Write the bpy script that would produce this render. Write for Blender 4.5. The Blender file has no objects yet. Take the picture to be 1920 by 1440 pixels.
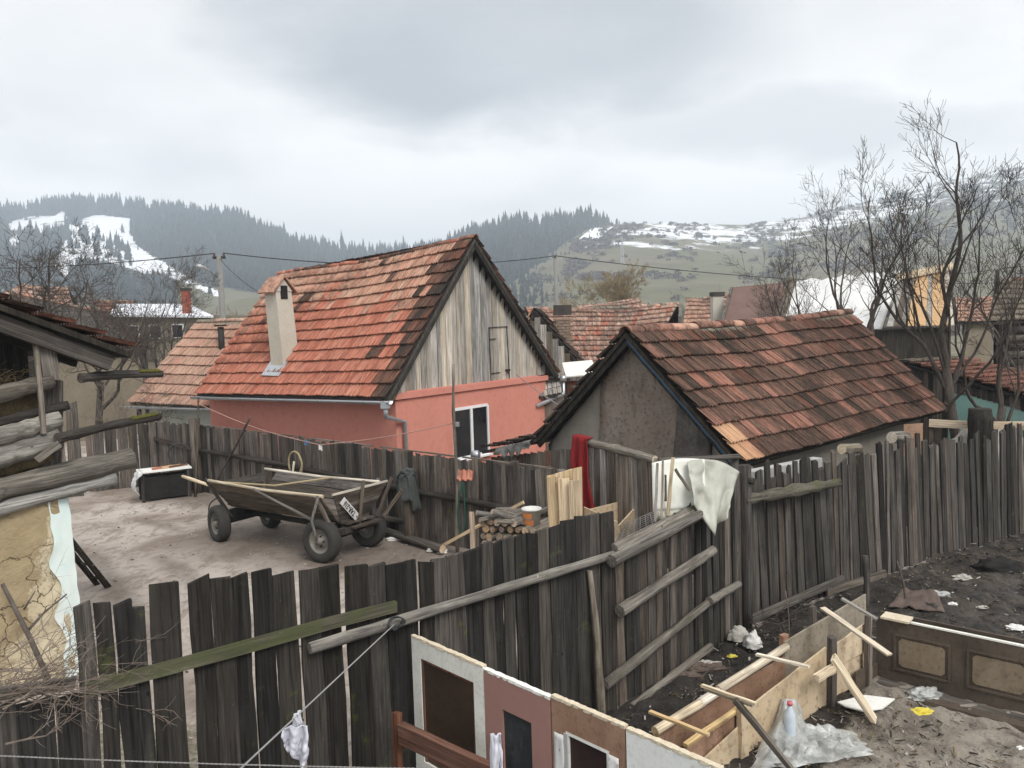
import bpy, math, random
import numpy as np
from mathutils import Vector, Matrix, noise as mnoise
rnd = random.Random(7)
S = bpy.context.scene
col = S.collection
V = Vector
# ------------------------------------------------------------------ camera
F, CAMH = 1520.0, 3.8
PITCH, ROLL = math.radians(4.5), math.radians(-1.7)
cd = bpy.data.cameras.new('camera'); cam = bpy.data.objects.new('camera', cd); col.objects.link(cam)
cam.location = (0, 0, CAMH)
CR = Matrix.Rotation(math.pi/2-PITCH, 3, 'X') @ Matrix.Rotation(ROLL, 3, 'Z')
cam.rotation_euler = CR.to_euler()
cd.sensor_width = 36; cd.lens = 36*F/1920; cd.clip_end = 8000; cd.clip_start = 0.05
S.camera = cam
S.render.resolution_x, S.render.resolution_y = 1024, 768
# ------------------------------------------------------------------ sky and sun
SUN_EL, SUN_AZ = math.radians(46), math.radians(150)      # soft light through thin cloud, from behind on the right
w = bpy.data.worlds.new('World'); S.world = w; w.use_nodes = True
nt = w.node_tree; N = nt.nodes; L = nt.links; N.clear()
def wn(t, **k):
    n = N.new(t)
    for a, b in k.items(): setattr(n, a, b)
    return n
def wmath(op, a, b=None, c=None, clamp=False):
    n = wn('ShaderNodeMath', operation=op); n.use_clamp = clamp
    for i, x in enumerate((a, b, c)):
        if x is None: continue
        if isinstance(x, (int, float)): n.inputs[i].default_value = x
        else: L.new(x, n.inputs[i])
    return n.outputs[0]
def wmap(x, a, b, c=0., d=1.):
    n = wn('ShaderNodeMapRange', interpolation_type='SMOOTHSTEP'); L.new(x, n.inputs[0])
    for i, q in enumerate((a, b, c, d)): n.inputs[i+1].default_value = q
    return n.outputs[0]
sky = wn('ShaderNodeTexSky', sky_type='NISHITA', sun_disc=False, sun_elevation=SUN_EL, sun_rotation=SUN_AZ)
tc = wn('ShaderNodeTexCoord'); sep = wn('ShaderNodeSeparateXYZ'); L.new(tc.outputs['Generated'], sep.inputs[0])
zz = wmath('MAXIMUM', sep.outputs[2], 0.0)
den = wmath('ADD', zz, 0.22)
cx = wmath('DIVIDE', sep.outputs[0], den); cy = wmath('DIVIDE', sep.outputs[1], den)
cmb = wn('ShaderNodeCombineXYZ'); L.new(cx, cmb.inputs[0]); L.new(cy, cmb.inputs[1])
def cloudnoise(scale, off, detail=6, rough=.55, dist=0.):
    mp = wn('ShaderNodeMapping'); mp.inputs[1].default_value = off; L.new(cmb.outputs[0], mp.inputs[0])
    n = wn('ShaderNodeTexNoise'); n.inputs['Scale'].default_value = scale; n.inputs['Detail'].default_value = detail
    n.inputs['Roughness'].default_value = rough; n.inputs['Distortion'].default_value = dist; L.new(mp.outputs[0], n.inputs[0]); return n.outputs[0]
n1 = cloudnoise(0.62, (3.1, 1.7, 0), 5, .5, .25)
n2 = cloudnoise(1.7, (-2.3, 5.2, 0), 6, .55, .2)
def blob(x0, y0, rx, ry, a, b):
    u = wmath('DIVIDE', wmath('SUBTRACT', wmath('ADD', cx, wmath('MULTIPLY', wmath('SUBTRACT', n2, .5), .5)), x0), rx); q = wmath('DIVIDE', wmath('SUBTRACT', wmath('ADD', cy, wmath('MULTIPLY', wmath('SUBTRACT', n3, .5), .6)), y0), ry)
    return wmap(wmath('SQRT', wmath('ADD', wmath('MULTIPLY', u, u), wmath('MULTIPLY', q, q))), a, b, 1., 0.)
n3 = cloudnoise(2.6, (7.3, -1.2, 0), 6, .55, .3)
deck = wmap(wmath('ADD', zz, wmath('ADD', wmath('MULTIPLY', wmath('SUBTRACT', n1, .5), .55), wmath('MULTIPLY', wmath('SUBTRACT', n2, .5), .22))), .13, .33)
body = wmap(wmath('ADD', wmath('MULTIPLY', n1, .6), wmath('MULTIPLY', n2, .4)), .30, .68)
base_ = wmath('MULTIPLY', deck, wmath('ADD', wmath('MULTIPLY', body, .40), .10))
bank = wmath('MAXIMUM', wmath('MULTIPLY', blob(.0, 1.74, .80, .62, .40, 1.15), wmath('ADD', .62, wmath('MULTIPLY', n2, .62))), wmath('MAXIMUM', wmath('MULTIPLY', blob(.75, 2.15, .75, .30, .3, 1.3), .55), wmath('MULTIPLY', blob(-1.25, 1.75, .35, .3, .4, 1.2), .5)))
dark = wmath('MAXIMUM', base_, bank)
ramp = wn('ShaderNodeMix', data_type='RGBA'); L.new(dark, ramp.inputs[0])
ramp.inputs[6].default_value = (6.5, 6.38, 6.22, 1); ramp.inputs[7].default_value = (2.5, 2.63, 2.76, 1)
mx = wn('ShaderNodeMix', data_type='RGBA'); mx.inputs[0].default_value = .94
L.new(sky.outputs[0], mx.inputs[6]); L.new(ramp.outputs[2], mx.inputs[7])
bg = wn('ShaderNodeBackground'); bg.inputs[1].default_value = 0.115; L.new(mx.outputs[2], bg.inputs[0])
wo = wn('ShaderNodeOutputWorld'); L.new(bg.outputs[0], wo.inputs[0])
sl = bpy.data.lights.new('sun', 'SUN'); sl.energy = 1.5; sl.angle = math.radians(25); sl.color = (1, .965, .92)
so = bpy.data.objects.new('sun', sl); col.objects.link(so)
sd = V((math.sin(SUN_AZ)*math.cos(SUN_EL), math.cos(SUN_AZ)*math.cos(SUN_EL), math.sin(SUN_EL)))
so.rotation_euler = sd.to_track_quat('Z', 'Y').to_euler(); so.location = (0, 0, 30)
vs = S.view_settings; vs.view_transform = 'Standard'; vs.look = 'None'; vs.exposure = 0.9; vs.gamma = 1
S.render.engine = 'CYCLES'
S.cycles.volume_bounces = 2; S.cycles.max_bounces = 6; S.cycles.transparent_max_bounces = 8
# ------------------------------------------------------------------ survey helpers: a sighted direction cut with a level or a distance
def ray(px, py): return CR @ V(((px-960)/F, -(py-720)/F, -1))
def az(px, py, z):
    d = ray(px, py); return V((0, 0, CAMH)) + d*((z-CAMH)/d.z)
def ay(px, py, y):
    d = ray(px, py); return V((0, 0, CAMH)) + d*(y/d.y)
CRT = np.array(CR.transposed())
def pjn(P):
    q = (np.asarray(P)-np.array([0, 0, CAMH])) @ CRT.T
    return 960+F*q[:, 0]/-q[:, 2], 720-F*q[:, 1]/-q[:, 2]
# ------------------------------------------------------------------ materials
MATS = {}
class MT:
    def __init__(s, name, rough=.85, metal=0., spec=.18):
        m = bpy.data.materials.new(name); m.use_nodes = True; s.m = m; s.nt = m.node_tree
        s.b = s.nt.nodes['Principled BSDF']; s.b.inputs['Roughness'].default_value = rough
        s.b.inputs['Metallic'].default_value = metal; s.b.inputs['Specular IOR Level'].default_value = spec
        s._tc = None; MATS[name] = m
    def n(s, t, **k):
        x = s.nt.nodes.new(t)
        for a, b in k.items(): setattr(x, a, b)
        return x
    def l(s, a, b): s.nt.links.new(a, b)
    def put(s, sock, x):
        if hasattr(x, 'is_output') or isinstance(x, bpy.types.NodeSocket): s.l(x, sock)
        elif isinstance(x, tuple) and len(x) == 3 and sock.type == 'RGBA': sock.default_value = (*x, 1)
        else: sock.default_value = x
    def tc(s, kind='Object', rand=True):
        t = s.n('ShaderNodeTexCoord').outputs[kind] if kind != 'Position' else s.n('ShaderNodeNewGeometry').outputs['Position']
        if rand:
            oi = s.n('ShaderNodeObjectInfo'); ge = s.n('ShaderNodeNewGeometry')
            a = s.n('ShaderNodeVectorMath', operation='SCALE'); a.inputs[0].default_value = (31, 17, 53); s.l(s.math('ADD', oi.outputs['Random'], ge.outputs['Random Per Island']), a.inputs['Scale'])
            b = s.n('ShaderNodeVectorMath', operation='ADD'); s.l(t, b.inputs[0]); s.l(a.outputs[0], b.inputs[1]); t = b.outputs[0]
        return t
    def noise(s, vec, scale, detail=4, rough=.6, sv=(1, 1, 1), dist=0.):
        mp = s.n('ShaderNodeMapping'); mp.inputs['Scale'].default_value = sv; s.l(vec, mp.inputs[0])
        x = s.n('ShaderNodeTexNoise'); x.inputs['Scale'].default_value = scale; x.inputs['Detail'].default_value = detail
        x.inputs['Roughness'].default_value = rough; x.inputs['Distortion'].default_value = dist; s.l(mp.outputs[0], x.inputs[0]); return x.outputs[0]
    def voro(s, vec, scale, sv=(1, 1, 1), feature='F1', out='Distance'):
        mp = s.n('ShaderNodeMapping'); mp.inputs['Scale'].default_value = sv; s.l(vec, mp.inputs[0])
        x = s.n('ShaderNodeTexVoronoi', feature=feature); x.inputs['Scale'].default_value = scale; s.l(mp.outputs[0], x.inputs[0]); return x.outputs[out]
    def rng(s, x, a, b, c=0., d=1.):
        n = s.n('ShaderNodeMapRange'); s.l(x, n.inputs[0])
        for i, q in enumerate((a, b, c, d)): n.inputs[i+1].default_value = q
        return n.outputs[0]
    def mix(s, f, a, b, mode='MIX'):
        n = s.n('ShaderNodeMix', data_type='RGBA', blend_type=mode); s.put(n.inputs[0], f); s.put(n.inputs[6], a); s.put(n.inputs[7], b); return n.outputs[2]
    def math(s, op, a, b=0.):
        n = s.n('ShaderNodeMath', operation=op); s.put(n.inputs[0], a); s.put(n.inputs[1], b); return n.outputs[0]
    def rand(s):
        oi = s.n('ShaderNodeObjectInfo'); ge = s.n('ShaderNodeNewGeometry')
        return s.math('FRACT', s.math('ADD', s.math('MULTIPLY', oi.outputs['Random'], 7.31), s.math('MULTIPLY', ge.outputs['Random Per Island'], 5.77)))
    def ramp(s, x, stops):
        n = s.n('ShaderNodeValToRGB'); s.l(x, n.inputs[0]); e = n.color_ramp.elements
        while len(e) < len(stops): e.new(.5)
        for i, (p, c) in enumerate(stops): e[i].position = p; e[i].color = (*c, 1)
        return n.outputs[0]
    def bump(s, h, strength=.4, dist=.01):
        n = s.n('ShaderNodeBump'); n.inputs['Strength'].default_value = strength; n.inputs['Distance'].default_value = dist
        s.l(h, n.inputs['Height']); s.l(n.outputs[0], s.b.inputs['Normal'])
    def attr(s, name): return s.n('ShaderNodeAttribute', attribute_name=name).outputs['Fac']
    def done(s, c): s.put(s.b.inputs['Base Color'], c); return s.m
def wood(name, c1, c2, stain, vary=.5, moss=0., stain_amt=.5, rough=.85, grain=1.):
    m = MT(name, rough, 0., .08); v = m.tc()
    g = m.noise(v, 60, 3, .6, (1, 1, .035)); b = m.noise(v, 9, 4, .6, (1, 1, .10)); p = m.noise(v, 2.2, 5, .65, (1.6, 1.6, .55))
    c = m.mix(m.rng(b, .3, .7), c1, c2)
    c = m.mix(m.rng(g, .42, .66, 0, .75*grain), c, tuple(x*.34 for x in c1)); g2 = m.noise(v, 24, 4, .65, (1, 1, .04)); c = m.mix(m.rng(g2, .52, .66, 0, .55*grain), c, tuple(min(1, x*1.5) for x in c2))
    c = m.mix(m.rng(p, .50, .72, 0, stain_amt), c, stain)
    kn = m.voro(v, 3.0, (1.5, 1.5, .9)); c = m.mix(m.rng(kn, .035, .06, .75, 0), c, tuple(x*.3 for x in c1))
    fl = m.noise(v, 30, 3, .7); c = m.mix(m.rng(fl, .66, .74, 0, .5), c, tuple(min(1, x*1.9+.01) for x in c2))
    if moss:
        q = m.noise(v, 5, 5, .7); c = m.mix(m.rng(q, .62-moss*.25, .78-moss*.2, 0, .85), c, (.075, .085, .022))
    r = m.rand()
    hs = m.n('ShaderNodeHueSaturation'); m.put(hs.inputs['Color'], c); m.l(m.rng(r, 0, 1, 1-vary*.6, 1+vary*.7), hs.inputs['Value'])
    m.l(m.rng(m.math('FRACT', m.math('MULTIPLY', r, 9.7)), 0, 1, .6, 1.15), hs.inputs['Saturation'])
    m.bump(m.math('ADD', m.math('MULTIPLY', g, .5), b), .55, .006)
    return m.done(hs.outputs[0])
wood('wood_dark', (.050, .043, .037), (.086, .076, .066), (.018, .016, .014), .6, .04, .7)
wood('wood_charcoal', (.030, .027, .024), (.047, .042, .037), (.014, .0125, .011), .5, .10, .7)
wood('wood_mid', (.092, .074, .061), (.165, .138, .117), (.030, .025, .022), .7, .03, .85)
wood('wood_grey', (.38, .325, .26), (.52, .465, .385), (.19, .155, .12), .55, 0, .6, .85, .75)
wood('wood_greybrown', (.12, .098, .077), (.20, .168, .136), (.045, .036, .03), .5, .08, .6)
wood('wood_silver', (.25, .23, .205), (.40, .375, .335), (.09, .08, .07), .45, .04, .65)
wood('wood_mossy', (.09, .08, .05), (.12, .11, .06), (.05, .05, .025), .3, .9, .5)
wood('wood_fresh', (.60, .42, .22), (.72, .54, .32), (.40, .24, .11), .25, 0, .35)
wood('wood_pale', (.58, .48, .34), (.72, .62, .48), (.36, .26, .16), .3, 0, .4)
wood('wood_redbrown', (.15, .06, .035), (.22, .10, .06), (.05, .025, .018), .3, 0, .6)
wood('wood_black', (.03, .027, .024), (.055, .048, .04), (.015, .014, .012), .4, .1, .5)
wood('log_pale', (.22, .205, .18), (.36, .34, .30), (.06, .054, .045), .3, .03, .8)
wood('cart_wood', (.105, .078, .054), (.16, .125, .09), (.04, .03, .022), .4, .06, .7)
wood('bark_log', (.13, .105, .082), (.30, .265, .215), (.05, .04, .034), .4, .1, .7)
wood('log_grey', (.15, .132, .11), (.27, .245, .21), (.045, .039, .033), .4, .05, .75)
wood('bark_moss', (.085, .075, .055), (.15, .135, .10), (.04, .036, .026), .3, .35, .7)
wood('firewood', (.42, .28, .17), (.55, .42, .30), (.14, .09, .06), .5, 0, .6)
def tile(name, cols, lichen_rib_shade, lich_col=(.035, .032, .027), grey=.25):
    m = MT(name, .9); v = m.tc(); po = m.tc('Position', False)
    r = m.rand(); c = m.ramp(r, [(i/(len(cols)-1), q) for i, q in enumerate(cols)])
    st = m.noise(v, 6.5, 3, .65, (1, .10, 1)); c = m.mix(m.rng(st, .46, .56, 0, .38+.5*lichen_rib_shade), c, tuple(x*.36+.004 for x in cols[0])); s3 = m.noise(v, 9.5, 2, .6, (1, .08, 1)); c = m.mix(m.rng(s3, .56, .66, 0, .45), c, tuple(min(1, x*1.35+.03) for x in cols[-1]))  # lengthwise dark and light streaks: rib and groove shading painted into the colour
    f = m.noise(v, 34, 4, .7); c = m.mix(m.rng(f, .5, .7, 0, grey), c, (.42, .36, .29))
    a = m.noise(po, 1.1, 6, .68); b = m.noise(v, 12, 5, .75, (1, .35, 1))
    lm = m.rng(m.math('ADD', m.math('MULTIPLY', a, .65), m.math('MULTIPLY', b, .45)), .72-lichen_rib_shade*.4, .86-lichen_rib_shade*.32)
    rr = m.math('MULTIPLY', lm, m.rng(m.math('FRACT', m.math('MULTIPLY', r, 13.3)), 0, 1, .35, 1.0))
    c = m.mix(rr, c, lich_col)
    m.bump(m.math('ADD', f, st), .35, .006); return m.done(c)
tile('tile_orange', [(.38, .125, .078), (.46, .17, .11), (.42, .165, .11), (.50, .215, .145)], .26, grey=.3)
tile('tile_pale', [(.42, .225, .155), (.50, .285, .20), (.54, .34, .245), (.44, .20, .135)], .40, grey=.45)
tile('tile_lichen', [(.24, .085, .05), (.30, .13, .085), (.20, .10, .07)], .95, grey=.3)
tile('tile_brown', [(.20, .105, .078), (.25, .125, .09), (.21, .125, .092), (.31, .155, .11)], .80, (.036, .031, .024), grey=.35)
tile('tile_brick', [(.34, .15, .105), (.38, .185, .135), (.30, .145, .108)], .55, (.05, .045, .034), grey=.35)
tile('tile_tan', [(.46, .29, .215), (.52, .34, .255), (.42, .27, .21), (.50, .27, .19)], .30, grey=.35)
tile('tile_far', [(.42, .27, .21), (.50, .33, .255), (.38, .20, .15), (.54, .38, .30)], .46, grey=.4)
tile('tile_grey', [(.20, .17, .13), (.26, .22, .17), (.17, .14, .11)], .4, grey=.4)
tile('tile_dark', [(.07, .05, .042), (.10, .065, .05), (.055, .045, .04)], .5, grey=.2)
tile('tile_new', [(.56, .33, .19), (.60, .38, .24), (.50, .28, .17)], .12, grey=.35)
def plaster(name, c1, c2, stain, sc=1.2, amt=.5, cracks=0., bump=.3, rough=.92):
    m = MT(name, rough); v = m.tc('Position', False)
    a = m.noise(v, sc, 6, .65); b = m.noise(v, sc*9, 5, .7)
    c = m.mix(m.rng(a, .35, .65), c1, c2); c = m.mix(m.rng(b, .52, .75, 0, amt), c, stain)
    s2 = m.noise(v, sc*2.2, 5, .65, (1, 1, .3)); c = m.mix(m.rng(s2, .55, .75, 0, amt*.6), c, stain)
    h = b
    if cracks:
        wv = m.n('ShaderNodeVectorMath', operation='ADD'); m.l(v, wv.inputs[0])
        nz = m.n('ShaderNodeTexNoise'); nz.inputs['Scale'].default_value = 3.; nz.inputs['Detail'].default_value = 5; m.l(v, nz.inputs[0])
        sc2 = m.n('ShaderNodeVectorMath', operation='SCALE'); sc2.inputs['Scale'].default_value = .55; m.l(nz.outputs['Color'], sc2.inputs[0]); m.l(sc2.outputs[0], wv.inputs[1])
        vo = m.voro(wv.outputs[0], 1.9, feature='DISTANCE_TO_EDGE'); gate = m.noise(v, 1.6, 3, .6)
        k = m.math('MULTIPLY', m.rng(vo, .006, .022, 1, 0), m.rng(gate, .42, .55))
        c = m.mix(m.math('MULTIPLY', k, cracks), c, tuple(x*.25 for x in stain)); h = m.math('SUBTRACT', b, m.math('MULTIPLY', k, 2.))
    m.bump(h, bump, .02); return m.done(c)
plaster('pink_wall', (.58, .235, .18), (.62, .26, .20), (.42, .16, .12), .8, .6, 0, .08)
plaster('adobe', (.43, .335, .20), (.50, .40, .255), (.33, .25, .145), 1.1, .45, .95, .5)
def adobe2():
    m = MT('adobe_wall', .95); v = m.tc('Position', False); a = m.noise(v, 1.3, 6, .65); b = m.noise(v, 12, 5, .7); f = m.noise(v, 4.5, 6, .7)
    c = m.mix(m.rng(a, .35, .65), (.34, .265, .155), (.42, .335, .21)); c = m.mix(m.rng(b, .5, .72, 0, .5), c, (.28, .21, .12))
    p = m.mix(m.rng(f, .35, .65), (.66, .58, .42), (.52, .43, .28)); p = m.mix(m.rng(b, .54, .7, 0, .7), p, (.27, .20, .115))
    k = m.rng(m.math('ADD', m.attr('pale'), m.math('MULTIPLY', m.math('SUBTRACT', f, .5), 1.5)), .46, .56); c = m.mix(k, c, p)
    wv = m.n('ShaderNodeVectorMath', operation='ADD'); m.l(v, wv.inputs[0]); nz = m.n('ShaderNodeTexNoise'); nz.inputs['Scale'].default_value = 2.6; nz.inputs['Detail'].default_value = 6; m.l(v, nz.inputs[0])
    s2 = m.n('ShaderNodeVectorMath', operation='SCALE'); s2.inputs['Scale'].default_value = .6; m.l(nz.outputs['Color'], s2.inputs[0]); m.l(s2.outputs[0], wv.inputs[1])
    k1 = m.rng(m.voro(wv.outputs[0], 2.3, feature='DISTANCE_TO_EDGE'), .004, .016, 1, 0); k2 = m.rng(m.voro(wv.outputs[0], 6., feature='DISTANCE_TO_EDGE'), .006, .03, 1, 0); g = m.rng(m.noise(v, 1.4, 3, .6), .42, .56)
    kk = m.math('MAXIMUM', m.math('MULTIPLY', k1, m.math('MULTIPLY', g, .85)), m.math('MULTIPLY', m.math('MULTIPLY', k2, m.rng(a, .45, .6)), m.math('MULTIPLY', k, .55))); c = m.mix(m.math('MULTIPLY', kk, .9), c, (.06, .042, .024))
    m.bump(m.math('SUBTRACT', m.math('ADD', b, m.math('MULTIPLY', f, .6)), m.math('MULTIPLY', kk, 2.)), .7, .03); m.done(c)
adobe2()
plaster('lime_white', (.74, .72, .62), (.66, .68, .62), (.50, .40, .26), 2.4, .6, .3, .4)
plaster('lime_teal', (.80, .84, .80), (.62, .80, .77), (.75, .73, .66), 1.5, .4, 0, .2)
plaster('loam', (.55, .45, .29), (.64, .55, .38), (.30, .23, .14), 3.0, .7, .8, .9)
plaster('grey_plaster', (.23, .21, .178), (.27, .248, .212), (.15, .13, .11), 1.0, .5, 0, .3)
plaster('stained_plaster', (.21, .155, .125), (.26, .22, .185), (.035, .031, .028), 2.0, .95, 0, .8)
plaster('sooty_plaster', (.075, .066, .06), (.17, .15, .135), (.03, .028, .026), 3.4, .95, 0, 1.)
plaster('chimney_plaster', (.50, .46, .38), (.56, .52, .45), (.33, .29, .235), 1.7, .5, 0, .25)
plaster('concrete', (.34, .34, .33), (.46, .46, .45), (.20, .20, .19), 2.5, .6, 0, .4)
plaster('mortar', (.16, .15, .115), (.235, .215, .165), (.085, .088, .05), 3., .7, 0, .9)
plaster('brick_old', (.26, .17, .12), (.36, .27, .21), (.11, .09, .075), 4., .8, 0, .8)
plaster('soot', (.05, .045, .04), (.09, .08, .07), (.03, .028, .026), 3., .6, 0, .5)
plaster('teal_wall', (.30, .52, .47), (.36, .57, .51), (.26, .42, .37), 1.1, .4, 0, .1)
plaster('pale_wall', (.62, .63, .55), (.52, .58, .54), (.38, .36, .29), 1.2, .5, 0, .15)
plaster('cream_wall', (.25, .215, .16), (.20, .17, .125), (.11, .09, .07), 1.1, .5, 0, .15)
plaster('white_paint', (.84, .84, .81), (.78, .78, .74), (.46, .40, .32), 2.6, .45, 0, .15, .6)
plaster('ply', (.50, .385, .25), (.60, .485, .34), (.13, .08, .045), 1.7, .8, 0, .15, .8)
plaster('ply_old', (.26, .22, .165), (.37, .325, .26), (.085, .065, .048), 2.2, .85, 0, .2, .85)
plaster('ply_red', (.27, .155, .10), (.37, .24, .165), (.085, .045, .03), 2.2, .85, 0, .2, .8)
plaster('raw_edge', (.60, .51, .37), (.68, .60, .46), (.32, .24, .15), 5., .6, 0, .4)
plaster('white_dirty', (.82, .81, .74), (.75, .74, .67), (.35, .31, .24), 3.6, .5, 0, .2, .7)
plaster('mauve_paint', (.33, .185, .155), (.36, .205, .17), (.28, .15, .125), 1.6, .4, 0, .1, .6)
plaster('brown_glass', (.085, .055, .036), (.05, .034, .025), (.03, .022, .018), 2., .7, 0, .1, .28)
plaster('dark_glass', (.03, .034, .037), (.055, .06, .06), (.12, .13, .13), 2., .45, 0, .05, .2)
plaster('maroon_dark', (.028, .016, .016), (.04, .024, .022), (.02, .014, .014), 2., .5, 0, .1, .5)
plaster('panel_brown', (.19, .145, .10), (.25, .20, .14), (.08, .06, .042), 2.4, .8, 0, .3, .75)
plaster('panel_dark', (.075, .058, .045), (.12, .095, .072), (.035, .028, .022), 2.4, .7, 0, .3, .8)
plaster('hay', (.20, .15, .08), (.12, .085, .045), (.05, .035, .02), 5., .8, 0, 1.0)
plaster('snow_roof', (.80, .82, .85), (.74, .77, .82), (.5, .5, .5), 1., .2, 0, .1, .7)
plaster('tarp_white', (.76, .76, .74), (.66, .66, .65), (.36, .35, .33), 1.6, .5, 0, .3, .7)
plaster('tarp_brown', (.15, .095, .08), (.18, .12, .10), (.08, .055, .05), 1.2, .5, 0, .2)
plaster('osb', (.50, .32, .17), (.56, .38, .22), (.34, .20, .10), 3., .6, 0, .2)
plaster('chimney_red', (.42, .10, .06), (.38, .12, .08), (.2, .07, .05), 3., .5, 0, .2)
plaster('stone_pale', (.42, .40, .36), (.5, .48, .43), (.2, .19, .17), 5., .6, 0, .5)
plaster('char', (.018, .017, .016), (.03, .028, .026), (.012, .012, .012), 4., .5, 0, .9)
plaster('paper', (.76, .75, .72), (.66, .65, .62), (.4, .37, .32), 6., .4, 0, .2)
plaster('cloth_dark', (.05, .056, .054), (.085, .09, .086), (.025, .027, .027), 4., .6, 0, .5)
plaster('cloth_grey', (.12, .118, .108), (.18, .175, .165), (.06, .056, .052), 3., .6, 0, .4)
plaster('rug', (.11, .082, .07), (.15, .115, .098), (.05, .04, .034), 3., .6, 0, .5)
plaster('enamel_yellow', (.62, .50, .06), (.66, .56, .12), (.4, .34, .1), 6., .4, 0, .1)
plaster('sheet_white', (.80, .80, .73), (.74, .75, .69), (.52, .51, .44), 2.2, .4, 0, .12, .6)
plaster('poly_grey', (.40, .40, .345), (.50, .50, .44), (.25, .245, .20), 1.5, .45, 0, .15, .5)
plaster('poly_white', (.50, .51, .50), (.64, .65, .64), (.34, .34, .32), 5., .6, 0, .2, .4)
def cloth(name, c):
    m = MT(name, .95); v = m.tc('Position', False); a = m.noise(v, 7, 4, .6, (1, 1, .4)); f = m.noise(v, 160, 2, .5)
    m.bump(f, .2, .003); return m.done(m.mix(m.rng(a, .3, .7), tuple(x*.75 for x in c), c))
cloth('cloth_red', (.235, .022, .024)); cloth('cloth_white', (.66, .66, .72)); cloth('rope', (.42, .34, .20)); cloth('hose_green', (.02, .075, .05))
cloth('line_pink', (.50, .30, .25)); cloth('line_blue', (.10, .2, .35)); cloth('cord_grey', (.34, .33, .32)); cloth('wire_dark', (.06, .06, .06)); cloth('wire_grey', (.30, .29, .28))
def plain(name, c, rough=.5, metal=0., spec=.4, nz=0.):
    m = MT(name, rough, metal, spec); v = m.tc('Position', False); a = m.noise(v, 9, 5, .65)
    m.l(m.rng(a, .3, .7, max(.05, rough-.12), min(1, rough+.12)), m.b.inputs['Roughness'])
    return m.done(m.mix(m.rng(a, .4, .7), c, tuple(x*(1-.35*max(nz, .3)) for x in c)))
plain('zinc', (.50, .52, .54), .42, .75); plain('zinc_dull', (.34, .36, .36), .55, .6); plain('tyre', (.045, .042, .038), .85, 0, .3); plain('rim', (.22, .205, .175), .6, .2)
plain('iron', (.05, .045, .04), .7, .5); plain('pvc_white', (.80, .80, .80), .35); plain('window_glass', (.012, .013, .016), .06, 0, .6); plain('plate_white', (.78, .78, .76), .5)
plain('ink', (.015, .015, .015), .6); plain('bucket_white', (.72, .71, .68), .45); plain('bucket_orange', (.62, .22, .07), .5); plain('bottle', (.55, .62, .68), .15); plain('bottle_cap', (.55, .12, .15), .4)
plain('blue_tarp', (.02, .05, .085), .6); plain('pole_concrete', (.22, .215, .20), .9); plain('lamp_head', (.6, .6, .6), .4); plain('insulator', (.10, .06, .05), .4); plain('red_metal', (.20, .06, .05), .6)
def bark(name, c, c2):
    m = MT(name, .92); v = m.tc('Position', False); a = m.noise(v, 14, 4, .65, (1, 1, .35)); m.bump(a, .5, .02); return m.done(m.mix(m.rng(a, .35, .65), c, c2))
bark('bark', (.045, .037, .031), (.10, .085, .072)); bark('bark_grey', (.085, .07, .06), (.14, .12, .105)); bark('twig_grey', (.19, .155, .125), (.28, .24, .20)); bark('willow', (.26, .20, .115), (.32, .25, .15)); bark('twig_pale', (.24, .195, .16), (.15, .118, .096))
def foliage(name, cs):
    m = MT(name, .95); r = m.rand(); v = m.tc('Position', False); a = m.noise(v, .35, 3, .6)
    c = m.ramp(r, [(i/(len(cs)-1), q) for i, q in enumerate(cs)]); return m.done(m.mix(m.rng(a, .35, .7, 0, .5), c, tuple(x*.5 for x in cs[0])))
foliage('conifer', [(.016, .027, .024), (.026, .038, .032), (.020, .033, .030)]); foliage('scrub', [(.14, .115, .105), (.18, .15, .135), (.125, .11, .10)]); foliage('scrub_warm', [(.13, .10, .08), (.17, .135, .10), (.11, .085, .075)])

m = MT('poly_film', .3, 0, .5); v = m.tc('Position', False); a = m.noise(v, 7, 5, .65); m.put(m.b.inputs['Alpha'], m.rng(a, .3, .7, .45, .9)); m.done(m.mix(m.rng(a, .4, .65), (.42, .43, .41), (.60, .61, .59)))
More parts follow.
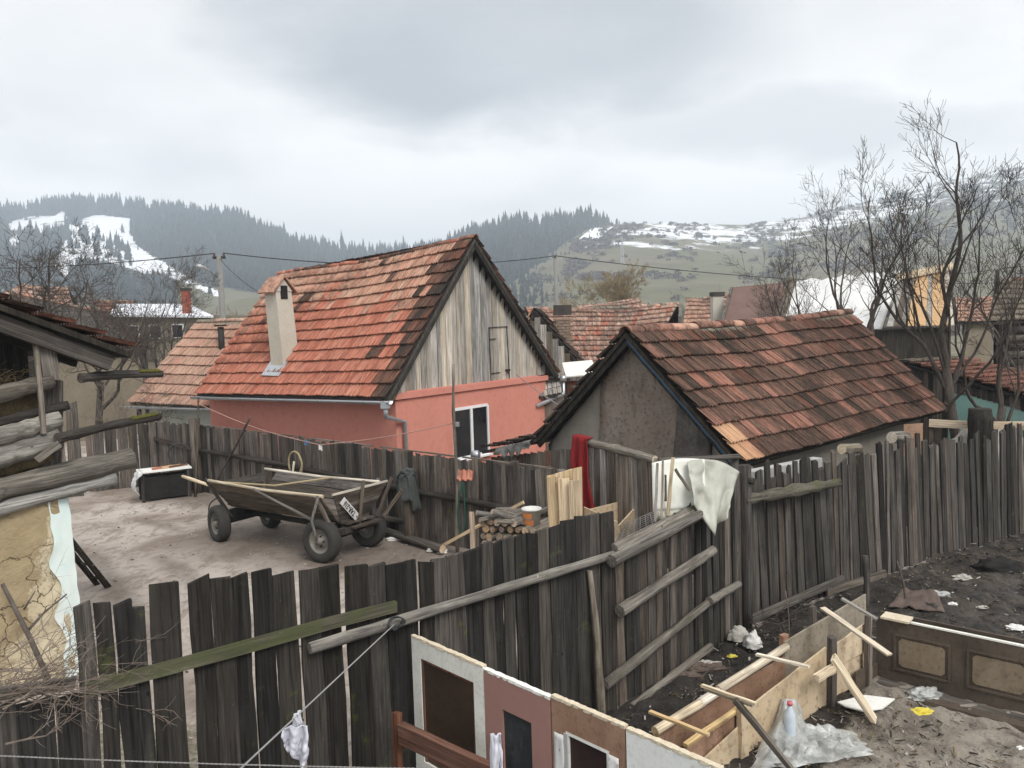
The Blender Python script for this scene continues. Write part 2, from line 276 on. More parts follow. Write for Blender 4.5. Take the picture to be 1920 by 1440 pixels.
# ------------------------------------------------------------------ geometry helpers
def tag(o, label=None, cat=None, group=None, kind=None):
    if label: o['label'] = label
    if cat: o['category'] = cat
    if group: o['group'] = group
    if kind: o['kind'] = kind
    return o
def thing(name, label, cat, loc=(0, 0, 0), group=None):
    o = bpy.data.objects.new(name, None); o.empty_display_size = .1; col.objects.link(o); o.location = loc
    return tag(o, label, cat, group)
def wloc(o):
    p = V(o.location)
    while o.parent: o = o.parent; p += o.location
    return p
class MB:
    def __init__(s): s.v = []; s.f = []; s.m = []
    def add(s, vs, fs, mi=0):
        k = len(s.v); s.v += [tuple(x) for x in vs]; s.f += [tuple(i+k for i in f) for f in fs]; s.m += [mi]*len(fs); return s
    def obox(s, p, a, b, c, mi=0):
        p, a, b, c = V(p), V(a), V(b), V(c)
        return s.add([p, p+a, p+a+b, p+b, p+c, p+a+c, p+a+b+c, p+b+c], [(0, 3, 2, 1), (4, 5, 6, 7), (0, 1, 5, 4), (1, 2, 6, 5), (2, 3, 7, 6), (3, 0, 4, 7)], mi)
    def box(s, c, size, mi=0):
        x, y, z = size; return s.obox(V(c)-V(size)/2, (x, 0, 0), (0, y, 0), (0, 0, z), mi)
    def bar(s, a, b, w, h, up=(0, 0, 1), mi=0):
        a, b = V(a), V(b); d = (b-a); sx = d.cross(V(up)).normalized()*w; u = sx.cross(d).normalized()*h
        return s.obox(a-sx/2-u/2, d, sx, u, mi)
    def tube(s, pts, rad, n=6, caps=True, mi=0):
        pts = [V(p) for p in pts]; k = len(pts)
        if not hasattr(rad, '__len__'): rad = [rad]*k
        vs = []; fs = []; ref = None
        for i, p in enumerate(pts):
            d = (pts[min(i+1, k-1)]-pts[max(i-1, 0)]).normalized()
            if ref is None: ref = d.orthogonal().normalized()
            ref = (ref-d*ref.dot(d)); ref = ref.normalized() if ref.length > 1e-6 else d.orthogonal().normalized()
            e = d.cross(ref)
            for j in range(n):
                t = 2*math.pi*j/n; vs.append(p+(ref*math.cos(t)+e*math.sin(t))*rad[i])
        for i in range(k-1):
            for j in range(n): fs.append((i*n+j, i*n+(j+1) % n, (i+1)*n+(j+1) % n, (i+1)*n+j))
        if caps: fs += [tuple(range(n-1, -1, -1)), tuple((k-1)*n+j for j in range(n))]
        return s.add(vs, fs, mi)
    def prism(s, poly, ext, mi=0):
        n = len(poly); e = V(ext); p = [V(q) for q in poly]
        return s.add(p+[q+e for q in p], [tuple(range(n-1, -1, -1)), tuple(range(n, 2*n))]+[(i, (i+1) % n, n+(i+1) % n, n+i) for i in range(n)], mi)
    def slab(s, quad, t, mi=0):                       # a quad thickened downwards along its normal
        q = [V(x) for x in quad]; nn = (q[1]-q[0]).cross(q[3]-q[0]).normalized()
        return s.prism(q, nn*-t, mi)
    def sheet(s, fn, nu, nv, thick=0.0, mi=0):        # fn(u,v) -> point, optionally two-sided with thickness
        g = [[V(fn(i/nu, j/nv)) for j in range(nv+1)] for i in range(nu+1)]
        vs = [p for r in g for p in r]; fs = [(i*(nv+1)+j, (i+1)*(nv+1)+j, (i+1)*(nv+1)+j+1, i*(nv+1)+j+1) for i in range(nu) for j in range(nv)]
        if thick:
            k = len(vs); nn = []
            for i in range(nu+1):
                for j in range(nv+1):
                    a = g[min(i+1, nu)][j]-g[max(i-1, 0)][j]; b = g[i][min(j+1, nv)]-g[i][max(j-1, 0)]; nn.append(a.cross(b).normalized())
            vs += [p-q*thick for p, q in zip(vs, nn)]
            fs += [tuple(x+k for x in reversed(f)) for f in fs[:]]
            ed = [i*(nv+1) for i in range(nu+1)]+[nu*(nv+1)+j for j in range(1, nv+1)]+[i*(nv+1)+nv for i in range(nu-1, -1, -1)]+[j for j in range(nv-1, 0, -1)]
            for a, b in zip(ed, ed[1:]+ed[:1]): fs.append((b, a, a+k, b+k))
        return s.add(vs, fs, mi)
    def build(s, name, mat, parent=None, smooth=False, origin=None):
        v = np.array(s.v, float)
        c = V((v.min(0)+v.max(0))/2) if origin is None else V(origin)
        if origin is None and parent is None: c.z = v[:, 2].min()
        me = bpy.data.meshes.new(name); me.from_pydata([tuple(p) for p in (v-np.array(c))], [], s.f)
        for q in (mat if isinstance(mat, (list, tuple)) else [mat]): me.materials.append(MATS[q])
        if any(s.m): me.polygons.foreach_set('material_index', s.m)
        if smooth: me.polygons.foreach_set('use_smooth', [True]*len(s.f))
        o = bpy.data.objects.new(name, me); col.objects.link(o); o.location = c
        if parent: o.parent = parent; o.location = c-wloc(parent)
        return o
def place(name, me, parent, M):
    o = bpy.data.objects.new(name, me); col.objects.link(o)
    if parent: o.parent = parent; M = Matrix.Translation(-wloc(parent)) @ M
    o.matrix_basis = M; return o
def frame(a, d, nrm):
    z = V(d).normalized(); y = V(nrm); y = (y-z*y.dot(z)); y = y.normalized() if y.length > 1e-5 else z.orthogonal().normalized(); x = y.cross(z)
    M = Matrix((x, y, z)).transposed().to_4x4(); M.translation = V(a); return M
def plank(name, a, b, w, t, nrm, mat, parent=None, ragged=.02, wob=.006, taper=0., slant=None, rings=4):
    a, b = V(a), V(b); Ln = (b-a).length; R = rnd.uniform; vs = []
    for i in range(rings+1):
        f = i/rings; ww = w/2*(1-taper*f)
        ox, oy = (R(-wob, wob), R(-wob, wob)) if 0 < i else (0, 0)
        for (sx, sy) in ((-1, -1), (1, -1), (1, 1), (-1, 1)):
            z = f*Ln
            if i == rings: z += (slant if slant is not None else 0)*sx+R(-ragged, ragged)*.5
            if i == 0: z += R(-ragged, ragged)*.3
            vs.append((sx*ww+ox+R(-wob, wob)*.6, sy*t/2+oy*.5, z))
    fs = [(3, 2, 1, 0)]+[(i*4+j, i*4+(j+1) % 4, (i+1)*4+(j+1) % 4, (i+1)*4+j) for i in range(rings) for j in range(4)]+[tuple(rings*4+j for j in range(4))]
    me = bpy.data.meshes.new(name); me.from_pydata(vs, [], fs); me.materials.append(MATS[mat])
    return place(name, me, parent, frame(a, b-a, nrm))
def log(name, pts, rad, mat, parent=None, n=9, wob=.12, endmat=None, sub=3):
    pts = [V(p) for p in pts]; P = []; Rr = []
    if not hasattr(rad, '__len__'): rad = [rad]*len(pts)
    for i in range(len(pts)-1):
        for k in range(sub): f = k/sub; P.append(pts[i].lerp(pts[i+1], f)); Rr.append(rad[i]*(1-f)+rad[i+1]*f)
    P.append(pts[-1]); Rr.append(rad[-1])
    M = frame(pts[0], pts[-1]-pts[0], V((.3, .2, 1))); Mi = M.inverted(); m = MB()
    m.tube([Mi @ p for p in P], [r*rnd.uniform(1-wob, 1+wob) for r in Rr], n)
    m.v = [(x+rnd.uniform(-wob, wob)*Rr[0]*.35, y+rnd.uniform(-wob, wob)*Rr[0]*.35, z) for x, y, z in m.v]
    if endmat: m.m[-1] = m.m[-2] = 1
    me = bpy.data.meshes.new(name); me.from_pydata(m.v, [], m.f); me.materials.append(MATS[mat])
    if endmat: me.materials.append(MATS[endmat])
    me.polygons.foreach_set('material_index', m.m); me.polygons.foreach_set('use_smooth', [len(f) == 4 for f in m.f])
    return place(name, me, parent, M)
def sag(a, b, drop, n=14):
    a, b = V(a), V(b); return [a.lerp(b, i/n)-V((0, 0, 4*drop*(i/n)*(1-i/n))) for i in range(n+1)]
def npmesh(name, v, f, mat, kind=None, smooth=False, parent=None, mi=None):
    me = bpy.data.meshes.new(name); v = np.asarray(v, np.float32); f = np.asarray(f, np.int32)
    me.vertices.add(len(v)); me.vertices.foreach_set('co', v.ravel()); k = f.shape[1]
    me.loops.add(f.size); me.loops.foreach_set('vertex_index', f.ravel()); me.polygons.add(len(f))
    me.polygons.foreach_set('loop_start', np.arange(0, f.size, k, dtype=np.int32)); me.polygons.foreach_set('loop_total', np.full(len(f), k, np.int32))
    for q in (mat if isinstance(mat, (list, tuple)) else [mat]): me.materials.append(MATS[q])
    if mi is not None: me.polygons.foreach_set('material_index', np.asarray(mi, np.int32))
    if smooth: me.polygons.foreach_set('use_smooth', np.ones(len(f), bool))
    me.update(); me.validate(); o = bpy.data.objects.new(name, me); col.objects.link(o)
    if parent: o.parent = parent; o.location = -wloc(parent)
    if kind: o['kind'] = kind
    return o
def setattr_pt(o, name, vals):
    a = o.data.attributes.new(name, 'FLOAT', 'POINT'); a.data.foreach_set('value', np.asarray(vals, np.float32))
NR = np.random.RandomState(3)
class VN:                                              # value noise on arrays
    def __init__(s, seed): s.t = np.random.RandomState(seed).rand(256, 256)
    def __call__(s, x, y):
        x = np.asarray(x, float); y = np.asarray(y, float); xi = np.floor(x).astype(int); yi = np.floor(y).astype(int); fx = x-xi; fy = y-yi
        fx = fx*fx*(3-2*fx); fy = fy*fy*(3-2*fy); t = s.t
        g = lambda a, b: t[a & 255, b & 255]
        return (g(xi, yi)*(1-fx)+g(xi+1, yi)*fx)*(1-fy)+(g(xi, yi+1)*(1-fx)+g(xi+1, yi+1)*fx)*fy
    def fbm(s, x, y, o=5, r=.5):
        a = 0; k = 1; q = 0
        for i in range(o): a = a+s(x*2**i+i*17.3, y*2**i+i*9.1)*k; q += k; k *= r
        return a/q
vn, vn2 = VN(1), VN(5)
def inpoly(x, y, poly):
    c = np.zeros(np.shape(x), bool); n = len(poly)
    for i in range(n):
        (x1, y1), (x2, y2) = poly[i], poly[(i+1) % n]
        if y1 == y2: continue
        k = ((y1 > y) != (y2 > y)) & (x < (x2-x1)*(y-y1)/(y2-y1)+x1); c ^= k
    return c
# ------------------------------------------------------------------ ground plan (metres; the camera stands at 0,0)
FF0, FF1 = V((-4.3, 3.62, 0)), V((1.02, 7.72, 0))      # front fence
MF1 = V((2.72, 9.55, 0))                               # end of the middle fence
RF = [V((2.72, 9.62, 0)), V((4.62, 10.91, 0)), V((6.5, 12.25, 0)), V((8.31, 13.3, 0)), V((11.6, 15.2, 0))]   # right fence
MUD = [(FF0.x, FF0.y), (FF1.x, FF1.y), (MF1.x, MF1.y)]+[(p.x, p.y) for p in RF[1:]]+[(40, 20), (40, -30), (-30, -30), (-30, 3)]
PEN = [(0.9, 4.3), (3.62, 8.05), (5.6, 6.5), (9, 3), (3, 1)]
# ------------------------------------------------------------------ ground: one sheet to the horizon
def axis(lo, hi, step, far, g=1.16):
    a = list(np.arange(lo, hi, step)); s = step; x = a[-1]
    while x < far: s *= g; x += s; a.append(x)
    s = step; x = lo; b = []
    while x > -far: s *= g; x -= s; b.append(x)
    return np.array(b[::-1]+a)
gx = axis(-13, 13, .07, 1700); gy = axis(1.5, 24, .07, 1700)
X, Y = np.meshgrid(gx, gy, indexing='ij'); xf, yf = X.ravel(), Y.ravel()
jx = xf+.25*(vn.fbm(xf*1.7, yf*1.7, 3)-.5); jy = yf+.25*(vn2.fbm(xf*1.7, yf*1.7, 3)-.5)
mud = inpoly(jx, jy, MUD).astype(float); pen = inpoly(jx, jy, PEN).astype(float)
near = np.clip((40-np.hypot(xf, yf-8))/15, 0, 1)
zg = near*((.05*(vn.fbm(xf*.6, yf*.6, 4)-.5)+.030*(vn2.fbm(xf*3.2, yf*3.2, 4)-.5))*(1-mud)+mud*(.12*(vn.fbm(xf*1.3, yf*1.3, 4)-.5)+.15*(vn2.fbm(xf*4.2, yf*4.2, 4, .65)-.5)))
grass = np.clip(1-np.hypot((xf+3.6)/1.6, (yf-6.9)/1.1), 0, 1)*(1-mud)+np.clip(1-np.abs(yf-20.5)/2, 0, 1)*.0
nx, ny = len(gx), len(gy); idx = np.arange(nx*ny).reshape(nx, ny)
fg = np.stack([idx[:-1, :-1].ravel(), idx[1:, :-1].ravel(), idx[1:, 1:].ravel(), idx[:-1, 1:].ravel()], 1)
m = MT('ground', .85, 0, .35); v = m.tc('Position', False)
a = m.noise(v, .45, 6, .6); b = m.noise(v, 5, 6, .7); c = m.noise(v, 38, 4, .7); d = m.noise(v, .9, 5, .6, dist=.6)
yd = m.mix(m.rng(a, .35, .66), (.54, .485, .435), (.40, .335, .285)); yd = m.mix(m.rng(d, .52, .66, 0, .8), yd, (.25, .195, .155)); t2 = m.noise(v, 2.4, 6, .72, (1.5, .6, 1), .8); yd = m.mix(m.rng(t2, .50, .62, 0, .7), yd, (.21, .168, .135)); yd = m.mix(m.rng(b, .52, .66, 0, .65), yd, (.19, .15, .122)); yd = m.mix(m.rng(c, .60, .72, 0, .5), yd, (.60, .56, .51)); yd = m.mix(m.math('MULTIPLY', m.attr('wet'), m.rng(t2, .25, .6, .95, .55)), yd, (.125, .095, .074))
gsc = m.noise(v, 16, 4, .7); yd = m.mix(m.math('MULTIPLY', m.rng(m.attr('grass'), .05, .6), m.rng(gsc, .42, .6)), yd, (.12, .125, .05))
mu = m.mix(m.rng(b, .35, .68), (.011, .010, .009), (.05, .042, .035)); mu = m.mix(m.rng(c, .58, .7, 0, .5), mu, (.15, .13, .108)); mu = m.mix(m.math('MULTIPLY', m.attr('dry'), m.rng(t2, .46, .62, 0, .8)), mu, (.115, .093, .072))
pn = m.mix(m.rng(a, .35, .65), (.36, .325, .275), (.25, .215, .175)); pn = m.mix(m.rng(t2, .48, .62, 0, .75), pn, (.12, .10, .083)); pn = m.mix(m.rng(b, .52, .66, 0, .75), pn, (.085, .07, .058)); pn = m.mix(m.rng(c, .58, .7, 0, .5), pn, (.42, .385, .335))
cc = m.mix(m.attr('mud'), yd, mu); cc = m.mix(m.attr('pen'), cc, pn)
far = m.mix(m.rng(a, .4, .6), (.14, .13, .075), (.18, .155, .10)); cc = m.mix(m.attr('far'), cc, far)
m.l(m.rng(a, .4, .62, .85, .45), m.b.inputs['Roughness']); m.bump(m.math('ADD', m.math('ADD', b, t2), m.math('MULTIPLY', c, .5)), .9, .04); m.done(cc)
o = npmesh('ground', np.stack([xf, yf, zg], 1), fg, 'ground', 'structure', True)
wet = np.zeros(len(xf))
for ax_, ay_, bx_, by_, rr in ((-5.4, 14.6, -1.5, 12.6, 1.3), (-2.5, 13.6, .8, 11.6, 1.4), (-8.7, 19.4, -1.9, 13.9, .7), (-.5, 11.5, 1.2, 8.2, .8), (-7.2, 13.6, -3.4, 8.0, .22), (-6.0, 13.4, -2.2, 8.6, .22), (-7.6, 16.2, -5.4, 14.2, .2), (-6.4, 17., -4.4, 15.0, .2)):
    tt = np.clip(((xf-ax_)*(bx_-ax_)+(yf-ay_)*(by_-ay_))/((bx_-ax_)**2+(by_-ay_)**2), 0, 1); k_ = .7 if rr < .3 else 1.; wet = np.maximum(wet, k_*np.clip(1.25-np.hypot(xf-ax_-tt*(bx_-ax_), yf-ay_-tt*(by_-ay_))/rr, 0, 1))
setattr_pt(o, 'wet', wet); setattr_pt(o, 'dry', np.clip((xf-4.6)/1.5, 0, 1)*np.clip((yf-6)/2, 0, 1)); setattr_pt(o, 'mud', mud); setattr_pt(o, 'pen', pen); setattr_pt(o, 'grass', grass); setattr_pt(o, 'far', np.clip((np.hypot(xf, yf)-30)/12, 0, 1))
# ------------------------------------------------------------------ hills
m = MT('hill', .95); v = m.tc('Position', False)
a = m.noise(v, .012, 6, .6); b = m.noise(v, .06, 6, .7); st = m.noise(v, .045, 5, .65, (.35, .35, 2.2))
g = m.mix(m.rng(a, .4, .62), (.125, .125, .062), (.165, .14, .092)); g = m.mix(m.rng(b, .48, .66, 0, .7), g, (.095, .08, .06))
g = m.mix(m.attr('forest'), g, (.025, .032, .026))
sn = m.math('ADD', m.attr('snow'), m.math('MULTIPLY', m.math('SUBTRACT', m.math('ADD', m.math('MULTIPLY', b, .55), m.math('MULTIPLY', st, .6)), .575), 2.6))
m.bump(b, .5, 1.); m.done(m.mix(m.rng(sn, .42, .58), g, (.80, .82, .85)))
SNOW = [[(930, 300), (1080, 255), (1470, 300), (1480, 480), (1550, 600), (1900, 860), (1890, 930), (1620, 920), (1400, 850), (1250, 790), (900, 760), (750, 940), (600, 830), (600, 760), (680, 660), (700, 600), (790, 480), (770, 360), (900, 390)],
        [(20, 410), (150, 320), (350, 270), (620, 265), (700, 210), (770, 250), (760, 360), (600, 400), (470, 465), (350, 430), (30, 430)],
        [(1750, 730), (1900, 830), (2300, 1060), (2500, 1130), (2450, 1180), (1850, 930)], [(200, 470), (270, 480), (280, 560), (170, 620), (60, 600), (80, 540)]]
SNOW = [[(x/6, 360+y/6) for x, y in p] for p in SNOW]
def hill(name, ridge, foot, nu, nv, rough, seed, back=260):
    rp = np.array([tuple(ay(px, py, d)) for px, py, d in ridge]); fp = np.array([tuple(az(px, 720, 0)*0+ay(px, 560, d)) for px, d in foot]); fp[:, 2] = -3
    t = np.linspace(0, 1, nu); tr = np.linspace(0, 1, len(rp)); tf = np.linspace(0, 1, len(fp))
    k = np.ones(9)/9
    def crv(p, tt):
        q = np.stack([np.interp(t, tt, p[:, i]) for i in range(3)], 1); e = np.pad(q, ((4, 4), (0, 0)), 'edge'); return np.stack([np.convolve(e[:, i], k, 'valid') for i in range(3)], 1)
    Rg, Fg = crv(rp, tr), crv(fp, tf)
    vv = np.linspace(0, 1, nv); P = np.zeros((nu, nv+12, 3)); nz = VN(seed)
    for j, s in enumerate(vv):
        q = Fg*(1-s)+Rg*s; q[:, 2] = Fg[:, 2]+(Rg[:, 2]-Fg[:, 2])*(s**1.25*(1-.15*s)+.15*s*s*s)
        q[:, 2] += rough*math.sin(math.pi*s)**.7*(nz.fbm(q[:, 0]*.012, q[:, 1]*.012, 4)-.5)*2; P[:, j] = q
    dirb = Rg-Fg; dirb[:, 2] = 0; dirb /= np.linalg.norm(dirb, axis=1)[:, None]
    for j in range(12):
        s = (j+1)/12; q = Rg+dirb*back*s; q[:, 2] = Rg[:, 2]*(1-s*s)-8*s; P[:, nv+j] = q
    n2 = nv+12; ix = np.arange(nu*n2).reshape(nu, n2)
    f = np.stack([ix[:-1, :-1].ravel(), ix[1:, :-1].ravel(), ix[1:, 1:].ravel(), ix[:-1, 1:].ravel()], 1)
    o = npmesh(name, P.reshape(-1, 3), f, 'hill', 'structure', True); return o, P
RA = [(-420, 400, 1020), (-200, 405, 1020), (0, 402, 1000), (60, 400, 1000), (110, 388, 1000), (200, 386, 1000), (330, 396, 980), (430, 414, 960), (480, 430, 960), (560, 458, 960), (650, 470, 980), (760, 474, 1000), (870, 462, 1050), (1000, 455, 1100), (1150, 470, 1150)]
oA, PA = hill('wooded_hill', RA, [(-420, 260), (0, 260), (400, 280), (800, 330), (1150, 360)], 340, 150, 7, 11)
RC = [(640, 520, 700), (760, 492, 760), (850, 462, 800), (900, 440, 810), (960, 424, 810), (1040, 420, 800), (1115, 416, 790), (1180, 450, 800), (1300, 480, 830)]
oC, PC = hill('spruce_hill', RC, [(700, 330), (900, 330), (1300, 380)], 160, 70, 5, 23)
RB = [(880, 596, 300), (930, 556, 400), (960, 530, 480), (1020, 484, 560), (1060, 455, 620), (1100, 430, 680), (1140, 421, 700), (1250, 418, 720), (1400, 422, 760), (1480, 412, 800), (1560, 394, 830), (1650, 374, 860), (1750, 348, 880), (1840, 327, 900), (1920, 314, 920), (2100, 292, 950), (2400, 280, 950)]
oB, PB = hill('bare_hill', RB, [(880, 190), (1100, 190), (1500, 190), (1900, 190), (2400, 190)], 360, 150, 6, 31)
oD, PD = hill('low_rise', [(330, 590, 330), (400, 578, 340), (450, 560, 350), (500, 556, 350), (600, 570, 340), (720, 590, 330)], [(330, 190), (720, 190)], 80, 40, 2, 41, 120)
def cover(o, P, which):
    p = P.reshape(-1, 3); px, py = pjn(p); snow = np.zeros(len(p)); fo = np.zeros(len(p))
    if which == 'A':
        for q in SNOW: snow = np.maximum(snow, inpoly(px, py, q)*1.)
        grassz = inpoly(px, py, [(330, 530), (420, 540), (560, 560), (700, 640), (330, 640)])
        fo = ((1-snow) > .5)*(~grassz)*1.; snow = snow*.74
        fo[P.shape[1]*0:] = fo
    elif which == 'C': fo[:] = 1.
    elif which == 'B':
        ry = np.interp(px, [r[0] for r in RB], [r[1] for r in RB]); dep = py-ry
        snow = np.clip(.62-np.abs(dep-18)/95, 0, .56)*np.clip((px-1040)/80, 0, 1); snow = np.maximum(snow, (inpoly(px, py, [(1072, 458), (1110, 428), (1160, 424), (1150, 434)]))*.9)
        fo = np.zeros(len(p))
    setattr_pt(o, 'snow', snow); setattr_pt(o, 'forest', fo); return px, py, snow, fo
for o, P, wch in ((oA, PA, 'A'), (oC, PC, 'C'), (oB, PB, 'B'), (oD, PD, 'D')): cover(o, P, wch)
# conifers: one low cone-stack prototype repeated into one mesh per wood
def conifer_proto(seed, tiers=6, n=8, wr=.19):
    R = random.Random(seed); v = []; f = []
    for k in range(tiers):
        z0 = .10+.80*k/tiers; z1 = z0+.34*(1-.45*k/tiers); r0 = wr*(1-k/tiers)**.85*R.uniform(.9, 1.1)+.012; b = len(v)
        for j in range(n):
            t = 2*math.pi*(j+R.random()*.5)/n; q = r0*R.uniform(.55, 1.2); v.append((q*math.cos(t), q*math.sin(t), z0+R.uniform(-.05, .03)))
        v.append((0, 0, min(1, z1))); f += [(b+j, b+(j+1) % n, b+n) for j in range(n)]
    return np.array(v), np.array(f)
def clump_proto(seed, n=26, flat=.75):
    R = random.Random(seed); v = []; f = []
    for k in range(n):
        t = R.uniform(0, 6.283); e = R.uniform(-.1, 1.45); r = R.uniform(.25, 1.); c = V((r*math.cos(t)*math.cos(e), r*math.sin(t)*math.cos(e), flat*r*math.sin(e)+.25))
        q = V((R.gauss(0, 1), R.gauss(0, 1), R.gauss(0, 1))).normalized()*.33; s = V((R.gauss(0, 1), R.gauss(0, 1), R.gauss(0, 1))).normalized()*.33; b = len(v); v += [c+q, c+s, c-q*.6-s*.6]; f.append((b, b+1, b+2))
    return np.array([tuple(x) for x in v]), np.array(f)
def scatter(name, protos, pts, hs, ws, mat, kind='stuff', label=None, cat=None):
    vs = []; fs = []; k = 0
    for i, (p, h, q) in enumerate(zip(pts, hs, ws)):
        v, f = protos[i % len(protos)]; t = NR.rand()*6.28; c, s = math.cos(t), math.sin(t)
        x = np.stack([(v[:, 0]*c-v[:, 1]*s)*q+p[0], (v[:, 0]*s+v[:, 1]*c)*q+p[1], v[:, 2]*h+p[2]], 1); vs.append(x); fs.append(f+k); k += len(v)
    o = npmesh(name, np.concatenate(vs), np.concatenate(fs), mat, kind); return tag(o, label, cat)
CON = [conifer_proto(i) for i in range(6)]; CLU = [clump_proto(i) for i in range(6)]
def sample(P, n, keep, nvlim=None, vpow=1.):
    nu, nv = P.shape[0]-1, P.shape[1]-1; nv = nv if nvlim is None else nvlim
    u = NR.rand(n)*nu; w_ = NR.rand(n)**vpow*nv; i = u.astype(int); j = w_.astype(int); a = (u-i)[:, None]; b = (w_-j)[:, None]
    q = (P[i, j]*(1-a)+P[i+1, j]*a)*(1-b)+(P[i, j+1]*(1-a)+P[i+1, j+1]*a)*b; px, py = pjn(q); return q[keep(px, py)]
def keepA(px, py):
    s = np.zeros(len(px), bool)
    for q in SNOW: s |= inpoly(px, py, q)
    bare = inpoly(px, py, [(330, 530), (420, 540), (560, 560), (700, 640), (330, 640)])
    row = inpoly(px, py, [(150, 436), (250, 470), (240, 486), (145, 452)]) | inpoly(px, py, [(130, 455), (160, 470), (160, 478), (130, 478)]) | inpoly(px, py, [(180, 470), (260, 492), (250, 500), (175, 480)])
    s2 = np.zeros(len(px), bool)
    for dy in (4, 9, 14):
        for q in SNOW: s2 |= inpoly(px, py-dy, q)
    k = (~s & ~bare & (~s2 | (NR.rand(len(px)) < .05))) | (row & (NR.rand(len(px)) < .5)) | (s & (NR.rand(len(px)) < .012)); return k & (px > -300) & (px < 1120)
q = sample(PA, 15000, keepA, 153); h = (5+14*NR.rand(len(q))**.8)*(.75+.5*vn.fbm(q[:, 0]*.01, q[:, 1]*.01, 3))*np.clip(np.hypot(q[:, 0], q[:, 1])/950, .3, 1.05)**1.2; scatter('far_wood', CON, q-[0, 0, .6], h, h*NR.uniform(.75, 1.15, len(q)), 'conifer', label='blue-green conifer wood over the long snowy hill', cat='wood')
q = sample(PC, 2600, lambda px, py: (px > 640), 72); h = NR.uniform(13, 20, len(q)); scatter('spruce_wood', CON, q-[0, 0, .6], h, h*NR.uniform(.8, 1.2, len(q)), 'conifer', label='dark spruce wood on the middle hill beside the bare slope', cat='wood')
def keepB(px, py):
    ry = np.interp(px, [r[0] for r in RB], [r[1] for r in RB]); d = py-ry; c = vn.fbm(px*.022, py*.05, 3); band = (d > -6) & (d < 70) & (c > .52) & (px > 1060); right = (px > 1560) & (d < 120) & (c > .45); lowb = (vn2.fbm(px*.02, py*.05, 3) > .66) & (d < 110); return (band | right | lowb | (NR.rand(len(px)) < .02))
q = sample(PB, 8000, keepB, 151, .8); h = NR.uniform(1.2, 3.0, len(q)); scatter('hill_scrub', CLU, q-[0, 0, .3], h, h*NR.uniform(1.0, 1.7, len(q)), 'scrub', label='leafless brown scrub scattered over the bare snowy slope', cat='scrub')
def keepR(px, py):
    ry = np.interp(px, [r[0] for r in RB], [r[1] for r in RB]); return (px > 1640) & (py-ry < 90) & (vn2.fbm(px*.018, py*.03, 3) > .52)
q = sample(PB, 1800, keepR, 151); h = NR.uniform(7, 12, len(q)); scatter('slope_pines', CON, q-[0, 0, .5], h, h*NR.uniform(1., 1.5, len(q)), 'conifer', label='dark pine patches high on the right-hand slope', cat='wood')
# wood along the foot of the hills, behind the village
pts = []; hh = []
for i in range(900):
    d = NR.uniform(110, 230); px = NR.uniform(-200, 2100)
    if 430 < px < 560 or (960 < px < 1420 and NR.rand() < .8): continue
    p = ay(px, 600, d); pts.append((p.x, p.y, -.2)); hh.append(NR.uniform(2., 5.2))
hh = np.array(hh); scatter('valley_scrub', CLU, np.array(pts), hh, hh*NR.uniform(.9, 1.5, len(hh)), 'scrub_warm', label='brown leafless scrub along the foot of the hills', cat='scrub')
# ridge trees that stand out one by one
def ridge_tree(px, py, d, h, wr, label):
    b = ay(px, py, d); b.z -= .6
    t = thing('spruce_tree', label, 'tree', b, 'single trees on the far ridge'); v, f = conifer_proto(int(px), 8, 9, .2)
    m = MB(); m.add([(b.x+x*h*wr, b.y+y*h*wr, b.z+z*h) for x, y, z in v], [tuple(int(i) for i in q) for q in f]); m.build('crown', 'conifer', t)
    MB().tube([b, b+V((0, 0, h*.3))], [h*.018, h*.012], 5).build('trunk', 'bark', t)
for a in ((533, 440, 960, 17, .8, 'tallest lone spruce on the ridge above the red house chimney'), (641, 462, 985, 22, .7, 'slender spruce standing on the ridge saddle above the tiled ridge'), (757, 468, 1000, 19, .7, 'narrow spruce near the middle of the far saddle'),
          (1108, 416, 780, 19, .9, 'last tall spruce at the right end of the dark spruce wood'), (866, 455, 800, 16, .8, 'spruce at the left edge of the dark spruce wood'), (70, 398, 1000, 20, 1.0, 'dark tree at the left end of the snowy ridge crest')): ridge_tree(*a)
# lattice mast on the bare slope
b = ay(1167, 492, 430); t = thing('lattice_mast', 'thin pale lattice mast standing on the bare slope', 'mast', b); h = 13.5
for sx in (-1, 1):
    for sy in (-1, 1): MB().tube([b+V((sx*.9, sy*.9, -1)), b+V((sx*.18, sy*.18, h))], .10, 4).build('leg', 'zinc', t)
m = MB()
for i in range(10):
    f, g = i/10, (i+1)/10; r0, r1 = .9-.72*f, .9-.72*g
    for s in (1, -1): m.tube([b+V((-s*r0, -r0, h*f)), b+V((s*r1, -r1, h*g))], .05, 3); m.tube([b+V((-s*r0, r0, h*f)), b+V((s*r1, r1, h*g))], .05, 3)
m.build('bracing', 'zinc', t)
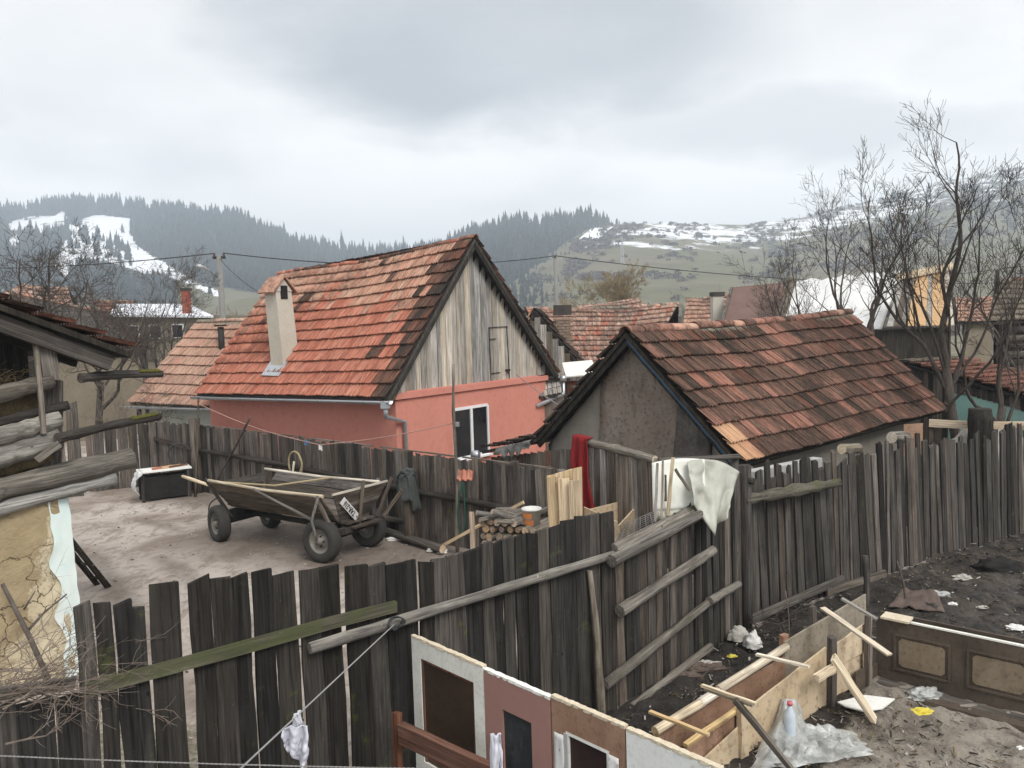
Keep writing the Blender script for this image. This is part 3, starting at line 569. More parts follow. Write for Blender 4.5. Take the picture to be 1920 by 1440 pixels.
# ------------------------------------------------------------------ roofs
PX_ = [0, .08, .16, .24, .34, .42, .50, .58, .67, .75, .84, .92, 1.0]; PZ_ = [.040, .040, .006, .006, .034, .034, .004, .004, .034, .034, .006, .006, .038]
def tile_mesh(mat, seed=0):
    R = random.Random(seed); vs = []; n = len(PX_); q = [R.uniform(-.004, .004) for _ in PX_]
    for (y, zz_) in ((-.02, .060), (1.06, .004)): vs += [(x*1.0, y+R.uniform(-.012, .012), zz_+z+e) for x, z, e in zip(PX_, PZ_, q)]
    vs += [(x, -.012, .060+z+e-.020) for x, z, e in zip(PX_, PZ_, q)]; vs += [(x, .35, .03) for x in PX_]
    fs = [(i, i+1, n+i+1, n+i) for i in range(n-1)]+[(2*n+i, 2*n+i+1, i+1, i) for i in range(n-1)]+[(3*n+i, 3*n+i+1, 2*n+i+1, 2*n+i) for i in (0, 4, 8)]
    me = bpy.data.meshes.new('roof_tile'); me.from_pydata(vs, [], fs); me.materials.append(MATS[mat]); return me
TILES = {}
def tmesh(mat):
    if mat not in TILES: TILES[mat] = [tile_mesh(mat, i) for i in range(4)]
    return TILES[mat]
def tileroof(root, eL, eR, rL, rR, nc, ncol, matfn, limit=0, order=None, sagf=None, jit=1., far_name='tile_field', zs=1.):
    eL, eR, rL, rR = map(V, (eL, eR, rL, rR)); cells = []
    sagf = sagf or (lambda s, t: 0.)
    P = lambda s, t: eL.lerp(eR, s).lerp(rL.lerp(rR, s), t)+V((0, 0, sagf(s, t)))
    for i in range(nc):
        for j in range(ncol): cells.append((i, j))
    cells.sort(key=order or (lambda c: 0)); farv = []; farf = []; fm = []; mats = []; k = 0
    for q, (i, j) in enumerate(cells):
        s, t, s2, t2 = j/ncol, i/nc, (j+1)/ncol, (i+1)/nc
        p = P(s, t); u = P(s2, t)-p; w_ = P(s, t2)-p; n = u.cross(w_).normalized()
        jr = lambda a: rnd.uniform(-a, a)*jit
        p = p+n*(rnd.uniform(0, .010)*jit)+w_*jr(.03); u2 = u*(1+jr(.01))+w_*jr(.012); w2 = w_*(1.02+jr(.02))+u*jr(.025)
        M = Matrix((u2, w2, n*zs)).transposed().to_4x4(); M.translation = p; mat = matfn(s, t)
        if q < limit: place('roof_tile', tmesh(mat)[rnd.randrange(4)], root, M)
        else:
            me = tmesh(mat)[rnd.randrange(4)]
            v = np.array([tuple(M @ x.co) for x in me.vertices]); f = np.array([tuple(pl.vertices) for pl in me.polygons])
            if mat not in mats: mats.append(mat)
            farv.append(v); farf.append(f+k); fm += [mats.index(mat)]*len(f); k += len(v)
    if farv: return npmesh(far_name, np.concatenate(farv), np.concatenate(farf), mats, 'stuff', False, root, fm)
def ridge(root, a, b, n, r, mat, sagf=None, mort='mortar', skirt=True):
    a, b = V(a), V(b); d = (b-a).normalized(); side = d.cross(V((0, 0, 1))).normalized()
    Q = lambda s: a.lerp(b, s)+V((0, 0, (sagf(s) if sagf else 0)))
    for i in range(n):
        p, q = Q(i/n), Q((i+1.12)/n); h = rnd.uniform(-.012, .012); m = MB()
        def fn(u, v, p=p, q=q, h=h):
            t = math.pi*(u-.5)*1.02; c = p.lerp(q, v); rr = r*(1.10-.14*v); return c+side*math.sin(t)*rr*1.15+V((0, 0, math.cos(t)*rr-.03+h))
        m.sheet(fn, 6, 1, .018); m.build('ridge_tile', mat if isinstance(mat, str) else rnd.choice(mat), root, True)
    if skirt:
        m = MB()
        for s_ in (-1, 1):
            m.sheet(lambda u, v: Q(v)+side*s_*(r*.9+u*.07+.012*mnoise.noise(V((v*30, u, s_))))+V((0, 0, -r*.30-u*.085+.012*mnoise.noise(V((v*22, u*3, s_+3))))), 2, n*2, .0)
        m.build('ridge_mortar', mort, root, True)
def onplane(px, py, p0, n):
    d = ray(px, py); o = V((0, 0, CAMH)); return o+d*((V(p0)-o).dot(n)/d.dot(n))
Z = V((0, 0, 1))
# ------------------------------------------------------------------ red house
e1, e2 = V((-.785, .62, 0)).normalized(), V((.62, .785, 0)).normalized()
LE = ay(728, 748, 15.6); W5, LN = 5.75, 7.0
RE = LE+e2*W5; RE.z = 2.40
LF = LE+e1*(LN-.2); LF.z = 2.20; AP = LE+e2*2.72; AP.z = 5.58; AF = LE+e2*2.75+e1*LN; AF.z = 5.22; RFh = RE+e1*LN
H0 = V((LE.x, LE.y, 0)); red = thing('red_house', 'red-painted cottage with steep orange tiled roof and grey plank gable', 'house', H0)
c00 = H0+e2*.34+e1*.16; wl, ww = LN-.36, W5-.68; wt = 2.28
MB().obox(c00+e1*.004, e1*wl, e2*.3, Z*wt).build('long_wall', 'pink_wall', red)
MB().obox(c00+e2*.3, e1*.3, e2*(ww-.6), Z*(wt+.16)).build('gable_wall', 'pink_wall', red)
MB().obox(c00+e2*(ww-.3), e1*wl, e2*.3, Z*wt).build('rear_long_wall', 'pink_wall', red)
MB().obox(c00+e1*(wl-.3)+e2*.3, e1*.3, e2*(ww-.6), Z*wt).build('far_gable_wall', 'pink_wall', red)
MB().obox(c00-e1*.05+Z*2.30-e2*.05, e1*.06, e2*(ww+.1), Z*.12).build('wall_coping', 'pink_wall', red)
m = MB(); lift = .035
def deck(a, b, c, d, t=.05): m.slab([a, b, c, d], t)
deck(LF, LE, AP, AF); deck(RE, RFh, AF, AP); m.build('roof_deck', 'wood_dark', red)
def rsag(s, t): return -.07*math.sin(math.pi*s)*t+.02*math.sin(s*9)*t
ON = (LE-LF).cross(AF-LF).normalized()
def redmat(s, t):                                       # s: 0 far end .. 1 gable end; t: eave .. ridge
    edge = max(0, (s-.80)/.20); r = rnd.random(); k = mnoise.noise(V((s*5.5, t*4.5, 3.)))+.5*mnoise.noise(V((s*13, t*10, 8.)))
    if k+edge*.9+(.12 if s > .5 and t > .45 else -.06)+(r-.5)*.35 > .50: return 'tile_lichen'
    q = t-.54-.14*math.sin(s*4.5)+.18*mnoise.noise(V((s*6, t*5, 1.)))+(r-.5)*.16
    return 'tile_pale' if q > 0 else 'tile_orange'
tileroof(red, LF+ON*.01, LE+ON*.01, AF+ON*.01, AP+ON*.01, 13, 33, redmat, 300, order=lambda c: c[0]*.9-c[1]*.5, sagf=rsag)
tileroof(red, RE+V((.01, 0, .02)), RFh+V((.01, 0, .02)), AP+V((.01, 0, .02)), AF+V((.01, 0, .02)), 13, 33, lambda s, t: 'tile_lichen', 0, far_name='rear_tile_field')
ridge(red, AF+Z*.03, AP+Z*.03, 19, .085, ['tile_brick', 'tile_lichen', 'tile_orange'], lambda s: -.07*math.sin(math.pi*s)+.02*math.sin(s*9))
# gable planks
gn = -e1; g0 = c00+e1*.05
bx = -.28
gz0 = 2.42
while bx < ww+.26:
    wd = rnd.uniform(.10, .21); xm = bx+wd/2; sx = xm+.34
    top = 2.36+(5.58-2.36)*(sx/2.72) if sx < 2.72 else 5.58-(5.58-2.40)*((sx-2.72)/(W5-2.72))
    top -= .16
    if top > gz0+.05:
        sl = (3.2/2.72 if sx < 2.72 else -3.2/3.03)*wd/2
        a = g0+e2*xm-e1*rnd.uniform(.0, .012); a.z = gz0+rnd.uniform(-.02, .02)
        plank('plank', a, a+Z*(top-gz0), wd-.006, .022, -e1, 'wood_grey' if rnd.random() < .8 else 'wood_silver', red, .01, .003, slant=-sl if False else sl)
    bx += wd
# the hatch in the gable: battens and straps
hp = lambda px, py, off=.035: onplane(px, py, g0-e1*off, e1)
for a, b in (((917, 614), (952, 612)), ((918, 636), (930, 635)), ((921, 700), (938, 698)), ((925, 722), (956, 714))):
    m = MB(); m.bar(hp(*a), hp(*b), .012, .02, -e1); m.build('hatch_hinge', 'iron', red)
for a, b in (((917, 614), (921, 720)), ((950, 612), (956, 716))):
    m = MB(); m.bar(hp(*a, .026), hp(*b, .026), .012, .015, -e1); m.build('hatch_edge', 'wood_black', red)
m = MB(); m.box(hp(952, 694), (.12, .1, .05)); m.build('hatch_latch', 'iron', red)
# verge boards
for a, b in ((LE, AP), (RE, AP)):
    m = MB(); q = V((0, 0, -.10)); m.bar(V(a)+q-e1*.0+e1*.02, V(b)+q+e1*.02, .035, .16, Z); m.build('verge_board', 'wood_black', red)
# gutter and downpipes
def gutter(root, a, b, r=.07, mat='zinc'):
    a, b = V(a), V(b); d = (b-a).normalized(); sd_ = d.cross(Z).normalized(); m = MB()
    m.sheet(lambda u, v: a.lerp(b, v)+sd_*math.cos(math.pi*u)*r-Z*math.sin(math.pi*u)*r, 8, 3, .006); m.build('gutter', mat, root, True)
    for i in range(5):
        p = a.lerp(b, (i+.5)/5); m = MB(); m.tube([p+(sd_*math.cos(t)-Z*math.sin(t))*(r+.006) for t in np.linspace(0, math.pi, 7)], .008, 4); m.build('gutter_bracket', 'zinc_dull', root)
go = -e2*.06-Z*.035
gutter(red, LF+go+e1*.1, LE+go-e1*.12)
gutter(red, RFh-go*V((1, 1, -1))-Z*.0, RE-go*V((1, 1, -1))-e1*.14)
pA = LE+go+e1*.02-Z*.05; m = MB()
m.box(pA-Z*.02, (.17, .17, .14)); m.build('hopper', 'zinc', red)
cw = c00-e1*.07+e2*.16; cw.z = 0
m = MB(); m.tube([pA-Z*.05, pA-Z*.26, V((cw.x, cw.y, pA.z-.42)), V((cw.x, cw.y, .25))], .048, 10); m.build('downpipe', 'zinc', red, True)
pB = RE+e2*.05-e1*.1-Z*.08; cb = c00+e2*(ww+.05)-e1*.02
m = MB(); m.box(pB, (.16, .16, .14)); m.tube([pB-Z*.05, pB-Z*.38, V((cb.x-.3, cb.y-.38, pB.z-.62))], .05, 10); m.build('rear_downpipe', 'zinc', red, True)
# window
gp = c00-e1*.012; wc = [onplane(px, py, gp, e1) for px, py in ((848, 771), (912, 757), (917, 847), (855, 862))]
x0 = ((wc[0]+wc[3])/2-c00).dot(e2); x1 = ((wc[1]+wc[2])/2-c00).dot(e2); zt = (wc[0].z+wc[1].z)/2; zb = (wc[2].z+wc[3].z)/2
G = lambda x, z, off=0.: V((c00.x, c00.y, 0))+e2*x+Z*z-e1*off
win = MB()
for a, b in (((x0, zb), (x1, zb)), ((x0, zt), (x1, zt))): win.bar(G(*a, .008), G(*b, .008), .05, .06, Z)
for x in (x0, x1, (x0+x1)/2): win.bar(G(x, zb, .012), G(x, zt, .012), .07 if x not in (x0, x1) else .05, .06, e1)
win = win.build('window', 'pvc_white', red)
for a, b in ((x0+.03, (x0+x1)/2-.03), ((x0+x1)/2+.03, x1-.03)):
    m = MB(); m.obox(G(a, zb+.03, .004), e2*(b-a), -e1*.01, Z*(zt-zb-.06)); m.build('pane', 'window_glass', win)
m = MB(); m.obox(G(x0-.06, zb-.06, 0), e2*(x1-x0+.12), -e1*.10, Z*.035); m.build('sill', 'pvc_white', win)
# chimney
cb = onplane(534, 676, LE, ON); ch = MB(); cw_ = .23
def sq(c, z, r): return [V((c.x, c.y, z))+(e1*a+e2*b)*r for a, b in ((-1, -1), (-1, 1), (1, 1), (1, -1))]
lean = V((.035, 0, 0)); base = V((cb.x, cb.y, 0)); zt_ = ay(515, 548, cb.y).z
A_, B_ = sq(base+lean, cb.z-.55, cw_), sq(base-lean*2.2, zt_, cw_*.93)
ch.add(A_+B_, [(3, 2, 1, 0), (4, 5, 6, 7)]+[(i, (i+1) % 4, 4+(i+1) % 4, 4+i) for i in range(4)]); ch = ch.build('chimney', 'chimney_plaster', red)
tp = base-lean*2.2; m = MB()
P4 = sq(tp, zt_+.008, cw_*1.0); pk = [tp+e1*s*cw_+Z*(zt_+.30) for s in (-1, 1)]
m.prism([P4[0], P4[1], pk[0]], e1*.06); m.prism([P4[3], P4[2], pk[1]], -e1*.06); m.build('chimney_head', 'chimney_plaster', ch)
m = MB()
for s_ in (-1, 1):
    a = tp-e1*(cw_+.06)+Z*(zt_+.33); b = a+e2*s_*.33-Z*.36; m.slab([a, a+e1*(2*cw_+.12), b+e1*(2*cw_+.12), b] if s_ > 0 else [b, b+e1*(2*cw_+.12), a+e1*(2*cw_+.12), a], .035)
m.build('chimney_cap', 'tile_pale', ch)
m = MB(); m.obox(tp-e1*(cw_+.01)-e2*.09+Z*(zt_-.16), e1*.05, e2*.18, Z*.30); m.build('flue_opening', 'char', ch)
m = MB(); fc = cb+ON*.05; sl_ = (AF-LF).normalized(); fc = fc+ON*.05; m.slab([fc+e1*.36-sl_*.52, fc-e1*.30-sl_*.52, fc-e1*.30-sl_*.10, fc+e1*.36-sl_*.10], .012); m.build('flashing', 'zinc', ch)
# ------------------------------------------------------------------ brown house
bE = ay(1390, 875, 10.8); bd, bg_ = V((.73, .69, 0)).normalized(), V((-.69, .73, 0)).normalized(); BA, BL = 1.95, 7.6
eR_ = bE+bd*BL; eR_.z = 1.75; rL_ = ay(1172, 624, (bE+bg_*BA).y); rR_ = rL_+bd*BL; rR_.z = 3.72
fE = bE+bg_*2*BA; fE.z = 1.78; fR = fE+bd*BL
bro = thing('brown_house', 'low loam-plastered outbuilding with mossy red-brown tiled roof behind the picket fence', 'house', (bE.x, bE.y, 0))
def bmat(s, t):
    r = rnd.random()
    if s < .04 and t < .24: return 'tile_new'
    k = mnoise.noise(V((s*9, t*5, 2.)))+(r-.5)*1.1; return 'tile_brick' if k > .52 else ('tile_lichen' if k < -.50 else 'tile_brown')
def bsag(s, t): return -.05*math.sin(math.pi*s)*t+.02*math.sin(s*11+1)
m = MB(); m.slab([bE, eR_, rR_, rL_], .06); m.slab([fR, fE, rL_, rR_], .06); m.build('roof_deck', 'wood_black', bro)
bn = (eR_-bE).cross(rL_-bE).normalized()
tileroof(bro, bE+bn*.015, eR_+bn*.015, rL_+bn*.015, rR_+bn*.015, 8, 34, bmat, 300, sagf=bsag)
bn2 = (fE-fR).cross(rR_-fR).normalized()
tileroof(bro, fR+bn2*.01, fE+bn2*.01, rR_+bn2*.01, rL_+bn2*.01, 8, 34, lambda s, t: 'tile_dark', 0, far_name='rear_tile_field')
ridge(bro, rL_+Z*.04, rR_+Z*.04, 21, .10, ['tile_brick', 'tile_pale', 'tile_brown', 'tile_brick'], lambda s: -.05*math.sin(math.pi*s))
# gable wall: three strips of plaster with a bulging sooty flue between
gb = V((bE.x, bE.y, 0))+bd*.42
def gtop(x): return (1.70+(3.50-1.70)*x/BA if x < BA else 3.50-(3.50-1.70)*(x-BA)/BA)-.06
def gpanel(name, x0, x1, mat, off, curve=0.):
    m = MB(); n = 10
    def fn(u, v):
        x = x0+(x1-x0)*u+curve*(v-.5)*.5; x = min(max(x, .02), 2*BA-.02); z = v*gtop(x)
        q = gb+bg_*x+Z*z; return q-bd*(off+.02*mnoise.noise(q*1.7)+.012*mnoise.noise(q*6))
    m.sheet(fn, n, 24, .12); return m.build(name, mat, bro, True)
gpanel('plaster', .02, .92, 'grey_plaster', .04); gpanel('plaster', .70, 1.28, 'sooty_plaster', .09, -.5); gpanel('plaster', 1.05, 2.75, 'stained_plaster', .05, -.4); gpanel('plaster', 2.5, 3.88, 'grey_plaster', .03)
m = MB(); w0 = V((bE.x, bE.y, 0))+bg_*.30
m.obox(w0+bd*.6, bd*(BL-1.), bg_*.25, Z*1.78); m.obox(w0+bd*.6+bg_*(2*BA-.85), bd*(BL-1.), bg_*.25, Z*1.7); m.obox(w0+bd*(BL-.65)+bg_*.25, bd*.25, bg_*(2*BA-1.1), Z*1.75); m.build('wall', 'grey_plaster', bro)
for a, b in ((bE, rL_), (fE, rL_)):
    m = MB(); m.bar(V(a)-Z*.10+bd*.05, V(b)-Z*.10+bd*.05, .04, .13, Z); m.build('verge_board', 'wood_black', bro)
m = MB(); q0, q1 = bE.lerp(rL_, .05)-bd*.012-Z*.07, bE.lerp(rL_, .98)-bd*.012-Z*.07; m.sheet(lambda u, v: q0.lerp(q1, u)-Z*(v*(.03+.05*abs(mnoise.noise(V((u*14, 0, 0))))))-bd*.01*mnoise.noise(V((u*9, v, 4))), 24, 2, .008); m.build('blue_sheet_edge', 'blue_tarp', bro)
# lean-to on the far side of the gable: shallow tile courses, plank wall, torn felt
l0 = fE-bd*.05; l1 = ay(903, 846, fE.y+1.0); l2 = l1+bd*2.6; l3 = l0+bd*2.6
lean_ = thing('lean_to', 'dark tiled lean-to with brown plank wall beside the outbuilding gable', 'shed', (l1.x, l1.y, 0))
m = MB(); m.slab([l2, l1, l0, l3], .05); m.build('roof_deck', 'wood_black', lean_)
tileroof(lean_, l2+Z*.01, l1+Z*.01, l3+Z*.01, l0+Z*.01, 4, 11, lambda s, t: 'tile_dark', 50)
wa, wb = V((l1.x, l1.y, 0))+(l0-l1)*.10*V((1, 1, 0))+bd*.12, V((l0.x, l0.y, 0))+bd*.10+bg_*-1.0
nb = 13
for i in range(nb):
    p = wa.lerp(wb, (i+.5)/nb); p.z = 0; zt2 = l1.z-.07+(l0.z-l1.z)*max(0, min(1, (i+.5)/nb*1.2)); plank('plank', p, p+Z*(zt2-.05), (wb-wa).length/nb*.96, .025, -bd, 'wood_greybrown' if i % 4 else 'wood_redbrown', lean_, .02, .004)
m = MB(); f0, f1 = l1.lerp(l0, .34)-bd*.06, l1.lerp(l0, 1.0)-bd*.06
m.sheet(lambda u, v: f0.lerp(f1, u)-Z*(v*(.12+.30*abs(mnoise.noise(V((u*5+2, 0, 3))))))-bd*(.05*v+.05*mnoise.noise(V((u*6, v*2, 0)))), 20, 5, .006); m.build('torn_felt', 'cloth_grey', lean_, True)
m = MB(); pz = l1-bd*.10-Z*.05; m.tube([pz-bg_*.0, pz-bd*.10], .085, 12); m.build('gutter_end', 'zinc', lean_, True)
# ------------------------------------------------------------------ tan-roofed house left of the red one
tE = ay(243, 757, 21.5); tE2 = ay(405, 771, 20.55); td = (tE2-tE); td.z = 0; td.normalize(); tR1 = tE+td*5.2; tR1.z = 1.80
tn = V((-td.y, td.x, 0)); rA = ay(372, 606, 23.9); rB = rA+td*4.4; rB.z = 4.05
tan = thing('tan_roofed_house', 'low pale-walled house with tan tiled roof left of the red house', 'house', (tE.x, tE.y, 0))
m = MB(); m.slab([tE, tR1, rB, rA], .06); bk = rA+tn*2.6; bk.z = 1.8; bk2 = rB+tn*2.6; bk2.z = 1.8; m.slab([bk2, bk, rA, rB], .06); bl = tE+tn*4.6; bl.z = 1.75; m.slab([bl, tE, rA, rA+tn*.02], .05); m.build('roof_deck', 'wood_mid', tan)
tnn = (tR1-tE).cross(rA-tE).normalized()
tileroof(tan, tE+tnn*.01, tR1+tnn*.01, rA+tnn*.01, rB+tnn*.01, 9, 22, lambda s, t: 'tile_tan', 198, sagf=lambda s, t: -.05*math.sin(math.pi*s))
ridge(tan, rA+Z*.03, rB+Z*.03, 13, .09, ['tile_tan', 'tile_grey'])
m = MB(); w0 = V((tE.x, tE.y, 0))+td*.35+tn*.35; m.obox(w0, td*4.6, tn*.25, Z*1.70); m.obox(w0+tn*.25, td*.25, tn*3.6, Z*1.7); m.build('wall', 'pale_wall', tan)
gutter(tan, tE-tn*.07-td*.15-Z*.06, tR1-tn*.07-Z*.05, .065)
for px in (262, 407):
    p = onplane(px, 790, w0-tn*.05, tn); m = MB(); m.bar(V((p.x, p.y, 0)), V((p.x, p.y, 1.70)), .10, .07, tn); m.build('corner_post', 'wood_dark', tan)
# stove pipe of that house, in front of the red roof
p = onplane(416, 655, tE, tnn); m = MB(); m.tube([p-Z*.3, p+Z*.62], .085, 10); m.box(p+Z*.66, (.26, .26, .05)); m.build('stove_pipe', 'iron', tan, True)
# ------------------------------------------------------------------ houses further back
def backhouse(name, label, eL, eR, rL, rR, tm, nc, ncol, wallmat, objlimit=0, wallz=0., jit=1.3, rmats=('tile_far', 'tile_grey'), gable='wood_silver', overhang=.3, sg=.08, rearslope=True):
    eL, eR, rL, rR = map(V, (eL, eR, rL, rR)); n = (eR-eL).cross(rL-eL).normalized(); base = (eL+eR)/2; base.z = 0
    t = thing(name, label, 'house', base)
    hb = (rL+rR)/2-(eL+eR)/2; hb.z = 0; bL = rL+hb; bR = rR+hb; bL.z = eL.z; bR.z = eR.z
    m = MB(); m.slab([eL, eR, rR, rL], .06); m.slab([bR, bL, rL, rR], .06); m.build('roof_deck', 'wood_dark', t)
    sf = lambda s, t_: -sg*math.sin(math.pi*s)*t_+.03*math.sin(s*8+nc)*t_
    tileroof(t, eL+n*.012, eR+n*.012, rL+n*.012, rR+n*.012, nc, ncol, tm if callable(tm) else (lambda s, u: tm), objlimit, sagf=sf, jit=jit)
    ridge(t, rL+Z*.03, rR+Z*.03, max(4, ncol*2//3), .10, list(rmats), lambda s: -sg*math.sin(math.pi*s))
    d = (eR-eL); d.z = 0; d.normalize(); h = hb.normalized(); ln = (eR-eL).length; wd = hb.length*2; ez = min(eL.z, eR.z)-.06
    b0 = V((eL.x, eL.y, 0))+d*overhang+h*overhang; m = MB()
    m.obox(b0, d*(ln-2*overhang), h*.2, Z*ez); m.build('wall', wallmat, t); m = MB(); m.obox(b0+h*(wd-2*overhang-.2), d*(ln-2*overhang), h*.2, Z*ez); m.build('rear_wall', wallmat, t)
    for s_, (E_, R_) in enumerate(((eL, rL), (eR, rR))):
        q = V((E_.x, E_.y, 0))+d*(overhang*.5 if s_ == 0 else -overhang*.5); g = MB(); tz = R_.z-.15
        g.prism([q+h*.1, q+h*(wd-.1), q+h*(wd-.1)+Z*(ez), q+h*(wd/2)+Z*tz, q+h*.1+Z*ez], d*(.05 if s_ == 0 else -.05)); g.build('gable', gable, t)
    return t, n, d, h
big, bgn, bgd, bgh = backhouse('long_tiled_house', 'long house with faded pink tiled roof behind the plank gable', ay(1042, 692, 25.5), ay(1208, 688, 27.0), ay(985, 581, 28.4), ay(1272, 571, 31.0), lambda s, t: 'tile_far' if rnd.random() < .9 else 'tile_orange', 12, 34, 'cream_wall', 0, gable='wood_dark')
# brick chimney standing between the roofs
cp = ay(1056, 652, 24.6); ch = thing('brick_chimney', 'weathered brick chimney with sooty top in front of the pink tiled roof', 'chimney', (cp.x, cp.y, 0)); zt3 = ay(1056, 574, 24.6).z
MB().box((cp.x, cp.y, zt3/2-.2), (.44, .44, zt3-.4)).build('shaft', 'mortar', ch)
for i in range(14):
    z = zt3-.40-.085*i
    for k in range(2):
        for face in (0, 1):
            a = V((cp.x, cp.y, z)); off = (-.125+.25*k+(.06 if i % 2 else -.03))
            m = MB(); m.box(a+(V((off, -.225, 0)) if face == 0 else V((-.225, off, 0))), ((.20, .03, .062) if face == 0 else (.03, .20, .062))); m.build('brick', 'brick_old', ch)
MB().box((cp.x, cp.y, zt3-.12), (.52, .52, .30)).build('sooty_head', 'soot', ch)
# small plank gable shed behind the red house
sa, sb = ay(1000, 582, 22.6), ay(1091, 693, 22.0); sc = ay(962, 693, 22.0); sm = thing('gable_shed', 'narrow grey plank shed with dark tiled verge behind the red house', 'shed', (sa.x, sa.y, 0))
bk = V((.3, 3.2, 0)); m = MB(); m.slab([sb, sb+bk, sa+bk, sa], .06); m.slab([sc+bk, sc, sa, sa+bk], .06); m.build('roof_deck', 'wood_black', sm)
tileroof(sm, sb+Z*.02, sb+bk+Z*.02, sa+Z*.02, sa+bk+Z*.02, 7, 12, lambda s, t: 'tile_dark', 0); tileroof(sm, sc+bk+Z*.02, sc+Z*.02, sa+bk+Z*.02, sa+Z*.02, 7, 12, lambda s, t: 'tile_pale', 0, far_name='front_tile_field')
for i in range(12):
    f = (i+.5)/12; p = sc.lerp(sb, f)+V((0, .10, 0)); p.z = 0; tz = sc.z+(sa.z-sc.z)*(f/.33 if f < .33 else (1-f)/.67)-.10
    plank('plank', p, p+Z*max(.4, tz), .155, .025, (0, -1, 0), 'wood_silver' if i % 3 else 'wood_greybrown', sm, .02, .004)
m = MB(); m.bar(sa-V((0, .03, .06)), sb-V((0, .03, .06)), .05, .16, Z); m.build('verge_board', 'wood_black', sm)
# slatted porch and low shingle roof between the houses
p0 = ay(1060, 703, 20.5); po = thing('slatted_porch', 'small porch with brown slatted wall and white sheet-metal roof', 'shed', (p0.x, p0.y, 0)); p1 = ay(1112, 698, 20.5)
m = MB(); m.slab([p0+V((0, -.25, -.02)), p1+V((0.1, -.25, -.02)), p1+V((0.1, 1.2, .25)), p0+V((0, 1.2, .25))], .03); m.build('sheet_roof', 'white_dirty', po)
for i in range(9):
    z = p0.z-.22-i*.165; a = V((p0.x+.03, p0.y, z)); plank('slat', a, a+V((.72, 0, rnd.uniform(-.02, .02))), .12, .022, (0, -1, 0), 'wood_redbrown' if i < 2 else 'wood_greybrown', po, .01, .004)
for dx in (0.0, .75): m = MB(); m.box((p0.x+dx, p0.y+.06, (p0.z-.08)/2), (.08, .08, p0.z-.08)); m.build('post', 'wood_dark', po)
s0 = ay(1008, 722, 19.9); sh = thing('shingle_store', 'grey shingled plank store tucked behind the red house corner', 'shed', (s0.x, s0.y, 0)); s1 = ay(1052, 712, 19.9)
m = MB(); m.slab([s0-Z*.32+V((-.1, -.2, 0)), s1-Z*.32+V((0, -.2, 0)), s1+Z*.08+V((0, .5, 0)), s0+Z*.08+V((-.1, .5, 0))], .03); m.build('roof_deck', 'wood_greybrown', sh)
for r_ in range(3):
    for i in range(6):
        f = (i+.5)/6; a = (s0-Z*.32+V((-.1, -.2, 0))).lerp(s1-Z*.32+V((0, -.2, 0)), f)+V((0, .233*r_, .133*r_+.03)); plank('shingle', a-V((0, .02, 0)), a+V((0, .26, .135)), .10, .012, (0, -.5, .86), 'wood_silver', sh, .01, .004)
for i in range(5):
    p = V((s0.x-.02+i*.135, s0.y, 0)); plank('plank', p, p+Z*(s0.z-.34), .125, .02, (0, -1, 0), 'wood_greybrown', sh, .01, .004)
# more roofs of the village
backhouse('ridge_cottage', 'far pink-tiled cottage roof peeping over the long roof', ay(1060, 600, 40), ay(1240, 600, 40), ay(1085, 574, 43), ay(1195, 561, 43), 'tile_far', 5, 22, 'cream_wall', 0)
t_, n_, d_, h_ = backhouse('salmon_roof_house', 'house with salmon tiled roof and soot-streaked chimney right of the long roof', ay(1280, 618, 33), ay(1392, 612, 33), ay(1288, 562, 36), ay(1362, 552, 36), 'tile_tan', 7, 16, 'cream_wall', 0)
cp = ay(1345, 600, 31.5); m = MB(); zt3 = ay(1345, 553, 31.5).z; m.box((cp.x, cp.y, zt3/2), (.42, .42, zt3)); chm = thing('plastered_chimney', 'grey soot-streaked plastered chimney beside the salmon roof', 'chimney', (cp.x, cp.y, 0)); m.build('shaft', 'chimney_plaster', chm); MB().box((cp.x, cp.y, zt3+.03), (.48, .48, .16)).build('sooty_head', 'soot', chm)
# brown felt roof
a = [ay(1352, 612, 29), ay(1478, 606, 29), ay(1470, 532, 31.5), ay(1372, 541, 31.5)]; t = thing('felt_roof_shed', 'shed with dull brown felt roof beside the white tarpaulin', 'shed', ((a[0].x+a[1].x)/2, a[0].y, 0)); m = MB(); m.slab(a, .05); m.slab([a[3]+V((0, 2.4, -1.6)), a[3], a[2], a[2]+V((0, 2.4, -1.6))][::-1], .05); m.build('felt_roof', 'tarp_brown', t)
m = MB(); m.obox(V((a[0].x+.3, a[0].y+.3, 0)), (a[1].x-a[0].x-.6, 0, 0), (0, 4, 0), (0, 0, a[0].z-.15)); m.build('wall', 'wood_dark', t); MB().bar(a[0]+Z*.03, a[3]+Z*.03, .10, .06).build('edge_batten', 'wood_mid', t)
# white tarpaulin roof
a = [ay(1462, 612, 27), ay(1652, 622, 24.5), ay(1688, 507, 27.5), ay(1490, 527, 30)]; t = thing('tarpaulin_roof_shed', 'shed roof covered with a rumpled white tarpaulin behind bare trees', 'shed', ((a[0].x+a[1].x)/2, (a[0].y+a[1].y)/2, 0)); m = MB()
m.sheet(lambda u, v: a[0].lerp(a[1], u).lerp(a[3].lerp(a[2], u), v)+Z*(.10*mnoise.noise(V((u*9, v*5, 1)))+.04*mnoise.noise(V((u*26, v*12, 5)))), 40, 16, .02); m.build('tarpaulin', 'tarp_white', t, True)
m = MB(); m.prism([V((a[0].x, a[0].y+.3, 0)), V((a[1].x-.3, a[1].y+.3, 0)), V((a[1].x-.3, a[1].y+4, 0)), V((a[0].x, a[0].y+4, 0))], (0, 0, 2.6)); m.build('wall', 'wood_dark', t)
plank('edge_plank', a[0]+V((-.1, -.1, .0)), a[3]+V((-.1, -.1, .1)), .30, .03, (0, -1, .5), 'wood_greybrown', t)
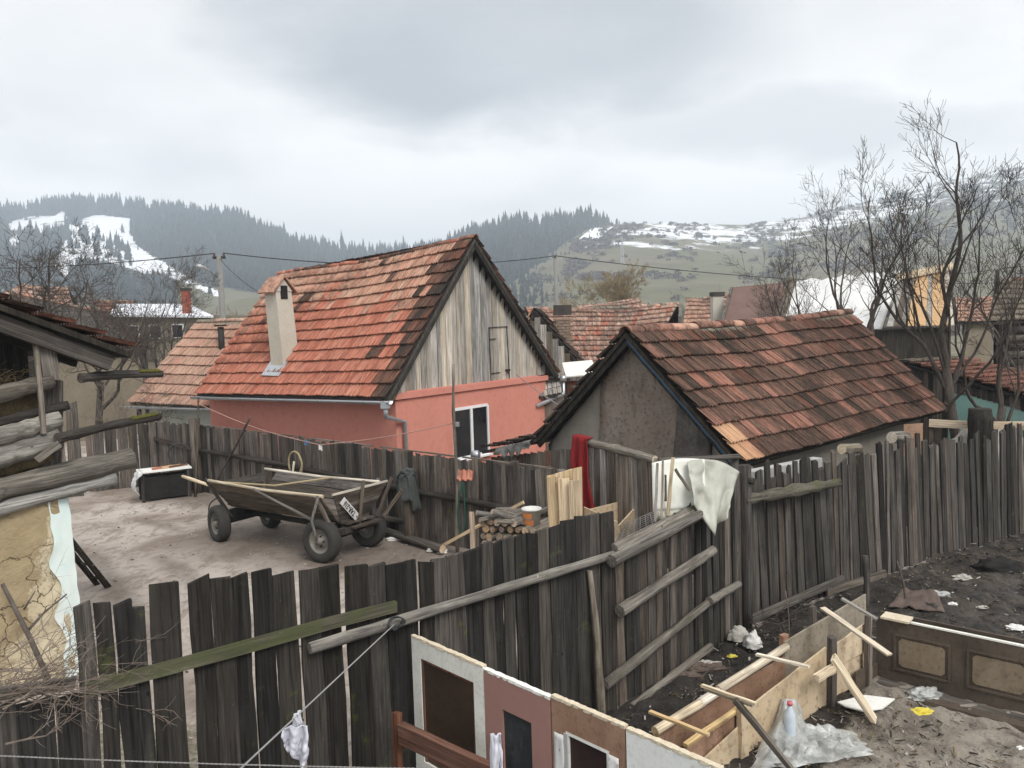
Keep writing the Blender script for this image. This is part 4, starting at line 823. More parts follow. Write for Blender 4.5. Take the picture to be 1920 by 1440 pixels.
# tall shed clad in planks and chipboard
a = [ay(1662, 612, 23.5), ay(1790, 610, 23.5), ay(1778, 496, 24.8), ay(1690, 515, 24.8)]; t = thing('chipboard_shed', 'tall steep shed end clad in grey planks and tan chipboard', 'shed', ((a[0].x+a[1].x)/2, a[0].y, 0)); nn = (a[1]-a[0]).cross(a[3]-a[0]).normalized()
for i, (mt, f0, f1) in enumerate((('wood_silver', 0, .10), ('wood_greybrown', .10, .20), ('wood_silver', .20, .30), ('osb', .30, .58), ('wood_silver', .58, .66), ('osb', .66, .90), ('wood_pale', .90, 1.0))):
    q = [a[0].lerp(a[1], f0+.004), a[0].lerp(a[1], f1-.004), a[3].lerp(a[2], f1-.004), a[3].lerp(a[2], f0+.004)]; q = [x+nn*.012*(i % 2) for x in q]; m = MB(); m.slab(q, .03); m.build('cladding_board', mt, t)
m = MB(); m.prism([V((x.x, x.y+.25, 0)) for x in (a[0], a[1])]+[V((a[1].x, a[1].y+3, 0)), V((a[0].x, a[0].y+3, 0))], (0, 0, a[0].z-.1)); m.build('wall', 'wood_black', t)
m = MB(); m.slab([a[1]+V((.05, 0, 0)), a[1]+V((.5, 3, 0)), a[2]+V((.2, 1.5, 0)), a[2]+V((.05, 0, .02))], .04); m.build('side_roof', 'wood_dark', t)
m = MB(); m.bar(ay(1680, 520, 24.6), ay(1786, 498, 24.6), .1, .2); m.build('top_board', 'wood_pale', t)
# right edge: grey shingle-tile barn with log wall, pink roofs
t_, n_, d_, h_ = backhouse('grey_tiled_barn', 'log barn with grey mossy tiled roof at the right edge', ay(1852, 606, 24), ay(2060, 596, 24), ay(1868, 527, 26.5), ay(2040, 512, 26.5), 'tile_grey', 8, 18, 'wood_black', 0, overhang=.25, rmats=('tile_brick', 'tile_grey'))
w1 = ay(1893, 612, 23.9)
for i in range(7):
    z = w1.z-.12-i*.24; log('wall_log', [(w1.x, w1.y+.1, z), (w1.x+3.4, w1.y+.1, z+.02)], .115, 'log_grey' if i % 2 else 'wood_dark', t_)
p = ay(1870, 528, 25.5); m = MB(); m.tube([p-Z*.4, p+Z*.35], .06, 8); m.build('stove_pipe', 'iron', t_)
backhouse('pink_roof_house', 'distant house with pale pink tiled roof between shed and barn', ay(1795, 606, 36), ay(1880, 604, 36), ay(1790, 560, 39), ay(1880, 556, 39), 'tile_tan', 7, 12, 'cream_wall', 0)
# left background: hip roofs behind the log barn
backhouse('mossy_roof_house', 'old house with grey-brown tiled roof behind the log barn', ay(60, 662, 27), ay(285, 653, 30), ay(20, 548, 31), ay(195, 585, 33), 'tile_brown', 11, 30, 'cream_wall', 0, gable='wood_dark', rmats=('tile_grey', 'tile_pale'))
backhouse('red_ridge_house', 'farther house with rusty red tiled ridge on the left', ay(-40, 580, 38), ay(140, 585, 38), ay(40, 535, 41), ay(128, 541, 41), 'tile_far', 6, 18, 'cream_wall', 0)
backhouse('low_red_house', 'low red tiled roof far left behind the leafless tree', ay(160, 588, 46), ay(262, 590, 46), ay(170, 562, 49), ay(250, 565, 49), 'tile_brick', 4, 16, 'cream_wall', 0)
a = [ay(205, 590, 40), ay(400, 592, 40), ay(358, 573, 44), ay(215, 573, 44)]; t = thing('snowy_roof_house', 'house with snow-white roof and red chimney behind the street lamp', 'house', ((a[0].x+a[1].x)/2, a[0].y, 0)); m = MB(); m.slab(a, .1); m.slab([a[3]+V((0, 4, -1.)), a[3], a[2], a[2]+V((0, 4, -1.))][::-1], .1); m.build('roof', 'snow_roof', t)
m = MB(); m.obox(V((a[0].x+.3, a[0].y+.3, 0)), (a[1].x-a[0].x-.6, 0, 0), (0, 6, 0), (0, 0, a[0].z-.15)); m.build('wall', 'cream_wall', t)
for i in range(4):
    m = MB(); x = a[0].x+1.0+i*1.1; m.box((x, a[0].y+.28, a[0].z-.9), (.6, .06, .7)); wn_ = m.build('window', 'pvc_white', t); m = MB(); m.box((x, a[0].y+.24, a[0].z-.9), (.48, .04, .58)); m.build('pane', 'window_glass', wn_)
p = ay(351, 586, 41); m = MB(); zt3 = ay(351, 545, 41).z; m.box((p.x, p.y, (p.z+zt3)/2-.2), (.34, .34, zt3-p.z+.4)); c_ = m.build('chimney', 'chimney_red', t); MB().box((p.x, p.y, zt3+.06), (.44, .44, .14)).build('cap', 'soot', c_)
# tiled wall-shed on the right, behind the tree
lA, lB = ay(1690, 668, 17.2), ay(1960, 752, 13.6); lt = thing('tiled_wall_shed', 'long low shed with brick-red tiles and dark boards behind the tree', 'shed', ((lA.x+lB.x)/2, (lA.y+lB.y)/2, 0))
dd = (lB-lA); lz = dd.z; dd.z = 0; ld = dd.normalized(); ln_ = V((-ld.y, ld.x, 0)); ln_ = ln_ if ln_.y > 0 else -ln_
A0 = ay(1684, 679, 18.2); B0 = ay(1975, 760, 15.0); dd = (B0-A0); dd.z = 0; ld = dd.normalized(); ln_ = V((-ld.y, ld.x, 0)); A1 = A0+ln_*1.9; B1 = B0+ln_*1.9
m = MB(); m.slab([A0, B0, B1, A1], .05); m.build('roof_deck', 'wood_black', lt)
tileroof(lt, B0+Z*.015, B1+Z*.015, A0+Z*.015, A1+Z*.015, 12, 9, lambda s, t: 'tile_brick' if t < .9 else 'tile_grey', 108)
nb = 30
for i in range(nb):
    p = A0.lerp(B0, (i+.5)/nb)+ln_*.12; b0 = min(p.z-.3, 1.98) if i > 9 else 0.; zt4 = p.z-.05; plank('plank', V((p.x, p.y, b0)), V((p.x, p.y, zt4)), dd.length/nb*.96, .025, -ln_, 'wood_mid' if i % 3 else 'wood_dark', lt, .02, .004)
p = A0.lerp(B0, .34)+ln_*.13; q = B0+ln_*.13; m = MB(); m.obox(V((p.x, p.y, 0)), V((q.x-p.x, q.y-p.y, 0)), ln_*.08, Z*1.96); m.build('teal_base', 'teal_wall', lt)
# ------------------------------------------------------------------ log barn, left foreground
wd_ = V((.66, .751, 0)).normalized(); wnrm = V((.751, -.66, 0))          # along the wall (right = away), outward normal
BC = V((-4.97, 8.70, 0)); barn = thing('log_barn', 'old grey log barn with open hay loft over a crumbling loam wall', 'barn', BC)
def B(s, z, o=0.): return V((BC.x, BC.y, 0))+wd_*s+Z*z+wnrm*o
m = MB()
def wallf(u, v):
    s = -4.2+4.2*u; e = .045*mnoise.noise(V((v*3.1, 7, 0)))+.02*mnoise.noise(V((v*11, 3, 0)))
    q = B(s+(e*u**6)*1.2+.04*(1-v)*u, v*(2.06+.02*u)); return q+wnrm*(.03*mnoise.noise(q*1.5)+.018*mnoise.noise(q*5))
m.sheet(wallf, 90, 60, .0); lw_ = m.build('loam_wall', 'adobe_wall', barn, True)
uv_ = [(i/90, j/60) for i in range(91) for j in range(61)]; setattr_pt(lw_, 'pale', [max(0., min(1., 1.15*(1-(1-u)*4.2/(.22+1.3*(1-v)**1.7)))) if v < .9 else 0. for u, v in uv_])
m = MB(); m.sheet(lambda u, v: B(-.04-.07*(1-u)*(1+1.2*mnoise.noise(V((v*7, 2, 5))))+.15*u+.035*mnoise.noise(V((v*3.1, 7, 0)))+.02*mnoise.noise(V((v*11, 3, 0)))+.05*(1-v), v*2.06, .022+.012*mnoise.noise(V((u*3, v*9, 1)))-.03*u), 6, 50, .0)
m.sheet(lambda u, v: B(.105+.035*mnoise.noise(V((v*3.1, 7, 0)))*(1-min(1, u*6))+.05*(1-v), v*2.05, -.01-u*4.), 24, 30, .0); m.build('lime_edge', 'lime_teal', barn, True)
# dark interior block behind the log storey
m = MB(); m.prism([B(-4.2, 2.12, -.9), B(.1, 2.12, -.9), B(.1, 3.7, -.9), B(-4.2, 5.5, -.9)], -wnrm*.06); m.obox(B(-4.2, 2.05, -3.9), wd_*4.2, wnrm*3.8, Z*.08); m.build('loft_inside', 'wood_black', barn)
def lz(z, s): return z-.16*max(-1.6, min(0., s))*-1.-.0
logs = [(2.11, .075, .60, 'log_pale'), (2.31, .115, .80, 'log_grey'), (2.64, .115, .04, 'log_pale'), (2.85, .105, .06, 'log_pale'), (2.99, .05, .16, 'wood_dark'), (3.27, .085, .02, 'wood_greybrown')]
for i, (z, r, ext, mt) in enumerate(logs):
    log('wall_log', [B(-4.2, z-.30, .02), B(-1.6, z-.26, .03), B(-.5, z-.08, .03), B(ext, z+.03, .03)], [r*1.15, r*1.1, r*1.05, r], mt, barn, 14, .13, 'wood_mid', 7)
for z0, z1, o_ in ((2.40, 2.56, -.05), (2.15, 2.22, -.03), (2.72, 2.78, -.02), (3.00, 3.24, -.10)):
    m = MB(); m.sheet(lambda u, v: B(-4.2+4.2*u, lz(z0+(z1-z0)*v, -4.2+4.2*u), o_+.05*mnoise.noise(V((u*26, v*3, z0)))), 60, 4, .04); m.build('clay_chinking', 'hay', barn, True)
m = MB(); hs = random.Random(4)
for i in range(900):
    s = hs.uniform(-4., .0); z = lz(3.32, s)+abs(hs.gauss(0, .09)); p = B(s, z, hs.uniform(-.6, -.02)); d = V((hs.gauss(0, 1), hs.gauss(0, 1), hs.gauss(0, .5))).normalized()*hs.uniform(.05, .16); m.tube([p, p+d*.5+V((0, 0, .01)), p+d], .0035, 3, False)
tag(m.build('hay', 'hay', barn), kind='stuff')
plank('corner_post', B(.0, 3.3, .02), B(-.03, 3.92, -.02), .17, .14, wnrm, 'wood_greybrown', barn, .03); plank('corner_post', B(-.05, 2.1, -.10), B(.06, 3.3, -.10), .20, .12, wnrm, 'wood_dark', barn)
plank('corner_board', B(-.14, 2.75, .13), B(-.13, 3.95, .06), .05, .03, wnrm, 'wood_greybrown', barn)
# roof over the loft: rafter, cross beam, tiles
EV = B(.80, 3.56, .25); RT = B(-3.8, 5.55, .25)
EVb, RTb = EV-wnrm*6.0, RT-wnrm*6.0
m = MB(); m.slab([EV, EVb, RTb, RT], .06); m.build('roof_deck', 'wood_black', barn)
tileroof(barn, EV+Z*.02, EVb+Z*.02, RT+Z*.02, RTb+Z*.02, 15, 26, lambda s, t: 'tile_brick' if rnd.random() < .6 else 'tile_brown', 0, far_name='tile_field')
plank('rafter', B(-3.8, 5.40, .08), B(.62, 3.45, .08), .16, .15, wnrm, 'wood_dark', barn, .04, .008); plank('rafter', B(-3.8, 5.42, -.9), B(.62, 3.46, -.9), .14, .12, wnrm, 'wood_black', barn)
plank('collar_beam', B(-3.2, 3.72, -.02), B(-.55, 3.98, -.02), .15, .12, wnrm, 'wood_greybrown', barn, .02)
def mosspole(px0, py0, px1, py1, y0, y1, r, label):
    a, b = ay(px0, py0, y0), ay(px1, py1, y1); t = thing('mossy_pole', label, 'pole', a, 'poles sticking out of the barn')
    log('shaft', [a, a.lerp(b, .5)+V((0, 0, .02)), b], [r*1.1, r, r*.9], 'wood_dark', t, 9, .16, 'wood_mid', 6)
    m = MB(); c = a.lerp(b, .86); m.sheet(lambda u, v: a.lerp(b, .70+.27*u)+V((0, -.3, .95)).normalized()*(r*1.0+.012*mnoise.noise(V((u*9, v*6, r*99))))+(b-a).cross(Z).normalized()*(v-.5)*r*1.5-Z*abs(v-.5)*r*.9, 14, 4, .02); m.build('moss', 'wood_moss', t, True)
m_ = MT('wood_moss', .95); v_ = m_.tc('Position', False); a_ = m_.noise(v_, 30, 4, .7); m_.bump(a_, 1., .02); m_.done(m_.mix(m_.rng(a_, .4, .65), (.115, .11, .022), (.07, .066, .018)))
mosspole(150, 709, 303, 701, 8.9, 9.8, .048, 'upper dark pole with yellow moss jutting from the barn loft'); mosspole(108, 822, 299, 781, 8.5, 9.8, .050, 'lower mossy pole jutting from the barn logs')
plank('brace', ay(68, 862, 8.45), ay(112, 832, 8.5), .07, .04, wnrm, 'log_grey', barn)
# branch leaning on the loam wall and the ladder behind the corner
t = thing('leaning_branch', 'bare branch leaning against the crumbling loam wall', 'branch', B(-.45, 0, .3)); m = MB(); a, b = B(-.30, .05, .35), B(-.62, 1.25, .10); m.tube([a, a.lerp(b, .5)+V((.02, 0, 0)), b], [.03, .027, .02], 7); c = a.lerp(b, .55); m.tube([c, c+wd_*.18+Z*.16, c+wd_*.42+Z*.30], [.017, .012, .008], 5); m.tube([c+Z*.25, c+wd_*.12+Z*.42], [.012, .006], 5); m.build('wood', 'bark_grey', t, True)
l0 = az(203, 1101, 0); lad = thing('ladder', 'dark wooden pole ladder leaning on the barn side', 'ladder', l0)
top = B(.30, 1.85, -1.75); side = V((-.22, .12, 0))
ra, rb = l0, top
for k in (0, 1): log('rail', [ra+side*k, rb+side*k], [.045, .035], 'wood_dark', lad, 8, .08)
for i in range(6):
    f = .10+.16*i; c = ra.lerp(rb, f); log('rung', [c-side*.22, c+side*1.2], .02, 'wood_dark', lad, 6, .05, None, 1)
# ------------------------------------------------------------------ fences
def fence(name, label, pts, wr, topf, mat, thick=.024, gap=.004, lean=(0, 0, 0), ragged=.03, rails=(), posts=(), out=None, bot=-.05, jit=.006, mats=None, tp=(-.02, .10)):
    pts = [V(p) for p in pts]; f = thing(name, label, 'fence', (pts[0]+pts[-1])/2); tot = sum((b-a).length for a, b in zip(pts, pts[1:])); done = 0
    for a, b in zip(pts, pts[1:]):
        d = (b-a); ln = d.length; d.normalize(); nn = V((d.y, -d.x, 0)) if out is None else out; x = 0
        while x < ln-.03:
            w_ = rnd.uniform(*wr); p = a+d*(x+w_/2)+nn*rnd.uniform(-jit, jit); s = (done+x+w_/2)/tot
            tz = topf(s)+rnd.gauss(0, ragged); tw = V((0, 0, 0))+d*rnd.gauss(0, .012)+nn*rnd.gauss(0, .008)
            plank('plank', V((p.x, p.y, bot)), V((p.x, p.y, tz))+V(lean)*tz+tw*tz, w_-gap*rnd.uniform(.2, 1.6), thick, nn, rnd.choice(mats) if mats else mat, f, ragged*1.0, .006, rnd.uniform(*tp), rnd.gauss(0, .012))
            x += w_
        done += ln
    return f
# front fence: board by board
fd = (FF1-FF0).normalized(); fn_ = V((fd.y, -fd.x, 0))
ff = thing('front_fence', 'tall dark plank fence across the foreground', 'fence', FF0.lerp(FF1, .5))
def onff(px): 
    d = ray(px, 1000); o = V((0, 0, CAMH)); k = (FF0-o).dot(fn_)/d.dot(fn_); q = o+d*k; return (q-FF0).dot(fd)
def zff(px, py): return onplane(px, py, FF0, fn_).z
FB = [(-75, -35, 1318), (-35, 0, 1320), (2, 36, 1325), (37, 76, 1318), (78, 128, 1310), (127, 160, 1132), (165, 197, 1130), (204, 236, 1132), (236, 264, 1140), (270, 327, 1094), (348, 387, 1086), (388, 424, 1085), (424, 458, 1080), (465, 503, 1070), (506, 546, 1076), (556, 592, 1068), (593, 631, 1062), (641, 682, 1060), (682, 718, 1060), (719, 756, 1057), (757, 776, 1052), (781, 806, 1054), (807, 833, 1048), (835, 864, 1040), (867, 897, 1032), (899, 920, 1018), (921, 938, 1016), (939, 958, 1008), (965, 984, 1004), (985, 1003, 1000), (1003, 1026, 992), (1027, 1050, 986), (1051, 1076, 974), (1077, 1102, 968), (1105, 1122, 964), (1123, 1146, 960)]
for i, (a, b, y) in enumerate(FB):
    s0, s1 = onff(a), onff(b); w_ = s1-s0; p = FF0+fd*(s0+s1)/2+fn_*(rnd.uniform(-.004, .004)+(.012 if i % 2 else 0)); tz = zff((a+b)/2, y)
    plank('plank', V((p.x, p.y, -.05)), V((p.x, p.y, tz)), w_*rnd.uniform(1.05, 1.15), .026, fn_, ('wood_charcoal' if rnd.random() < .75 else 'wood_dark') if i < 21 else ('wood_dark' if rnd.random() < .5 else 'wood_charcoal'), ff, .022, .008, rnd.uniform(.03, .09) if i < 17 else .02, rnd.gauss(0, .008), 6)
def rail_on(root, name, p0, p1, off, kind, mat, w_=.10, r=.05, pl=None, t_=.04):
    n, q = pl; a, b = onplane(*p0, q+n*off, n), onplane(*p1, q+n*off, n)
    return plank(name, a, b, w_, t_, n, mat, root, .02, .006) if kind == 'b' else log(name, [a, a.lerp(b, .5), b], [r, r*.95, r*.9], mat, root, 9, .10, None, 6)
PLF = (fn_, FF0)
rail_on(ff, 'rail', (163, 1293), (742, 1136), .045, 'b', 'wood_mossy', .085, pl=PLF); rail_on(ff, 'rail', (580, 1216), (1150, 1040), .075, 'l', 'log_grey', r=.046, pl=PLF)
rail_on(ff, 'rail', (-60, 1310), (140, 1282), .05, 'b', 'wood_greybrown', .07, pl=PLF)
for px in (768, 1148): 
    p = FF0+fd*onff(px)-fn_*.09; log('post', [V((p.x, p.y, -.1)), V((p.x, p.y, 1.80))], .055, 'wood_dark', ff, 9)
# wire loops round the rail end, and a split stake against the fence
c = onplane(742, 1168, FF0+fn_*.15, fn_); t = thing('wire_knot', 'loop of dark wire tied round the fence rail', 'wire', c)
m = MB()
for k in range(3): m.tube([c+fd*math.cos(u)*(.055+.01*k)+Z*math.sin(u)*(.05-.008*k)+fn_*.02*math.sin(u*2+k) for u in np.linspace(0, 6.283, 16)], .006, 5)
m.build('coil', 'wire_dark', t)
a, b = onplane(1128, 1340, FF0+fn_*.12, fn_), onplane(1106, 1070, FF0+fn_*.06, fn_); t = thing('split_stake', 'thin split stake leaning upright near the fence corner', 'stake', a); log('shaft', [V((a.x, a.y, .0)), a.lerp(b, .5)+fd*.02, b], [.05, .045, .03], 'bark_log', t, 8, .2, None, 5)
# middle fence
md = (MF1-FF1).normalized(); mn = V((md.y, -md.x, 0)); mf = fence('middle_fence', 'weathered slab fence with slanting log rails below the white sheet', [FF1-md*.10, MF1], (.085, .15), lambda s: 1.52+.38*s, 'wood_greybrown', .026, .006, ragged=.05, mats=['wood_dark', 'wood_mid', 'wood_dark', 'wood_charcoal', 'wood_mid'])
PLM = (mn, FF1)
rail_on(mf, 'rail', (1146, 1052), (1318, 962), .09, 'l', 'log_grey', r=.06, pl=PLM); rail_on(mf, 'rail', (1150, 1030), (1300, 955), .02, 'l', 'bark_log', r=.055, pl=PLM)
rail_on(mf, 'rail', (1162, 1146), (1337, 1032), .07, 'l', 'log_grey', r=.062, pl=PLM); rail_on(mf, 'rail', (1134, 1285), (1338, 1122), .07, 'l', 'log_grey', r=.05, pl=PLM); rail_on(mf, 'rail', (1330, 1128), (1385, 1095), .10, 'l', 'log_grey', r=.05, pl=PLM)
rail_on(mf, 'rail', (1184, 1328), (1332, 1212), .10, 'l', 'log_grey', r=.05, pl=PLM)
log('post', [MF1+V((.02, -.02, -.1)), MF1+V((.02, -.02, 2.0))], .07, 'wood_dark', mf, 9, .15)
# right fence
rf = fence('picket_fence', 'long dark fence of uneven slab pickets running off to the right', RF, (.085, .165), lambda s: 1.80+.03*math.sin(s*22)-.05*s, 'wood_dark', .03, .018, (-.03, .03, 0), .06, bot=-.08, jit=.022, mats=['wood_dark', 'wood_dark', 'wood_charcoal', 'wood_dark', 'wood_mid'])
r0d = (RF[1]-RF[0]).normalized(); rn = V((r0d.y, -r0d.x, 0)); PLR = (rn, RF[0])
a, b = onplane(1393, 938, RF[0]+rn*.09, rn), onplane(1572, 905, RF[0]+rn*.09, rn); log('rail', [a, a.lerp(b, .5), b], [.06, .085, .065], 'bark_moss', rf, 8, .28, None, 6)
for q in (((1400, 1165), (1580, 1085)), ((1550, 1110), (1660, 1075))): rail_on(rf, 'kick_board', *q, .08, 'b', 'wood_greybrown', .10, pl=PLR)
# back fence along the red house
BF = [V((-8.75, 19.65, 0)), V((-7.32, 18.75, 0)), V((-1.88, 14.18, 0)), V((.66, 12.25, 0))]
bf = fence('back_fence', 'brown plank fence with log rail between the yard and the red house', BF, (.085, .15), lambda s: 1.60-.10*s, 'wood_mid', .022, -.010, tp=(-.03, .0), ragged=.02, mats=['wood_mid', 'wood_mid', 'wood_dark', 'wood_mid', 'wood_greybrown'])
bd2 = (BF[2]-BF[1]).normalized(); bn_ = V((bd2.y, -bd2.x, 0))
log('rail', [BF[1]+bn_*.09+Z*1.02, BF[1].lerp(BF[2], .4)+bn_*.09+Z*.99, BF[2]+bn_*.09+Z*.88, BF[3]+bn_*.09+Z*.78], [.05, .055, .06, .06], 'wood_dark', bf, 9, .1, None, 5)
plank('rail', BF[0]+bn_*.06+Z*1.2, BF[1]+bn_*.06+Z*1.02, .08, .04, bn_, 'wood_mid', bf)
for i in range(5):
    a, b = BF[1].lerp(BF[3], i/5+.01), BF[1].lerp(BF[3], (i+1)/5-.01); q = lambda p: (p-BF[0]).length/11.9; plank('top_cap', a+Z*(1.615-.10*q(a)), b+Z*(1.615-.10*q(b)), .05, .02, Z, 'wood_greybrown', bf, .005, .003)
for p, h, r in ((BF[0]+bn_*.05, 1.62, .09), (BF[1]+bn_*.10, 1.75, .13), (az(470, 912, 0)+bn_*.0, 1.25, .07), (BF[3]+V((.05, 0, 0)), 1.5, .07)):
    p = V((p.x, p.y, 0)); log('post', [p-Z*.1, p+Z*h], [r, r*.95], 'wood_mid', bf, 10, .08)
for a, b, r in (((690, 968), (792, 982), .055), ((690, 985), (830, 1030), .07)):
    p, q = az(*a, .30 if r < .06 else .10), az(*b, .25 if r < .06 else .08); t = thing('loose_pole', 'pale pole lying along the foot of the back fence' if r < .06 else 'thick dark pole lying on the ground by the back fence', 'pole', p); log('shaft', [p, q], r, 'log_grey' if r < .06 else 'wood_dark', t, 9, .1, 'firewood')
# gate boards and clutter left of the back fence
fence('side_fence', 'short dark board gate left of the yard corner', [V((-10.2, 19.2, 0)), V((-8.85, 19.72, 0))], (.10, .16), lambda s: 1.55, 'wood_dark', .022, .006, ragged=.03, mats=['wood_dark', 'wood_mid'])
fence('far_side_fence', 'grey boards standing behind the barn corner', [V((-11.6, 18.4, 0)), V((-10.2, 18.7, 0))], (.12, .18), lambda s: 2.1, 'wood_greybrown', .022, .01, ragged=.08)
# fence with the log top, red blanket
LFa, LFb = ay(1092, 828, 11.0), ay(1228, 862, 9.95); ld2 = (LFb-LFa); ld2.z = 0; ld2.normalize(); lnn = V((ld2.y, -ld2.x, 0)); lnn = lnn if lnn.y < 0 else -lnn
lf = fence('log_topped_fence', 'silvery plank fence with a round log along its top', [V((LFa.x, LFa.y, 0)), V((LFb.x, LFb.y, 0))], (.10, .135), lambda s: LFa.z-.03+(LFb.z-LFa.z)*s, 'wood_silver', .022, .004, ragged=.008, mats=['wood_silver', 'wood_greybrown', 'wood_greybrown'], out=lnn)
log('top_log', [LFa+Z*.01, LFa.lerp(LFb, .5)+Z*.015, LFb+Z*.0], [.06, .06, .055], 'log_grey', lf, 10, .1, 'wood_pale', 5)
log('lower_rail', [LFa+lnn*.07-Z*1.15, LFb+lnn*.07-Z*1.12], .05, 'bark_log', lf, 9, .15)
t = thing('red_blanket', 'dark red blanket hung over the end of the log-topped fence', 'blanket', V((LFa.x, LFa.y, LFa.z-.9))); m = MB()
def bl(u, v):
    s = -.10+.30*u+.06*v*u; f = .038*math.sin(u*13+v*3)*min(1, v*3)+.02*mnoise.noise(V((u*4, v*5, 2))); z = LFa.z+.085-max(0, v-.08)*1.25 if v > .08 else LFa.z+.085
    o = .10*(v/.08)-.02 if v < .08 else .085+.03*v; q = V((LFa.x, LFa.y, 0))+ld2*(s+.10*v*v*(u+.5))+lnn*(o+f); return V((q.x, q.y, z-.02*u))
m.sheet(bl, 16, 24, .012); m.build('cloth', 'cloth_red', t, True)
# ------------------------------------------------------------------ white sheet on the corner
S0, S1 = ay(1234, 863, 9.0), ay(1384, 856, 9.35); t = thing('sheet_bar', 'thin horizontal pole carrying the white sheet', 'pole', S0); log('shaft', [S0, S1+(S1-S0)*.02], .028, 'wood_greybrown', t, 8, .1)
for p, mt in ((S0+V((.0, .05, 0)), 'wood_greybrown'), (S1+V((-.03, .06, 0)), 'wood_dark')): log('upright', [V((p.x, p.y, 0)), V((p.x, p.y, p.z+.01))], .045, mt, t, 8)
sht = thing('white_sheet', 'dirty white board and greyish sheet draped over the fence corner', 'sheet', V((S0.x, S0.y, 1.3)))
c4 = [ay(1222, 868, 8.75), ay(1320, 862, 8.85), ay(1322, 952, 8.72), ay(1224, 958, 8.62)]
m = MB(); m.sheet(lambda u, v: c4[0].lerp(c4[1], u).lerp(c4[3].lerp(c4[2], u), v)+V((0, -.02, 0))*mnoise.noise(V((u*3, v*3, 1)))+Z*.03*math.sin(u*3.1)*(1-v), 14, 14, .02); m.build('board', 'sheet_white', sht, True)
# draped polythene: fan from the bar down to a point
pa, pb, pc = [ay(1296, 868, 8.78), ay(1340, 863, 9.0), ay(1386, 884, 9.1)], None, ay(1338, 1005, 8.55)
def drape(u, v):
    tp = ay(1288+98*u, 866-9*math.sin(u*3)+20*u*u, 8.72+.38*u); lw = ay(1300+62*u, 935+68*(1-abs(u-.62)*1.35), 8.52+.10*u); q = tp.lerp(lw, v)
    return q+V((0, -1, 0))*(.085*math.sin(u*11+v*2.5)*v**.7+.05*mnoise.noise(V((u*6, v*5, 7)))+.02*mnoise.noise(V((u*16, v*11, 3))))
m = MB(); m.sheet(drape, 26, 22, .006); m.build('drape', 'poly_grey', sht, True)
m = MB(); m.sheet(lambda u, v: c4[3].lerp(c4[2], u)+V((0, -.03, 0))+Z*(-.11*v)+V((0, -.05, 0))*math.sin(v*3)+Z*.02*mnoise.noise(V((u*8, v*3, 3))), 14, 5, .01); m.build('fold', 'poly_grey', sht, True)
for i, (a, b, y, w_, mt) in enumerate((((1233, 868), (1228, 978), 8.52, .028, 'wood_silver'), ((1243, 862), (1240, 973), 8.5, .022, 'firewood'), ((1262, 858), (1252, 966), 8.55, .035, 'wood_pale'), ((1248, 890), (1248, 940), 8.47, .022, 'wood_mid'), ((1266, 880), (1293, 920), 8.46, .03, 'wood_greybrown'))):
    q = ay(*b, y); tt = thing('lath', ['grey lath standing against the white sheet, leftmost', 'reddish lath standing second from left on the white sheet', 'long pale lath standing tallest against the white sheet', 'short dark lath low on the white sheet', 'weathered short stick slanting across the white sheet'][i], 'lath', q, 'laths on the white sheet'); plank('strip', q, ay(*a, y-.02), w_, .018, (0, -1, 0), mt, tt, .01, .003)
c5 = ay(1415, 903, 9.45); t = thing('black_pipe', 'short black pole end sticking out beside the white sheet', 'pole', c5); log('shaft', [ay(1370, 890, 9.6), c5], .035, 'wood_black', t, 8)
# wire mesh behind the fence corner
t = thing('wire_mesh', 'sloping panel of thin wire mesh behind the fence corner', 'mesh', az(1160, 1010, 1.3)); m = MB(); q4 = [ay(1146, 1032, 8.6), ay(1250, 975, 9.3), ay(1235, 955, 10.0), ay(1165, 985, 9.6)]
for i in range(9): f = i/8; m.tube([q4[0].lerp(q4[1], f), q4[3].lerp(q4[2], f)], .004, 4); m.tube([q4[0].lerp(q4[3], f), q4[1].lerp(q4[2], f)], .004, 4)
m.build('wires', 'wire_grey', t)
# ------------------------------------------------------------------ pine board panel, firewood, bucket
t = thing('pine_panel', 'folded panel of fresh yellow pine boards standing by the firewood', 'panel', az(1060, 1010, .45)); q4 = [ay(1030, 992, 10.2), ay(1090, 975, 10.0), ay(1088, 902, 10.0), ay(1026, 893, 10.2)]
for i in range(3):
    f0, f1 = i/3+.006, (i+1)/3-.006; a, b = q4[0].lerp(q4[1], (f0+f1)/2), q4[3].lerp(q4[2], (f0+f1)/2); a = a-(b-a)*1.1; plank('board', V((a.x, a.y, max(a.z, .0))), b, (q4[1]-q4[0]).length*(f1-f0), .02, (0, -1, 0), 'wood_fresh', t, .006, .002)
r4 = [ay(1090, 975, 10.02), ay(1034, 985, 10.8), ay(1026, 893, 10.8), ay(1091, 874, 10.05)]
for i in range(4):
    f0 = (i+.5)/4; a, b = r4[0].lerp(r4[1], f0), r4[3].lerp(r4[2], f0); plank('board', V((a.x, a.y, 0)), b, .18, .02, (.6, -.5, 0), 'wood_fresh', t, .01, .002)
c6 = az(1128, 985, .9); t = thing('plywood_crate', 'open orange plywood crate between the pine panel and the fence', 'crate', V((1.13, 9.85, 0))); z1 = 3.8-.0
ctop = ay(1098, 950, 10.0).z; pA_, pB_, pC_ = ay(1096, 950, 10.1), ay(1158, 968, 9.3), ay(1150, 955, 10.1)
for a, b in ((pA_, pB_), (pB_, pC_+V((.25, 0, 0))), (pA_, pC_+V((.1, .4, 0)))):
    m = MB(); d = V((b.x-a.x, b.y-a.y, 0)); s_ = d.cross(Z).normalized()*.018; m.obox(V((a.x, a.y, 0)), d, s_, Z*min(a.z, b.z)); m.build('side', 'ply', t)
fw = [ay(890, 1018, 11.8), ay(1000, 990, 11.2)]; fdir = V((.90, .42, 0)).normalized(); across = V((.45, -.89, 0)).normalized()
